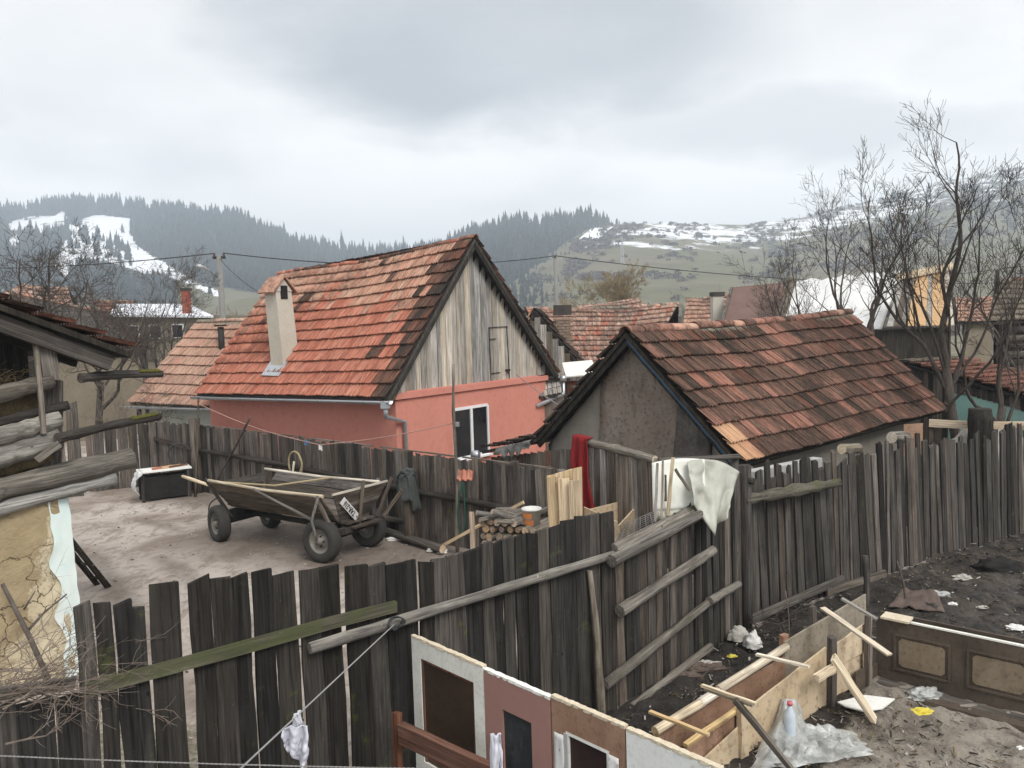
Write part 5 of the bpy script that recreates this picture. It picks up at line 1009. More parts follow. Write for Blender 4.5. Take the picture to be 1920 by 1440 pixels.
fb = az(905, 1078, 0); fb = V((-.52, 11.35, 0))
ORD = ['first', 'second', 'third', 'fourth', 'fifth', 'sixth', 'seventh', 'eighth']; k = 0
for row in range(9):
    for c in range(8):
        z = .07+row*.11; p = fb+V((.10*c*1.15+(.05 if row % 2 else 0), -.035*c, z)); r = rnd.uniform(.045, .062); d = V((.55, .83, 0)).normalized()
        if row >= 8 and c > 4: continue
        nm = ('log at the %s of the firewood stack')
        t = thing('firewood_log', 'cut firewood log, %s from the left in the %s row of the stack' % (ORD[c], ['lowest', 'second lowest', 'third lowest', 'fourth lowest', 'middle', 'fourth highest', 'third highest', 'second highest', 'topmost'][row]), 'log', p, 'firewood in the stack'); L_ = rnd.uniform(.75, .95); log('shaft', [p+d*rnd.uniform(0, .08), p+d*L_+Z*rnd.uniform(-.01, .01)], [r, r*.92], 'bark_log', t, 9, .08, 'firewood', 1); k += 1
for i, (a, b, y, r) in enumerate((((893, 962), (1000, 980), 11.3, .035), ((922, 960), (985, 985), 11.2, .04), ((925, 957), (990, 975), 11.45, .03), ((930, 955), (1040, 962), 11.9, .032), ((900, 975), (960, 968), 11.25, .035), ((930, 978), (1000, 985), 11.15, .03))):
    p, q = ay(*a, y), ay(*b, y+.25); t = thing('peeled_branch', ['long pale branch lying highest across the firewood', 'thick crooked pale branch slanting across the firewood', 'thin pale branch across the middle of the firewood', 'long branch behind the bucket on the firewood', 'short stubby branch at the left of the firewood top', 'lowest thin branch on the front of the firewood'][i], 'branch', p, 'branches on the firewood'); log('wood', [p, p.lerp(q, .5)+Z*.02, q], [r, r, r*.8], 'log_grey', t, 8, .15, 'firewood')
pk = ay(884, 960, 11.25); t = thing('upright_board', 'upright reddish board at the left end of the firewood', 'board', V((pk.x, pk.y, 0))); plank('board', V((pk.x+.02, pk.y, 0)), pk, .07, .03, (0, -1, 0), 'firewood', t, .02)
a, b = az(820, 1028, .03), ay(982, 941, 11.9); t = thing('slanting_lath', 'long fresh lath slanting from the ground over the firewood', 'lath', a); plank('strip', a, b, .05, .025, (0, -1, .4), 'wood_fresh', t, .01, .004)
bc = ay(997, 972, 11.4); t = thing('bucket', 'white paint bucket with orange print on the firewood', 'bucket', bc-Z*.13); prof = [(.0, -.13), (.115, -.13), (.135, .13), (.145, .13), (.145, .15), (.13, .15), (.11, -.10)]
def lathe(prof, c, n=24, mi=0, m=None):
    m = m or MB(); pts = [[c+V((r*math.cos(2*math.pi*j/n), r*math.sin(2*math.pi*j/n), z)) for j in range(n)] for r, z in prof]
    vs = [p for r in pts for p in r]; m.add(vs, [(i*n+j, i*n+(j+1) % n, (i+1)*n+(j+1) % n, (i+1)*n+j) for i in range(len(prof)-1) for j in range(n)], mi); return m
lathe(prof, bc).build('body', 'bucket_white', t, True)
for z0, z1, t0, t1 in ((.02, .10, 3.5, 4.7), (-.08, .0, 3.5, 4.9)):
    m = MB(); m.sheet(lambda u, v: bc+V(((.1258+.077*(z0+(z1-z0)*v)+.002)*math.cos(t0+(t1-t0)*u), (.1258+.077*(z0+(z1-z0)*v)+.002)*math.sin(t0+(t1-t0)*u), z0+(z1-z0)*v)), 10, 2, .0); m.build('print', 'bucket_orange', t, True)
# ------------------------------------------------------------------ tall stick with roof tile, hose, line
sb = V((-.98, 13.05, 0)); stt = ay(850, 682, 13.05); t = thing('clothes_prop', 'tall thin crooked stick standing before the red house window', 'stick', sb); log('shaft', [sb, sb.lerp(stt, .4)+V((.02, 0, 0)), sb.lerp(stt, .75)-V((.015, 0, 0)), stt], [.035, .03, .026, .018], 'bark_log', t, 8, .15, None, 4)
PR = ay(857, 792, 13.03); m = MB()
for k in range(4): m.tube([PR+V((.035*math.cos(u), .035*math.sin(u), -.02*k)) for u in np.linspace(0, 6.28, 10)], .006, 4)
m.build('binding', 'cord_grey', t)
q = ay(872, 902, 13.0); t = thing('spare_roof_tile', 'single orange roof tile resting on the fence rail', 'tile', q); place('tile', tmesh('tile_orange')[0], t, Matrix.Translation(q-V((.13, 0, .04))) @ Matrix.Rotation(.5, 4, 'X') @ Matrix.Diagonal((.26, .3, 1, 1)))
t = thing('green_hose', 'green hose hanging in a loop beside the tall stick', 'hose', ay(864, 990, 12.95)); m = MB(); hp_ = [ay(869, 905, 12.96), ay(862, 925, 12.94), ay(858, 960, 12.93), ay(860, 990, 12.93), ay(868, 1005, 12.93), ay(872, 980, 12.94), ay(871, 940, 12.95), ay(869, 906, 12.97)]; m.tube(hp_, .014, 7); m.build('hose', 'hose_green', t, True)
# stump post with dark cloths
pp = az(769, 1017, 0); t = thing('yard_post', 'stout grey post in front of the back fence', 'post', pp); tz = ay(769, 893, pp.y).z; log('shaft', [pp-Z*.1, pp+Z*tz], [.10, .09], 'wood_greybrown', t, 10, .08, 'wood_greybrown')
ck = thing('dark_rags', 'dark grey rags knotted over the top of the yard post', 'rags', pp+Z*(tz-.4)); top = pp+Z*(tz+.02)
for k in range(5):
    an = [2.6, 3.6, 4.6, 5.6, .3][k]; ln = [.34, .28, .42, .60, .5][k]; dv = V((math.cos(an), math.sin(an), 0)); sv = V((-dv.y, dv.x, 0)); m = MB()
    m.sheet(lambda u, v: top+dv*(.12*min(1, v*4)+.05*v+.02*mnoise.noise(V((u*5, v*6, k))))+sv*((u-.5)*(.20+.06*mnoise.noise(V((v*4, k, 1))))+.03*math.sin(v*5+k))+Z*(.07*(1-v*4) if v < .25 else -ln*(v-.25)*1.33+.02*math.sin(u*9+k)), 10, 14, .012); m.build('rag', 'cloth_dark', ck, True)
m = MB(); m.tube([top+V((.10*math.cos(u), .11*math.sin(u), .05+.03*math.sin(2*u))) for u in np.linspace(0, 6.283, 14)], .035, 7); m.tube([top+V((-.14, -.02, .02)), top+V((0, -.06, .11)), top+V((.15, 0, .03))], [.03, .05, .03], 7); m.build('knot', 'cloth_dark', ck, True)
# table with white sheet, prop sticks
tb = az(330, 918, 0); tc_ = V((-7.95, 18.2, 0)); t = thing('yard_table', 'low workbench with a white top and plastic wrapping by the fence corner', 'table', tc_); zt = .66
tx, ty = V((.85, .52, 0)).normalized(), V((-.52, .85, 0)).normalized(); m = MB(); m.obox(tc_-tx*.55-ty*.28+Z*zt, tx*1.1, ty*.56, Z*.03); m.build('top', 'white_paint', t)
for a in (-1, 1):
    for b in (-1, 1): p = tc_+tx*a*.48+ty*b*.23; m = MB(); m.box((p.x, p.y, zt/2), (.06, .06, zt)); m.build('leg', 'wood_dark', t)
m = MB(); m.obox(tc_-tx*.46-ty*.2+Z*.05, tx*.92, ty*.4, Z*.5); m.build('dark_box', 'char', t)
t2 = thing('plastic_wrap', 'crumpled clear plastic hanging off the left end of the workbench', 'plastic', tc_-tx*.6+Z*.2); m = MB()
m.sheet(lambda u, v: tc_-tx*(.50+.16*math.sin(v*2.6)+.08*mnoise.noise(V((u*5, v*5, 2))))-ty*(.34-.55*u)-ty*.05+Z*(zt+.05-v*.52+.03*mnoise.noise(V((u*6, v*4, 8)))), 14, 14, .005); m.build('film', 'poly_white', t2, True)
for i, (mt, dx) in enumerate((('tile_orange', -.25), ('wood_fresh', -.05), ('wood_redbrown', .1))):
    tt = thing('scrap_piece', ['orange tile fragment lying on the white bench top', 'pale wood offcut lying on the white bench top', 'red-brown stick lying on the white bench top'][i], 'scrap', tc_+tx*dx+Z*(zt+.03)); p = tc_+tx*dx-ty*.1+Z*(zt+.055); plank('piece', p, p+tx*.42+ty*.15, .09 if i < 2 else .03, .04, Z, mt, tt, .01)
t = thing('stone_slab', 'pale flat stone slab lying in front of the workbench', 'stone', az(300, 922, 0)); m = MB(); c = az(298, 926, 0.01); m.prism([c+V((.45*math.cos(u)*(1+.2*math.sin(3*u)), .22*math.sin(u), -.03)) for u in np.linspace(0, 5.8, 11)], (0, 0, .07)); m.build('slab', 'stone_pale', t)
for i, (a, b, y0, y1, r) in enumerate((((366, 928), (372, 745), 18.2, 18.45, .03), ((404, 905), (468, 784), 18.3, 16.6, .022))):
    p, q = ay(*a, y0), ay(*b, y1); p.z = max(p.z, 0); t = thing('prop_stick', ['tall stick standing by the corner post with the clothesline', 'thin dark stick leaning over the cart against the back fence'][i], 'stick', p); log('shaft', [V((p.x, p.y, 0)) if i == 0 else p, p.lerp(q, .6)+V((.02, 0, 0)), q], [r, r*.9, r*1.1 if i else r*.7], 'wood_mid', t, 7, .12)
    if i == 0: CL0 = q
p = az(1, 1, 0) if False else ay(365, 770, 18.4)
t = thing('clothesline', 'sagging pinkish clothesline strung past the red house wall', 'line', p); A, M_, B_ = ay(372, 757, 18.4), ay(600, 834, 15.3), PR
m = MB(); m.tube([A.lerp(M_, u)-Z*.10*math.sin(math.pi*u) for u in np.linspace(0, 1, 14)]+[M_.lerp(B_, u)-Z*.05*math.sin(math.pi*u) for u in np.linspace(.07, 1, 12)], .009, 5); m.build('cord', 'line_pink', t)
for f, mt in ((.9, 'line_blue'), (1.0, 'paper')): c = A.lerp(M_, f)-Z*.05; m = MB(); m.box(c, (.05, .02, .09)); m.box(c-Z*.02+V((.03, 0, 0)), (.02, .015, .1)); m.build('peg', mt, t)
# coil of hose hung on the corner post, rope loop behind the cart
pc_ = BF[1]+bn_*.26+Z*1.05; t = thing('cable_coil', 'dark cable coil hung on the corner post', 'cable', pc_); m = MB()
for k in range(2): m.tube([pc_+V((-.24+.26*math.cos(u), .02*k, .24*math.sin(u)-.1)) for u in np.linspace(.2, 5.2, 18)], .018, 6)
m.build('coil', 'wire_dark', t, True)
rc = V((-4.30, 16.05, 1.08)); t = thing('rope_loop', 'stiff yellowish rope looped over the back fence rail', 'rope', rc-Z*.3); m = MB()
m.tube([rc+bd2*(.22*math.cos(u)-.02)+bn_*.08+Z*(.26*math.sin(u)-.02) for u in np.linspace(-.9, 3.7, 18)], .02, 6); m.tube([rc+bd2*.13+bn_*.1+Z*.22, rc+bd2*.24+bn_*.1+Z*.02, rc+bd2*.16+bn_*.1-Z*.14, rc+bd2*.02+bn_*.1-Z*.26], .018, 6); m.build('rope', 'rope', t, True)
# ------------------------------------------------------------------ horse cart
CO = V((-3.92, 14.01, 0)); ca, cb_ = V((.823, -.568, 0)).normalized(), V((.568, .823, 0)).normalized(); cart = thing('horse_cart', 'old wooden horse cart on rubber car wheels with a number plate', 'cart', CO)
def K(x, y, z): return CO+ca*x+cb_*y+Z*z
def wheel(x, y, r, sgn, yaw=0.):
    c = K(x, y, r); ax = (cb_*math.cos(yaw)+ca*math.sin(yaw)).normalized()*sgn; u = Z.cross(ax).normalized(); n = 40
    prof = [(.56, -.07), (.60, -.095), (.78, -.105), (.94, -.095), (.99, -.07), (1.0, -.03), (1.0, .03), (.99, .07), (.94, .095), (.78, .105), (.60, .095), (.56, .07)]; m = MB(); vs = []; k = len(prof)
    for j in range(n):
        t = 2*math.pi*j/n
        for q, (rr, a) in enumerate(prof):
            e = (.018 if (3 <= q <= 8 and (j+(q > 5)) % 2) else 0.); vs.append(c+(u*math.cos(t)+Z*math.sin(t))*(rr*r-e*r)+ax*a)
    m.add(vs, [(j*k+i, j*k+i+1, ((j+1) % n)*k+i+1, ((j+1) % n)*k+i) for j in range(n) for i in range(k-1)]); wh = m.build('wheel', 'tyre', cart, True)
    m = MB(); pr = [(.57, .075), (.53, .06), (.50, .02), (.34, .0), (.30, .035), (.16, .05), (.15, .09), (.0, .09)]; vs = []; k = len(pr); n = 24
    for j in range(n):
        t = 2*math.pi*j/n; vs += [c+(u*math.cos(t)+Z*math.sin(t))*(rr*r)+ax*a for rr, a in pr]
    m.add(vs, [(j*k+i, j*k+i+1, ((j+1) % n)*k+i+1, ((j+1) % n)*k+i) for j in range(n) for i in range(k-1)]); vs = [c+(u*math.cos(2*math.pi*j/n)+Z*math.sin(2*math.pi*j/n))*.57*r-ax*.06 for j in range(n)]; m.add(vs, [tuple(range(n))]); m.build('rim', 'rim', wh, True)
    for j in range(5):
        t = 2*math.pi*j/5; p = c+(u*math.cos(t)+Z*math.sin(t))*.24*r+ax*.045; MB().tube([p, p+ax*.02], .014, 6).build('wheel_nut', 'iron', wh)
for x, y, r, s_, yw in ((-1.31, -.56, .33, -1, .25), (-1.31, .56, .33, 1, .25), (1.31, -.52, .355, -1, -.1), (1.31, .52, .35, 1, -.1)): wheel(x, y, r, s_, yw)
for x, r in ((-1.31, .33), (1.31, .35)):
    m = MB(); m.bar(K(x, -.50, r), K(x, .50, r), .08, .08); m.bar(K(x, -.36, r+.13), K(x, .36, r+.13), .12, .14); m.build('axle', 'iron' if x < 0 else 'wood_black', cart)
def K(x, y, z): return CO+ca*(x+.19)+cb_*y+Z*z
log('pole_beam', [K(-1.5, 0, .42), K(1.6, 0, .44)], .05, 'wood_black', cart)
def panel(pts4, nb, mat, nm, thick=.025):
    q = [V(p) for p in pts4]
    for i in range(nb):
        f0, f1 = i/nb+.012, (i+1)/nb-.012; a0, a1, b0, b1 = q[0].lerp(q[3], f0), q[0].lerp(q[3], f1), q[1].lerp(q[2], f0), q[1].lerp(q[2], f1); m = MB(); nn = (b0-a0).cross(a1-a0).normalized(); m.prism([a0, b0, b1, a1], nn*thick*rnd.uniform(.8, 1.3))
        M = frame(a0, b0-a0, nn); Mi = M.inverted(); me = bpy.data.meshes.new(nm); me.from_pydata([tuple(Mi @ V(p)) for p in m.v], [], m.f); me.materials.append(MATS[mat]); place(nm, me, cart, M)
zb_, zt_, yb, yt = .60, 1.06, .30, .62
panel([K(-1.55, -yb, zb_), K(1.28, -yb, zb_), K(1.28, -yb, zb_)+cb_*0, K(-1.55, yb, zb_)] if False else [K(-1.6, -yb, zb_), K(1.5, -yb, zb_), K(1.5, yb, zb_), K(-1.6, yb, zb_)], 4, 'wood_mid', 'floor_board')
panel([K(-1.45, -yb, zb_), K(1.32, -yb, zb_+.02), K(1.28, -yt-.02, zt_+.04), K(-1.62, -yt, zt_+.02)], 3, 'cart_wood', 'near_side_board')
panel([K(1.32, yb, zb_+.02), K(-1.45, yb, zb_), K(-1.3, yt, zt_+.04), K(1.28, yt+.02, zt_+.02)], 3, 'wood_mid', 'far_side_board')
panel([K(1.34, -yb, zb_), K(1.34, yb+.0, zb_), K(1.46, yt+.02, zt_+.06), K(1.46, -yt+.06, zt_+.06)], 6, 'wood_mid', 'tail_board')
panel([K(-1.5, yb, zb_), K(-1.5, -yb, zb_), K(-1.6, -yt, zt_), K(-1.6, yt, zt_)], 3, 'wood_dark', 'head_board')
for y in (-1, 1): log('top_rail', [K(-1.66, y*yt, zt_+.045), K(-.1, y*(yt+.015), zt_+.02), K(1.32, y*(yt+.02), zt_+.055)], .026, 'wood_pale', cart, 8, .1, None, 5)
plank('tail_top', K(1.475, -yt+.04, zt_+.08), K(1.475, yt+.05, zt_+.08), .03, .03, Z, 'wood_pale', cart, .005, .002)
plank('tail_stave', K(1.45, .0, zb_-.05), K(1.54, .05, zt_+.20), .055, .03, ca, 'wood_greybrown', cart); plank('tail_stave', K(1.45, .42, zb_-.02), K(1.54, .72, zt_+.15), .05, .03, ca, 'wood_mid', cart); plank('tail_stave', K(1.52, .50, zb_-.02), K(1.66, .84, zb_+.38), .045, .035, ca, 'wood_greybrown', cart)
plank('side_stay', K(1.30, -.40, .42), K(1.22, -.70, 1.12), .05, .04, ca, 'wood_greybrown', cart); log('side_stay', [K(1.25, -.74, .42), K(1.22, -.80, .75), K(1.25, -.66, 1.12)], [.022, .022, .025], 'log_grey', cart, 7)
plank('side_stay', K(-1.35, -.40, .42), K(-1.72, -.64, 1.14), .05, .04, cb_, 'wood_dark', cart); plank('side_stay', K(1.30, .40, .42), K(1.22, .72, 1.16), .05, .04, ca, 'wood_mid', cart)
log('brace_pole', [K(-.35, -.66, 1.08), K(1.15, -.52, .60)], .024, 'log_grey', cart, 7); log('far_stake', [K(-.9, .62, .95), K(-.86, .66, 1.30)], .022, 'wood_pale', cart, 7)
plank('tail_step', K(1.42, -.22, zb_-.06), K(1.42, .42, zb_-.06), .34, .025, Z, 'wood_mid', cart, .01); m = MB(); m.bar(K(1.42, -.42, .50), K(1.42, .42, .50), .10, .10); m.build('tail_bolster', 'wood_dark', cart)
log('drawbar', [K(-1.45, -.30, .98), ay(402, 913, 14.75), ay(342, 893, 15.35)], [.035, .033, .028], 'wood_pale', cart, 8); log('drawbar', [K(-1.4, .2, .45), K(-1.95, .1, .40), K(-2.15, -.3, .35)], [.028, .025, .02], 'wood_mid', cart, 8)
m = MB(); m.tube([K(-1.65-.30*math.sin(u), -.45, .75-.32*(1-math.cos(u))*.5-.2*u/3) for u in np.linspace(0, 3, 12)], .012, 5); m.build('strap', 'iron', cart); m = MB(); m.tube([K(-1.3, -.60, 1.10), K(-.5, -.1, 1.02), K(.2, .60, 1.10)], .018, 6); m.build('rope', 'rope', cart)
# number plate on the tail board
pd = (K(1.46, 0, zt_+.06)-K(1.34, 0, zb_)).normalized(); pno = cb_.cross(pd).normalized(); pno = pno if pno.dot(ca) > 0 else -pno
T0 = K(1.37+.035, -.02, zb_+.06)+pno*.03; T1 = K(1.455+.035, -.42, zt_-.02)+pno*.03           # runs up to the left
bx_ = (T1-T0).normalized(); by_ = pno.cross(bx_).normalized(); M = Matrix((bx_, by_, pno)).transposed().to_4x4(); M.translation = T0
me = bpy.data.meshes.new('number_plate'); hw, hh_ = (T1-T0).length, .060; mm = MB(); mm.box((hw/2, 0, 0), (hw, hh_*2, .006)); me.from_pydata(mm.v, [], mm.f); me.materials.append(MATS['plate_white']); npo = place('number_plate', me, cart, M)
tcv = bpy.data.curves.new('plate_text', 'FONT'); tcv.body = 'TAR-216'; tcv.size = .118; tcv.align_x = 'CENTER'; tcv.align_y = 'CENTER'; tcv.extrude = .0015; tcv.offset = .003
to_ = bpy.data.objects.new('tmp_text', tcv); col.objects.link(to_); bpy.context.view_layer.update(); mt_ = bpy.data.meshes.new_from_object(to_.evaluated_get(bpy.context.evaluated_depsgraph_get())); bpy.data.objects.remove(to_); mt_.materials.clear(); mt_.materials.append(MATS['ink'])
lo = bpy.data.objects.new('plate_lettering', mt_); col.objects.link(lo); lo.parent = npo; lo.matrix_basis = Matrix.Translation((hw/2+.015, 0, .006)) @ Matrix.Diagonal((.90*hw/.58, 1, 1, 1))
mm = MB(); mm.prism([(.015, -.012, .004), (.045, -.018, .004), (.04, .014, .004), (.02, .012, .004)], (0, 0, .003)); me = bpy.data.meshes.new('plate_emblem'); me.from_pydata(mm.v, [], mm.f); me.materials.append(MATS['ink']); eo = bpy.data.objects.new('plate_emblem', me); col.objects.link(eo); eo.parent = npo
# ------------------------------------------------------------------ row of old doors in front
D = [az(770, 1190, 1.4), az(905, 1249, 1.4), az(1030, 1304, 1.4), az(1175, 1362, 1.4), az(1352, 1441, 1.4)]
D = [V((p.x, p.y, 0)) for p in D]; dd_ = (D[4]-D[0]).normalized(); dn = V((dd_.y, -dd_.x, 0)); dn = dn if dn.y < 0 else -dn
D = [D[0]+dd_*(p-D[0]).dot(dd_) for p in D]
def door(label, a, b, zt, fm, gm, st, tr, bead=None, core='raw_edge', off=0., zb=.42):
    w_ = (b-a).length-.012; t = thing('old_door', label, 'door', a.lerp(b, .5), 'old doors walling the pen'); th = .038; o = a+dd_*.006+dn*off
    def bx(name, x0, x1, z0, z1, mat, y0=0., y1=th): m = MB(); m.obox(o+dd_*x0-dn*y0+Z*z0, dd_*(x1-x0), -dn*(y1-y0), Z*(z1-z0)); return m.build(name, mat, t)
    bx('stile', 0, st, 0, zt-.012, fm); bx('stile', w_-st, w_, 0, zt-.012, fm); bx('top_rail', st, w_-st, zt-tr, zt-.012, fm); bx('bottom_panel', st, w_-st, 0, zb, fm)
    m = MB(); m.sheet(lambda u, v: o+dd_*(u*w_)-dn*(v*th-.002)+Z*(zt-.012+.010+.006*mnoise.noise(V((u*22, v*3, a.x*9)))), 30, 2, .020); m.build('raw_top_edge', core, t)
    g = bx('pane', st-.004, w_-st+.004, zb-.004, zt-tr+.004, gm, .018, .026)
    if bead:
        for x0, x1, z0, z1 in ((st, st+.022, zb, zt-tr), (w_-st-.022, w_-st, zb, zt-tr), (st+.022, w_-st-.022, zt-tr-.022, zt-tr)): bx('bead', x0, x1, z0, z1, bead, .0 if bead != 'wood_redbrown' else .008, .016)
    return t, bx, w_
t1, bx1, w1_ = door('white-painted old door with brown pane, leftmost in the row', D[0], D[1], 1.40, 'white_dirty', 'brown_glass', .105, .155, 'wood_redbrown')
t2, bx2, w2_ = door('mauve-brown old door with dark pane, second in the row', D[1], D[2], 1.385, 'mauve_paint', 'dark_glass', .155, .215, 'mauve_paint', 'white_dirty')
t3, bx3, w3_ = door('bare old door with torn wallpaper and maroon pane, third in the row', D[2], D[3], 1.405, 'ply_red', 'maroon_dark', .12, .20, 'white_dirty')
m = MB(); o = D[2]+dd_*.012; m.sheet(lambda u, v: o+dn*(.006+.012*mnoise.noise(V((u*5, v*9, 3))))+dd_*(.015+.085*u)+Z*(.35+.82*v), 4, 22, .003); m.sheet(lambda u, v: o+dn*(.008+.02*mnoise.noise(V((u*4, v*6, 9))))+dd_*(w3_-.135+.085*u)+Z*(.85+.34*v), 4, 10, .003); m.build('torn_wallpaper', 'paper', t3, True)
bx3('grey_trim', .105, .135, .42, 1.19, 'concrete', -.006, .01)
t4, bx4, w4_ = door('white flaking old door with dark pane, nearest and rightmost of the row', D[3], D[4], 1.40, 'white_paint', 'maroon_dark', .16, .20, 'wood_greybrown')
# brown beam in front of the first door
a, b = onplane(752, 1374, D[0]+dn*.30, dn), onplane(930, 1458, D[0]+dn*.30, dn); t = thing('brown_beam', 'dark red-brown beam propped across the white door', 'beam', V((a.x, a.y, 0))); plank('beam', a, a+(b-a)*1.05, .15, .06, dn, 'wood_redbrown', t, .01, .003); plank('support', V((a.x-.03, a.y, 0)), onplane(743, 1334, D[0]+dn*.27, dn), .06, .05, dn, 'wood_redbrown', t)
plank('support', V((b.x, b.y-.03, 0)), b-Z*.06, .06, .05, dn, 'wood_redbrown', t)
# ------------------------------------------------------------------ pen of boards
I0, I1 = az(1512, 1345, 0), az(1640, 1272, 0); pd_ = (I1-I0).normalized(); pn_ = V((pd_.y, -pd_.x, 0)); pn_ = pn_ if pn_.x > 0 else -pn_     # normal into the pen
OUT = I0-pn_*.42
pw = thing('pen_side_wall', 'double side wall of the pen made of stained plywood and boards', 'wall', I0)
def ply(name, pa, pb, mat, plane0, zb=0., th=.018, root=None, step=0.):
    a, b = onplane(*pa, plane0, pn_), onplane(*pb, plane0, pn_); m = MB(); A, B2 = V((a.x, a.y, zb)), V((b.x, b.y, zb)); n = 8; 
    m.sheet(lambda u, v: V((A.x+(B2.x-A.x)*u, A.y+(B2.y-A.y)*u, zb+(a.z+(b.z-a.z)*u-zb)*v+.006*mnoise.noise(V((u*9, v, zb)))*(v > .9)))+pn_*(step+.008*mnoise.noise(V((u*3, v*2, 7)))), n, 6, th); return m.build(name, mat, root or pw)
ply('plywood', (1283, 1406), (1392, 1332), 'ply_red', I0, step=.0); ply('plywood', (1396, 1330), (1546, 1212), 'ply', I0, step=.02); ply('plywood', (1556, 1218), (1622, 1169), 'ply', I0, .34, step=.0); ply('plywood', (1556, 1262), (1640, 1206), 'ply', I0, .02, step=-.022); ply('plywood', (1598, 1258), (1641, 1240), 'panel_dark', I0, .0, step=.04)
for (a, b), mt in ((((1232, 1372), (1318, 1322)), 'ply_red'), (((1300, 1330), (1472, 1232)), 'ply_red'), (((1472, 1204), (1624, 1114)), 'concrete')): ply('outer_board', a, b, 'ply_red' if mt == 'ply_red' else 'ply_old', OUT, 0.)
for a, b in (((1228, 1378), (1318, 1322)), ((1312, 1325), (1347, 1302)), ((1347, 1300), (1475, 1218))):
    p, q = onplane(*a, OUT, pn_), onplane(*b, OUT, pn_); log('rail_pole', [p+Z*.03, q+Z*.03], .042, 'wood_pale', pw, 10, .05, 'wood_fresh', 4)
for x, y, mt, w_ in ((1470, 1190, 'ply_red', .09), (1524, 1137, 'wood_mid', .07), (1560, 1195, 'wood_mid', .09), (1628, 1155, 'wood_mid', .07), (1392, 1322, 'ply', .10)):
    pl0 = I0+pn_*.05 if x in (1560, 1628, 1392) else OUT-pn_*.04; p = onplane(x, y, pl0, pn_); plank('post', V((p.x, p.y, -.05)), p, w_, .05, pn_, mt, pw, .02)
plank('top_batten', onplane(1285, 1402, I0-pn_*.0, pn_)+Z*.02, onplane(1390, 1330, I0, pn_)+Z*.02, .05, .03, Z, 'wood_fresh', pw, .005)
p = onplane(1345, 1420, I0+pn_*.03, pn_); m = MB(); m.sheet(lambda u, v: onplane(1320+68*u, 1408-62*u, I0+pn_*(.03+.10*v*abs(mnoise.noise(V((u*4, 3, 1))))), pn_)-Z*(.05+v*(.30+.15*mnoise.noise(V((u*6, 0, 2))))), 12, 10, .004); m.build('peeling_veneer', 'ply', pw, True)
# far wall of the pen: a panelled cupboard door on its side
G0, G1 = az(1652, 1277, 0), az(1925, 1347, 0); gd = (G1-G0).normalized(); gn2 = V((gd.y, -gd.x, 0)); gn2 = gn2 if gn2.y < 0 else -gn2
bw = thing('pen_end_wall', 'brown panelled cupboard side forming the far wall of the pen', 'wall', G0.lerp(G1, .5))
def onG(px, py, off=0.): return onplane(px, py, G0+gn2*off, gn2)
zt = onG(1660, 1160).z; zt2 = onG(1920, 1243).z; Lw = 2.6
m = MB(); m.obox(G0-gd*.05, gd*Lw, -gn2*.03, Z*(zt-.0)); m.build('board', 'panel_dark', bw); m = MB(); m.obox(G0-gd*.05-gn2*.13, gd*Lw, -gn2*.03, Z*(zt+.02)); m.build('rear_board', 'panel_dark', bw)
m = MB(); m.obox(G0+gd*.16+Z*(zt+.002)+gn2*.006, gd*(Lw-.2), -gn2*.035, Z*.016); m.build('white_edge_strip', 'white_dirty', bw)
for i in range(4):
    x0 = .12+i*.66; x1 = x0+.52; z0, z1 = .16, zt-.13; f = MB()
    for a0, a1, b0, b1 in ((x0, x1, z1-.02, z1), (x0, x1, z0, z0+.02), (x0, x0+.02, z0+.02, z1-.02), (x1-.02, x1, z0+.02, z1-.02)): f.obox(G0+gd*a0+Z*b0, gd*(a1-a0), gn2*.016, Z*(b1-b0))
    pnl = f.build('panel_moulding', 'panel_dark', bw); c_ = .03; e0, e1_, f0, f1 = x0+.05, x1-.05, z0+.05, z1-.04
    m = MB(); m.prism([G0+gd*x+Z*z+gn2*.001 for x, z in ((e0+c_, f0), (e1_-c_, f0), (e1_, f0+c_), (e1_, f1-c_), (e1_-c_, f1), (e0+c_, f1), (e0, f1-c_), (e0, f0+c_))], gn2*.010); m.build('panel_field', 'panel_brown', pnl)
for i, o_ in enumerate((.10, .24)): plank('floor_plank', G0+gn2*o_+Z*.03-gd*.02+gd*.5*i, G0+gn2*(o_+.02)+Z*.03+gd*(2.3+.3*i), .12, .04, Z, 'panel_dark' if i else 'wood_greybrown', bw, .02)
p = onG(1668, 1148, -.05); tt = thing('square_board', 'small square offcut lying on the pen corner', 'board', p); m = MB(); m.obox(V((p.x-.14, p.y-.10, zt+.035)), gd*.26, -gn2*.18, Z*.02); m.build('board', 'raw_edge', tt)
# loose laths and planks on the pen
LA = [('pale double lath lying across the pen wall below the white bag', (1418, 1227), (1517, 1250), .62, .64, .04, 'wood_pale'), ('pale split lath crossing the pen gap in the middle', (1316, 1285), (1418, 1320), .66, .66, .035, 'wood_pale'), ('yellow lath crossing the pen gap nearest the doors', (1218, 1334), (1330, 1378), .70, .70, .035, 'wood_fresh'),
      ('wide tan lath lying across the far pen corner', (1542, 1140), (1668, 1228), .80, .64, .065, 'wood_pale'), ('grey lath lying over the far pen corner', (1578, 1122), (1645, 1162), .82, .66, .05, 'wood_silver'), ('second pale lath just beside the split lath', (1322, 1292), (1412, 1323), .62, .62, .03, 'wood_pale')]
for lb, a, b, z0, z1, w_, mt in LA:
    p, q = az(*a, z0), az(*b, z1); tt = thing('loose_lath', lb, 'lath', p, 'laths on the pen'); plank('strip', p, q, w_, .02, Z, mt, tt, .006, .003)
p, q = az(1562, 1232, .60), az(1640, 1352, .02); tt = thing('leaning_plank', 'thick tan plank leaning from the pen wall to the mud', 'plank', q); plank('board', q, p, .115, .035, (.5, -.4, .7), 'wood_pale', tt, .01, .004); 
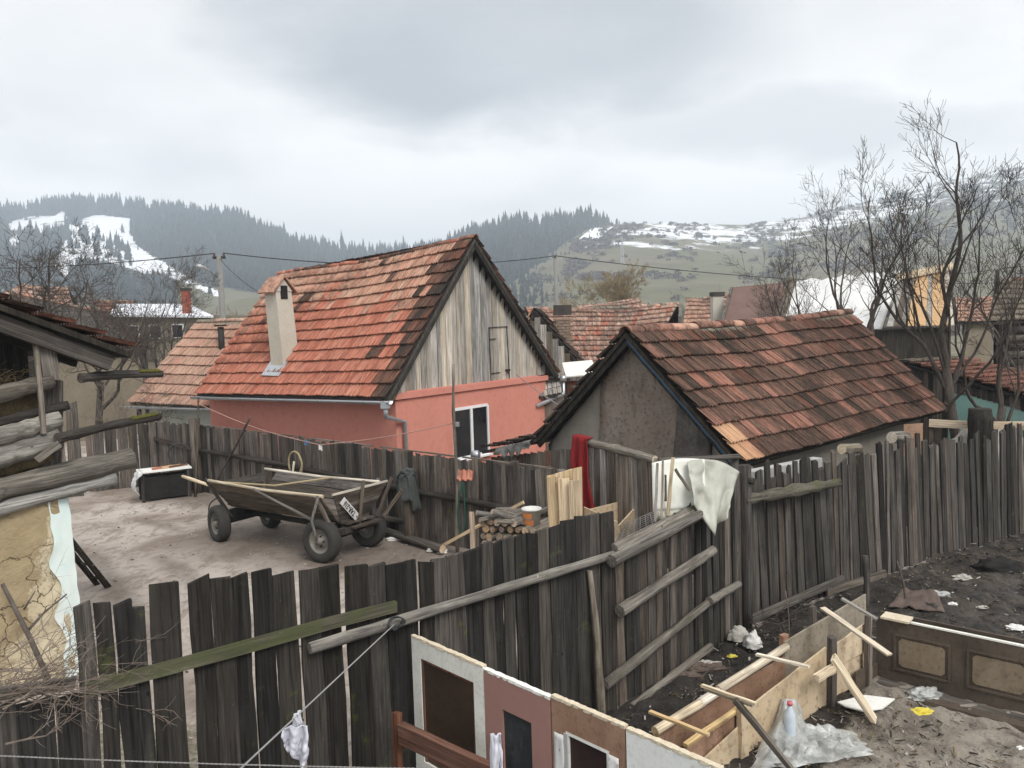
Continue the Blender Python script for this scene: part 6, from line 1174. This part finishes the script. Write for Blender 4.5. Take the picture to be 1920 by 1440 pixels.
p, q = az(1378, 1312, .66), az(1500, 1462, .02); tt = thing('leaning_batten', 'long brown batten leaning over the pen side in front', 'batten', q); plank('board', q, p, .045, .04, (.5, -.4, .7), 'wood_greybrown', tt, .01, .004)
p, q = az(1530, 1272, .50), az(1566, 1252, .50); tt = thing('wall_block', 'short wooden block nailed to the plywood pen wall', 'block', p); plank('block', p, q, .06, .06, pn_, 'wood_fresh', tt, .01)
# things lying in the pen
c = az(1625, 1325, .03); tt = thing('white_board', 'broken white board lying in the mud under the leaning plank', 'board', c); m = MB(); m.prism([az(x, y, .05) for x, y in ((1570, 1318), (1622, 1305), (1678, 1312), (1655, 1330), (1618, 1335), (1585, 1326))], (0, 0, .012)); m.build('board', 'white_paint', tt)
c = az(1735, 1307, .03); tt = thing('crumpled_plastic', 'crumpled shiny plastic bag on the mud in the pen', 'plastic', c)
def crumple(c, rx, ry, rz, seed, n=26, mat='poly_white', root=None, name='film', k=6, sm=False, am=1.):
    m = MB()
    def fn(u, v):
        t = 2*math.pi*u; p_ = math.pi*v*.5; d = V((math.cos(t)*math.cos(p_), math.sin(t)*math.cos(p_), math.sin(p_))); e = 1+am*(.45*mnoise.noise(d*2.2+V((seed, 0, 0)))+.22*mnoise.noise(d*k+V((0, seed, 0)))-.25*abs(mnoise.noise(d*k*1.6+V((seed, seed, 0)))))
        return c+V((d.x*rx*e, d.y*ry*e, max(-.01, d.z*rz*e)))
    m.sheet(fn, n, n//2, 0.); return m.build(name, mat, root, sm)
crumple(c, .17, .10, .09, 3, 34, 'poly_film', tt, 'film', 6, True, .9)
c = az(1545, 1420, .02); tt = thing('plastic_sheeting', 'large crumpled whitish plastic sheeting heaped in the pen', 'plastic', c); m = MB(); S4 = [az(1405, 1452, .03), az(1640, 1415, .03), az(1600, 1375, .03), az(1440, 1350, .03)]
def shf(u, v):
    q = S4[0].lerp(S4[1], u).lerp(S4[3].lerp(S4[2], u), v); hh = .10*abs(mnoise.noise(V((u*4+3, v*4, 1))))+.09*abs(mnoise.noise(V((u*9, v*8, 5))))+.28*math.exp(-((u-.25)**2/.02+(v-.75)**2/.05)); e = min(u, v, 1-u, 1-v)*6; return V((q.x+.06*mnoise.noise(V((u*7, v*7, 2))), q.y+.06*mnoise.noise(V((u*7, v*7, 9))), .035+hh*min(1, e)))
m.sheet(shf, 46, 34, .0); m.build('film', 'poly_film', tt, True)
bp = az(1481, 1395, .02); tt = thing('plastic_bottle', 'clear plastic bottle with pink cap standing in the sheeting', 'bottle', bp); bp = V((bp.x, bp.y, .02)); lathe([(0, 0), (.045, 0), (.05, .02), (.05, .24), (.045, .28), (.018, .34), (.018, .36), (0, .36)], bp).build('body', 'bottle', tt, True); lathe([(.0, .355), (.023, .355), (.023, .385), (0, .385)], bp).build('cap', 'bottle_cap', tt, True)
for i, (x, y, nm, lb, cat, mt, sz) in enumerate(((1727, 1337, 'yellow_scrap', 'bright yellow scrap lying in the pen mud', 'scrap', 'enamel_yellow', .12), (1372, 1231, 'yellow_wrapper', 'small yellow wrapper in the black mud by the fence', 'wrapper', 'enamel_yellow', .06), (1786, 1133, 'torn_paper', 'torn white paper in the dark mud behind the pen', 'paper', 'paper', .07), (1905, 1178, 'crushed_paper', 'crushed white paper at the right edge behind the pen', 'paper', 'paper', .12), (1915, 1404, 'white_pebble', 'white pebble near the right edge of the pen', 'pebble', 'paper', .05), (1818, 1335, 'metal_scrap', 'small grey metal scrap in the pen mud', 'scrap', 'zinc_dull', .08))):
    c = az(x, y, .02); tt = thing(nm, lb, cat, c); crumple(c, sz, sz*.6, sz*.35, i*3.1, 16, mt, tt, 'piece', 4)
# clutter between fence and pen
c = az(1412, 1212, .02); tt = thing('white_bag', 'crumpled white plastic bag in the black mud beside the fence post', 'bag', c); crumple(c, .10, .10, .17, 8, 30, 'paper', tt, 'film', 4, True, .55); crumple(c+V((-.12, .15, .03)), .13, .09, .15, 12, 30, 'stone_pale', tt, 'lump', 4, True, .55)
c = az(1320, 1255, .01); tt = thing('paper_litter', 'heap of soggy pale paper at the foot of the middle fence', 'litter', c); crumple(c, .26, .12, .06, 5, 30, 'rug', tt, 'heap'); crumple(c+V((-.25, -.18, 0)), .22, .08, .05, 15, 24, 'rug', tt, 'heap'); crumple(c+V((.03, .05, .02)), .15, .07, .05, 17, 24, 'stone_pale', tt, 'heap')
c = az(1872, 1068, .0); tt = thing('charred_lump', 'black charred lump lying in the mud by the picket fence', 'lump', c); crumple(c, .34, .20, .17, 4, 34, 'char', tt, 'lump', 3, True, .6)
for i, (x, y, r) in enumerate(((1805, 1085, .14), (1760, 1118, .16), (1842, 1140, .07))): c = az(x, y, 0); tt = thing('muddy_stone', ['pale oblong stone near the charred lump', 'grey muddy rock in the litter behind the pen', 'small pale stone at the edge of the litter'][i], 'stone', c, 'stones behind the pen'); crumple(c, r, r*.5, r*.45, 20+i, 20, 'stone_pale' if i != 1 else 'concrete', tt, 'stone', 3)
c = az(1715, 1140, .0); tt = thing('old_rug', 'muddy brown rug lying rumpled beyond the pen corner', 'rug', c); m = MB(); R4 = [az(1665, 1142, .02), az(1772, 1152, .02), az(1755, 1112, .02), az(1690, 1110, .02)]; m.sheet(lambda u, v: R4[0].lerp(R4[1], u).lerp(R4[3].lerp(R4[2], u), v)+Z*(.03+.08*abs(mnoise.noise(V((u*4, v*4, 4))))), 20, 14, .02); m.build('cloth', 'rug', tt, True)
for i, (a, b, za, zb2) in enumerate((((1624, 1140), (1622, 1042), 0, 0), ((1700, 1130), (1682, 1052), 0, 0), ((1480, 1200), (1473, 1108), 0, 0))):
    p = az(*a, 0); q = ay(*b, p.y+.02); tt = thing('upright_stake', ['stout stake standing between fence and pen corner', 'thin crooked stick rising from the mud behind the pen', 'thin whippy twig rising before the picket fence'][i], 'stake', p, 'stakes in the mud'); log('shaft', [p-Z*.05, p.lerp(q, .5)+V((.015, 0, 0)), q], [[.045, .04, .04], [.018, .014, .01], [.008, .007, .005]][i], ['wood_mid', 'bark_grey', 'twig_pale'][i], tt, 7)
R = random.Random(11); t = thing('dead_twigs', 'tangle of dead twigs at the foot of the picket fence', 'twigs', az(1450, 1150, 0)); m = MB()
for i in range(60):
    p = az(R.uniform(1415, 1500), R.uniform(1135, 1205), R.uniform(0, .15)); d = V((R.gauss(0, 1), R.gauss(0, 1), R.uniform(-.2, .7))).normalized()*R.uniform(.15, .5); m.tube([p, p+d*.5+V((0, 0, .03)), p+d], [.006, .005, .003], 4, False)
tag(m.build('twigs', 'bark', t), kind='stuff')
# small litter strewn over the mud
m = MB(); R = random.Random(5); kinds = [0]*4+[1]*4+[2]*2+[3]
for i in range(30000):
    zone = R.random()
    x, y = (R.uniform(.2, 11), R.uniform(5.2, 14.5)) if zone < .7 else (R.uniform(1.5, 6.2), R.uniform(4.2, 8.2))
    if not inpoly(np.array([x]), np.array([y]), MUD)[0]: continue
    if inpoly(np.array([x]), np.array([y]), PEN)[0] and R.random() < .45: continue
    c = V((x, y, R.uniform(-.01, .045))); s = R.choice((.005, .007, .010, .014, .020)); d = V((R.gauss(0, 1), R.gauss(0, 1), R.gauss(0, .35))).normalized(); e = d.cross(V((R.random(), R.random(), 1))).normalized(); k = R.uniform(1, 5.5)
    m.obox(c-d*s*k/2-e*s/2, d*s*k, e*s*R.uniform(.4, 1), d.cross(e)*s*.35, kinds[i % 11])
o = m.build('mud_litter', ['wood_black', 'wood_greybrown', 'hay', 'stone_pale'], None, origin=(0, 0, 0)); tag(o, 'bits of straw, bark and rubbish strewn over the dark mud', 'litter', kind='stuff')
m = MB()
for i in range(1500):
    x, y = R.uniform(-9, 0.5), R.uniform(6, 19.5)
    if inpoly(np.array([x]), np.array([y]), MUD)[0]: continue
    c = V((x, y, R.uniform(.0, .02))); s = R.choice((.005, .008, .012, .018)); d = V((R.gauss(0, 1), R.gauss(0, 1), .1)).normalized(); e = d.cross(Z).normalized(); m.obox(c-d*s-e*s/2, d*s*R.uniform(1, 3), e*s, Z*s*.5, i % 3)
o = m.build('yard_litter', ['wood_mid', 'stone_pale', 'stone_pale'], None, origin=(0, 0, 0)); tag(o, 'small stones and chips strewn over the pale yard', 'litter', kind='stuff')
for i, (x, y) in enumerate(((743, 1012), (806, 1034), (830, 1036))): c = az(x, y, 0); tt = thing('litter_scrap', ['crumpled pale paper beside the yard post', 'flat pale stone chip near the firewood', 'white scrap on the ground near the firewood'][i], 'scrap', c, 'scraps in the yard'); crumple(c, [.16, .06, .09][i], .07, .06, 31+i, 18, 'paper' if i != 1 else 'stone_pale', tt, 'piece', 4)
# things behind the picket fence, under the brown eaves
for i, (x, y, yy, r, L_) in enumerate(((1578, 842, 12.4, .085, .5), (1672, 820, 13.4, .10, .5))):
    c = ay(x, y, yy); d = V((.75, .6, -.1)).normalized(); tt = thing('eaves_log', ['short log with pale cut end lying on the wall under the eaves', 'thick barky log end under the right part of the eaves'][i], 'log', c-Z*r, 'logs under the eaves'); log('shaft', [c, c+d*L_], r, 'bark_log', tt, 12, .08, 'wood_pale', 2)
    if i == 1: pass
m = MB(); a = az(1380, 905, 1.70) if False else ay(1398, 896, 10.15); b = ay(1533, 868, 11.3); tt = thing('concrete_block', 'grey concrete lintel resting behind the fence under the eaves', 'lintel', V((a.x, a.y, 0))); m.bar(a-Z*.02, b-Z*.02, .14, .20); m.build('lintel', 'concrete', tt); m = MB(); m.bar(V((a.x, a.y, 0))+Z*.8+V((.05, .05, 0)), V((b.x, b.y, 0))+Z*.8, .16, 1.55); m.build('footing', 'grey_plaster', tt)
c = ay(1712, 822, 13.9); tt = thing('rusty_panel', 'rusty patterned board under the end of the eaves', 'board', V((c.x, c.y, 0))); m = MB(); m.obox(V((c.x-.16, c.y, 1.25)), (.38, .10, 0), (0, .02, 0), (0, 0, .55)); m.build('board', 'ply_red', tt); m = MB(); m.obox(V((c.x-.10, c.y+.03, 0)), (.3, .1, 0), (0, .03, 0), (0, 0, 1.3)); m.build('support', 'wood_dark', tt)
m = MB(); tt = thing('stone_heap', 'whitish rubble and snow showing behind the right pickets', 'rubble', ay(1850, 830, 14.5)); crumple(V((ay(1850, 830, 14.6).x, 14.6, 0)), 1.3, .5, 1.62, 41, 40, 'stone_pale', tt, 'heap', 4, True, .35)
# fresh planks on posts behind the fence
a, b, c_ = ay(1742, 793, 14.6), ay(1832, 798, 14.3), ay(1922, 800, 14.0); tt = thing('new_rail', 'fresh yellow plank rail behind the right fence', 'rail', V((a.x, a.y, 0))); plank('board', a, b, .14, .03, (0, -1, 0), 'wood_fresh', tt, .01, .002); plank('board', b+V((.25, 0, 0)), c_+V((.3, 0, 0)), .14, .03, (0, -1, 0), 'wood_fresh', tt, .01, .002)
for q in (a+V((.05, .05, 0)), b+V((0, .05, 0)), b+V((.35, .05, 0)), c_+V((.1, .05, 0))): plank('post', V((q.x, q.y, 0)), q+Z*.05, .07, .07, (0, -1, 0), 'wood_mid', tt)
st = ay(1838, 800, 14.0); tt = thing('tree_stump', 'tall dark sawn stump behind the right fence', 'stump', V((st.x, st.y, 0))); log('trunk', [V((st.x, st.y, -.1)), V((st.x, st.y, 1.2)), V((st.x, st.y, ay(1838, 766, 14.0).z))], [.26, .20, .20], 'wood_black', tt, 14, .12, 'wood_dark', 4)
# heap of planks, tarps and rubbish in front of the chipboard shed and the grey barn
R = random.Random(21); hp0 = ay(1815, 640, 20.5); 
for i, (mt_, lb) in enumerate((('wood_dark', 'lowest dark board in the rubbish heap behind the tree'), ('wood_greybrown', 'grey-brown board in the lower rubbish heap'), ('white_dirty', 'white-painted board in the rubbish heap behind the tree'), ('wood_silver', 'silvery board across the middle of the rubbish heap'), ('wood_pale', 'pale board near the top of the rubbish heap'), ('wood_fresh', 'fresh yellow board lying on top of the rubbish heap'))):
    p = V((hp0.x+R.uniform(-.6, .6), hp0.y-.5+R.uniform(-.1, .3), .3+i*.36)); d = V((R.uniform(.6, 1), R.uniform(-.2, .2), R.uniform(-.12, .12))).normalized(); tt = thing('heap_board', lb, 'board', p-Z*.05, 'boards in the rubbish heap'); plank('board', p-d*.7, p+d*.8, R.uniform(.18, .3), .06, V((0, -.8, .6)), mt_, tt, .02)
tt = thing('rubbish_heap', 'dark heap of rags and rubbish behind the tree', 'heap', V((hp0.x, hp0.y+.8, 0))); crumple(V((hp0.x, hp0.y+1.0, 0)), 1.9, .9, 1.9, 51, 60, 'cloth_dark', tt, 'heap', 5, True, .5); crumple(V((hp0.x+.5, hp0.y+.2, 0)), 1.0, .5, 1.7, 54, 50, 'cloth_grey', tt, 'rags', 5, True, .5)
# ------------------------------------------------------------------ wires, poles, lines
P1 = ay(411, 484, 34); P1b = ay(419, 640, 34); p1 = thing('lamp_pole', 'grey utility pole with a street lamp behind the tan roof', 'pole', V((P1b.x, P1b.y, 0))); log('shaft', [V((P1b.x, P1b.y, -.2)), P1], [.17, .11], 'bark_grey' if False else 'pole_wood', p1, 10, .03) if False else MB().tube([V((P1b.x+.05, P1b.y, -.2)), P1+Z*.1], [.16, .11], 10).build('shaft', 'pole_concrete', p1, True)
m = MB(); hd = ay(379, 501, 33.4); m.tube([ay(408, 520, 34), ay(396, 510, 33.7), hd], .035, 6); m.build('lamp_arm', 'zinc_dull', p1); m = MB(); m.tube([hd+V((-.22, -.05, .08)), hd+V((-.1, 0, .04)), hd+V((.15, .1, -.04))], [.03, .085, .05], 8); m.build('lamp_head', 'lamp_head', p1, True)
m = MB(); m.box(P1+Z*.02, (.5, .12, .1)); m.build('crossarm', 'wood_dark', p1)
for dx in (-.2, .2): MB().tube([P1+V((dx, 0, .05)), P1+V((dx, 0, .22))], .05, 7).build('insulator', 'insulator', p1)
P2 = ay(1041, 488, 44); p2 = thing('line_pole', 'slim grey utility pole behind the brick chimney', 'pole', V((P2.x, P2.y, 0))); MB().tube([V((P2.x+.05, P2.y, -.2)), P2+Z*.1], [.15, .10], 10).build('shaft', 'pole_concrete', p2, True); MB().tube([P2+Z*.05, P2+Z*.26], .06, 7).build('insulator', 'insulator', p2)
P0 = ay(-120, 502, 50); P3 = ay(2050, 520, 60)
for i, (a, b, dr, r, lb) in enumerate(((P0, P1+V((-.2, 0, .2)), .25, .022, 'overhead cable running off left from the lamp pole'), (P1+V((.2, 0, .2)), P2+Z*.24, .5, .022, 'overhead cable between the two utility poles'), (P2+Z*.24, P3, .9, .022, 'overhead cable running off right from the slim pole'), (P1, ay(520, 565, 24), .2, .012, 'thin service line dropping from the lamp pole to the red roof'), (ay(1580, 522, 50), ay(2000, 486, 40), .3, .014, 'thin wire in front of the right hillside'))):
    t = thing('overhead_cable', lb, 'cable', a, 'overhead cables'); MB().tube(sag(a, b, dr, 20), r, 5).build('wire', 'wire_dark', t)
# red house service line
a, b = ay(968, 702, 18.2), ay(1055, 764, 14.0); t = thing('service_line', 'pale cord from the plank gable down to the outbuilding', 'line', a); MB().tube(sag(a, b, .03, 8), .009, 5).build('cord', 'wire_grey', t)
# foreground twisted wire and clothes line with rags
wa, wb = ay(-260, 1404, 3.3), ay(1420, 1444, 3.15); t = thing('twisted_wire', 'twisted wire stretched across the bottom of the view', 'wire', wa); m = MB(); n = 700
for k in (0, 1): m.tube([wa.lerp(wb, i/n)-Z*.03*4*(i/n)*(1-i/n)+V((0, math.cos(i*.9+k*math.pi), math.sin(i*.9+k*math.pi)))*.0018 for i in range(n+1)], .0017, 4, False)
m.build('strands', 'wire_grey', t)
ka = onplane(738, 1172, FF0+fn_*.17, fn_); kb = ay(380, 1508, 2.9); t = thing('wash_line', 'thin cord running from the fence rail down to the left', 'line', ka); MB().tube([ka, kb+(kb-ka)*.3], .0045, 6).build('cord', 'cord_grey', t)
def hanging(p, d, ln, w_, seed, label, folds=3, twist=0.):
    t = thing('hung_rag', label, 'rag', p-Z*ln*.5, 'white rags on the lines'); m = MB()
    def fn(u, v):
        ww = w_*(1-.25*math.sin(v*2.5+seed)+.25*mnoise.noise(V((v*3, seed, 0)))); x = (u-.5)*ww; f = .03*math.sin(u*folds*6.28+seed+v*3)*min(1, v*3+.3)+.025*mnoise.noise(V((u*4, v*6, seed)))
        zz2 = -(v*ln)*(1+.22*math.sin(u*5+seed)); q = V(d)*(x+twist*v*v)+V((-d[1], d[0], 0))*f; return V(p)+q+Z*(zz2+.01)
    m.sheet(fn, 22, 22, .004); m.build('cloth', 'cloth_white', t, True)
tfr = .62; q = ay(531, 1365, 3.9); lp = ka.lerp(kb, (ka.y-q.y)/(ka.y-kb.y)); sd2 = (kb-ka).normalized(); hanging(lp, (sd2.x*.6, sd2.y*.6, 0), .19, .16, 1.3, 'white rag hung on the slanting cord', 3); hanging(lp+sd2*.02+V((0, -.012, -.05)), (.85, .1, 0), .17, .12, 4.1, 'second white rag bunched below the slanting cord', 2)
f = (ay(930, 1370, 3.2).x-wa.x)/(wb.x-wa.x); wp = wa.lerp(wb, f)-Z*.03*4*f*(1-f); hanging(wp+Z*.145, (.9, .1, 0), .26, .058, 7.7, 'stiff white sock pegged upright on the twisted wire', 1)
# ------------------------------------------------------------------ brushwood on the fence at bottom left
R = random.Random(8); br = thing('brush_pile', 'tangle of thorny dry branches over the low fence at bottom left', 'branches', FF0+fd*.6+Z*1.3); m = MB()
def twig(p, d, ln, r, lv):
    pts = [p]; q = V(p)
    for i in range(5): d = (d+V((R.gauss(0, .18), R.gauss(0, .18), R.gauss(0, .16)))).normalized(); q = q+d*ln/5; pts.append(q)
    m.tube(pts, [r*(1-.13*i) for i in range(6)], 4, False)
    if lv > 0:
        for i in range(R.randint(2, 5)): k = R.randint(1, 4); d2 = (d+V((R.gauss(0, .8), R.gauss(0, .8), R.gauss(0, .7)))).normalized(); twig(pts[k], d2, ln*R.uniform(.25, .5), r*.6, lv-1)
for i in range(70):
    px = R.uniform(-90, 105); p = onplane(px, R.uniform(1255, 1335), FF0+fn_*R.uniform(-.25, .2), fn_); d = V((.79, .61, 0))*R.choice((1, 1, 1, -.6))+V((R.gauss(0, .3), R.gauss(0, .3), R.gauss(0, .22))); twig(p, d.normalized(), R.uniform(.3, .75), R.uniform(.0022, .0048), 2)
for x0, y0, x1, y1 in ((10, 1395, 200, 1365), (0, 1260, 70, 1225), (5, 1330, 110, 1245), (120, 1290, 215, 1322), (120, 1280, 90, 1370)): a, b = onplane(x0, y0, FF0+fn_*.35, fn_), onplane(x1, y1, FF0+fn_*.22, fn_); twig(a, (b-a).normalized(), (b-a).length, .006, 2)
tag(m.build('twigs', 'twig_pale', br), kind='stuff')
# ------------------------------------------------------------------ bare trees
def tree(name, label, base, h, seed, r0, mat='bark', lean=(0, 0, 0), forks=4, spread=.55, dens=1., group='bare trees', fork_at=.3, twig_r=.006, lv=3, up=.35, leader=False):
    R = random.Random(seed); base = V(base); t = thing(name, label, 'tree', base, group); tr = MB(); cr = MB(); cnt = [0]
    def limb(p, d, ln, r, l, mb):
        n = max(3, int(ln/.22)) if l > 1 else 4; pts = [V(p)]; dirs = []; q = V(p); d = V(d)
        for i in range(n):
            d = (d+V((R.gauss(0, .13), R.gauss(0, .13), R.gauss(0, .08)+up*.12))).normalized(); q = q+d*(ln/n); pts.append(V(q)); dirs.append(V(d))
        rad = [max(twig_r*.55, r*(1-.80*i/n)) for i in range(n+1)]; mb.tube(pts, rad, 7 if l >= 3 else (4 if l >= 1 else 3), False); cnt[0] += 1
        if l <= 0: return
        k = int((8 if l > 1 else 6)*dens*R.uniform(.7, 1.3))+1
        for j in range(k):
            f = R.uniform(.22, 1.0); i = min(n-1, int(f*n)); a = dirs[i]; s = a.orthogonal().normalized(); s = Matrix.Rotation(R.uniform(0, 6.283), 3, a) @ s
            d2 = (a*R.uniform(.55, 1.)+s*R.uniform(.45, .95)*(spread+.35)).normalized(); limb(pts[i+1], d2, ln*R.uniform(.32, .62)*(1-.35*f), rad[i+1]*R.uniform(.45, .7), l-1, cr)
    th = h*fork_at; top = base+V(lean)*th+Z*th; tr.tube([base-Z*.15, base.lerp(top, .25)+V((.03, 0, 0)), base.lerp(top, .6)-V((.02, 0, 0)), top], [r0*1.25, r0, r0*.9, r0*.8], 9); tr.build('trunk', mat, t, True)
    for i in range(forks):
        an = 6.283*i/forks+R.uniform(-.5, .5); d = V((math.cos(an)*spread*R.uniform(.5, 1.2), math.sin(an)*spread*R.uniform(.5, 1.2), 1)).normalized(); limb(top-Z*R.uniform(0, th*.3), d, (h-th)*R.uniform(.7, 1.0), r0*R.uniform(.30, .5), lv, cr)
    if leader:
        limb(top, (V(lean)*.3+Z).normalized(), (h-th)*1.02, r0*.72, lv, cr)
    cr.build('crown', mat, t, True)
def gp_(px, y): p = ay(px, 700, y); return V((p.x, p.y, 0))
tree('bare_fruit_tree', 'bare dark fruit tree with upright shoots behind the right fence', gp_(1818, 14.8), 6.7, 3, .095, 'bark', (-.16, 0, 0), 7, .5, .8, fork_at=.40, up=.9, leader=True)
tree('bare_fruit_tree', 'low forked bare tree right of the dark fruit tree', gp_(1862, 15.3), 5.4, 9, .09, 'bark', (.10, 0, 0), 4, .6, .7, fork_at=.35, up=.8)
tree('bare_fruit_tree', 'bare bushy tree behind the ridge end of the outbuilding', gp_(1612, 21), 6.9, 5, .14, 'bark', (0, 0, 0), 6, .6, .75, fork_at=.42, up=.7)
tree('bare_fruit_tree', 'smaller bare tree between the felt roof and white tarpaulin', gp_(1500, 23), 5.9, 15, .09, 'bark', (0, 0, 0), 5, .55, .7, fork_at=.45, up=.7)
tree('bare_fruit_tree', 'thin bare tree at the left edge of the white tarpaulin', gp_(1450, 25), 5.6, 25, .07, 'bark_grey', (0, 0, 0), 5, .6, .8, fork_at=.4)
tree('bare_fruit_tree', 'spreading bare tree just above the barn roof', gp_(62, 19), 6.6, 33, .12, 'bark', (.08, 0, 0), 7, .85, .9, fork_at=.42)
tree('bare_fruit_tree', 'second bare tree behind the barn roof, further right', gp_(170, 21), 6.0, 36, .10, 'bark', (.1, 0, 0), 5, .8, .85, fork_at=.42)
tree('bare_fruit_tree', 'dense twiggy tree left of the tan roof', gp_(298, 25.5), 6.0, 41, .11, 'bark_grey', (0, 0, 0), 7, .6, 1.25, fork_at=.3)
tree('bare_fruit_tree', 'small twiggy sapling left of the tan roof eaves', gp_(232, 20.5), 2.6, 44, .04, 'twig_grey', (0, 0, 0), 5, .6, .8, fork_at=.25)
tree('bare_fruit_tree', 'slender bare tree beside the grey tiled barn', gp_(1905, 19), 6.0, 61, .07, 'bark_grey', (.05, 0, 0), 4, .5, .7, fork_at=.4, up=.7)
tree('willow_tree', 'pale yellowish willow standing behind the long pink roof', gp_(1165, 62), 7.5, 52, .22, 'willow', (0, 0, 0), 7, .8, 1.35, fork_at=.38, twig_r=.02)
for i, (px, y, h, mt) in enumerate(((1330, 60, 5.2, 'twig_grey'), (1290, 75, 5.5, 'twig_grey'), (1395, 50, 5.4, 'bark_grey'), (480, 60, 5.5, 'twig_grey'), (455, 75, 6., 'twig_grey'), (340, 55, 6.2, 'bark_grey'), (1470, 55, 6.2, 'bark_grey'), (250, 60, 6.8, 'bark_grey'), (120, 50, 6.6, 'bark_grey'))):
    tree('bare_tree', 'small bare village tree ' + ['left of the salmon roof chimney', 'behind the ridge of the long pink roof, right of the willow', 'behind the brown felt roof', 'in front of the low rise right of the lamp pole', 'close behind the lamp pole', 'behind the red chimney of the snowy roof', 'behind the left end of the white tarpaulin', 'behind the snowy roof, left of its chimney', 'behind the rusty red ridge at far left'][i], gp_(px, y), h, 70+i, .11, mt, (0, 0, 0), 5, .7, .95, 'bare village trees', .3, .018, 2)
# ------------------------------------------------------------------ haze in the valley air
m = MT('haze'); m.nt.nodes.remove(m.b); pv = m.n('ShaderNodeVolumePrincipled'); pv.inputs['Color'].default_value = (.79, .885, 1., 1); pv.inputs['Density'].default_value = .0008; pv.inputs['Anisotropy'].default_value = .2; m.l(pv.outputs[0], m.nt.nodes['Material Output'].inputs['Volume'])
ZTOP = max(P[..., 2].max() for P in (PA, PB, PC, PD))+24; mm = MB(); mm.obox((-2700, -2700, -12), (5400, 0, 0), (0, 5400, 0), (0, 0, ZTOP+12)); o = mm.build('haze', 'haze', None, origin=(0, 0, 0)); o['kind'] = 'stuff'; o['label'] = 'thin grey haze filling the valley air'; o['category'] = 'haze'
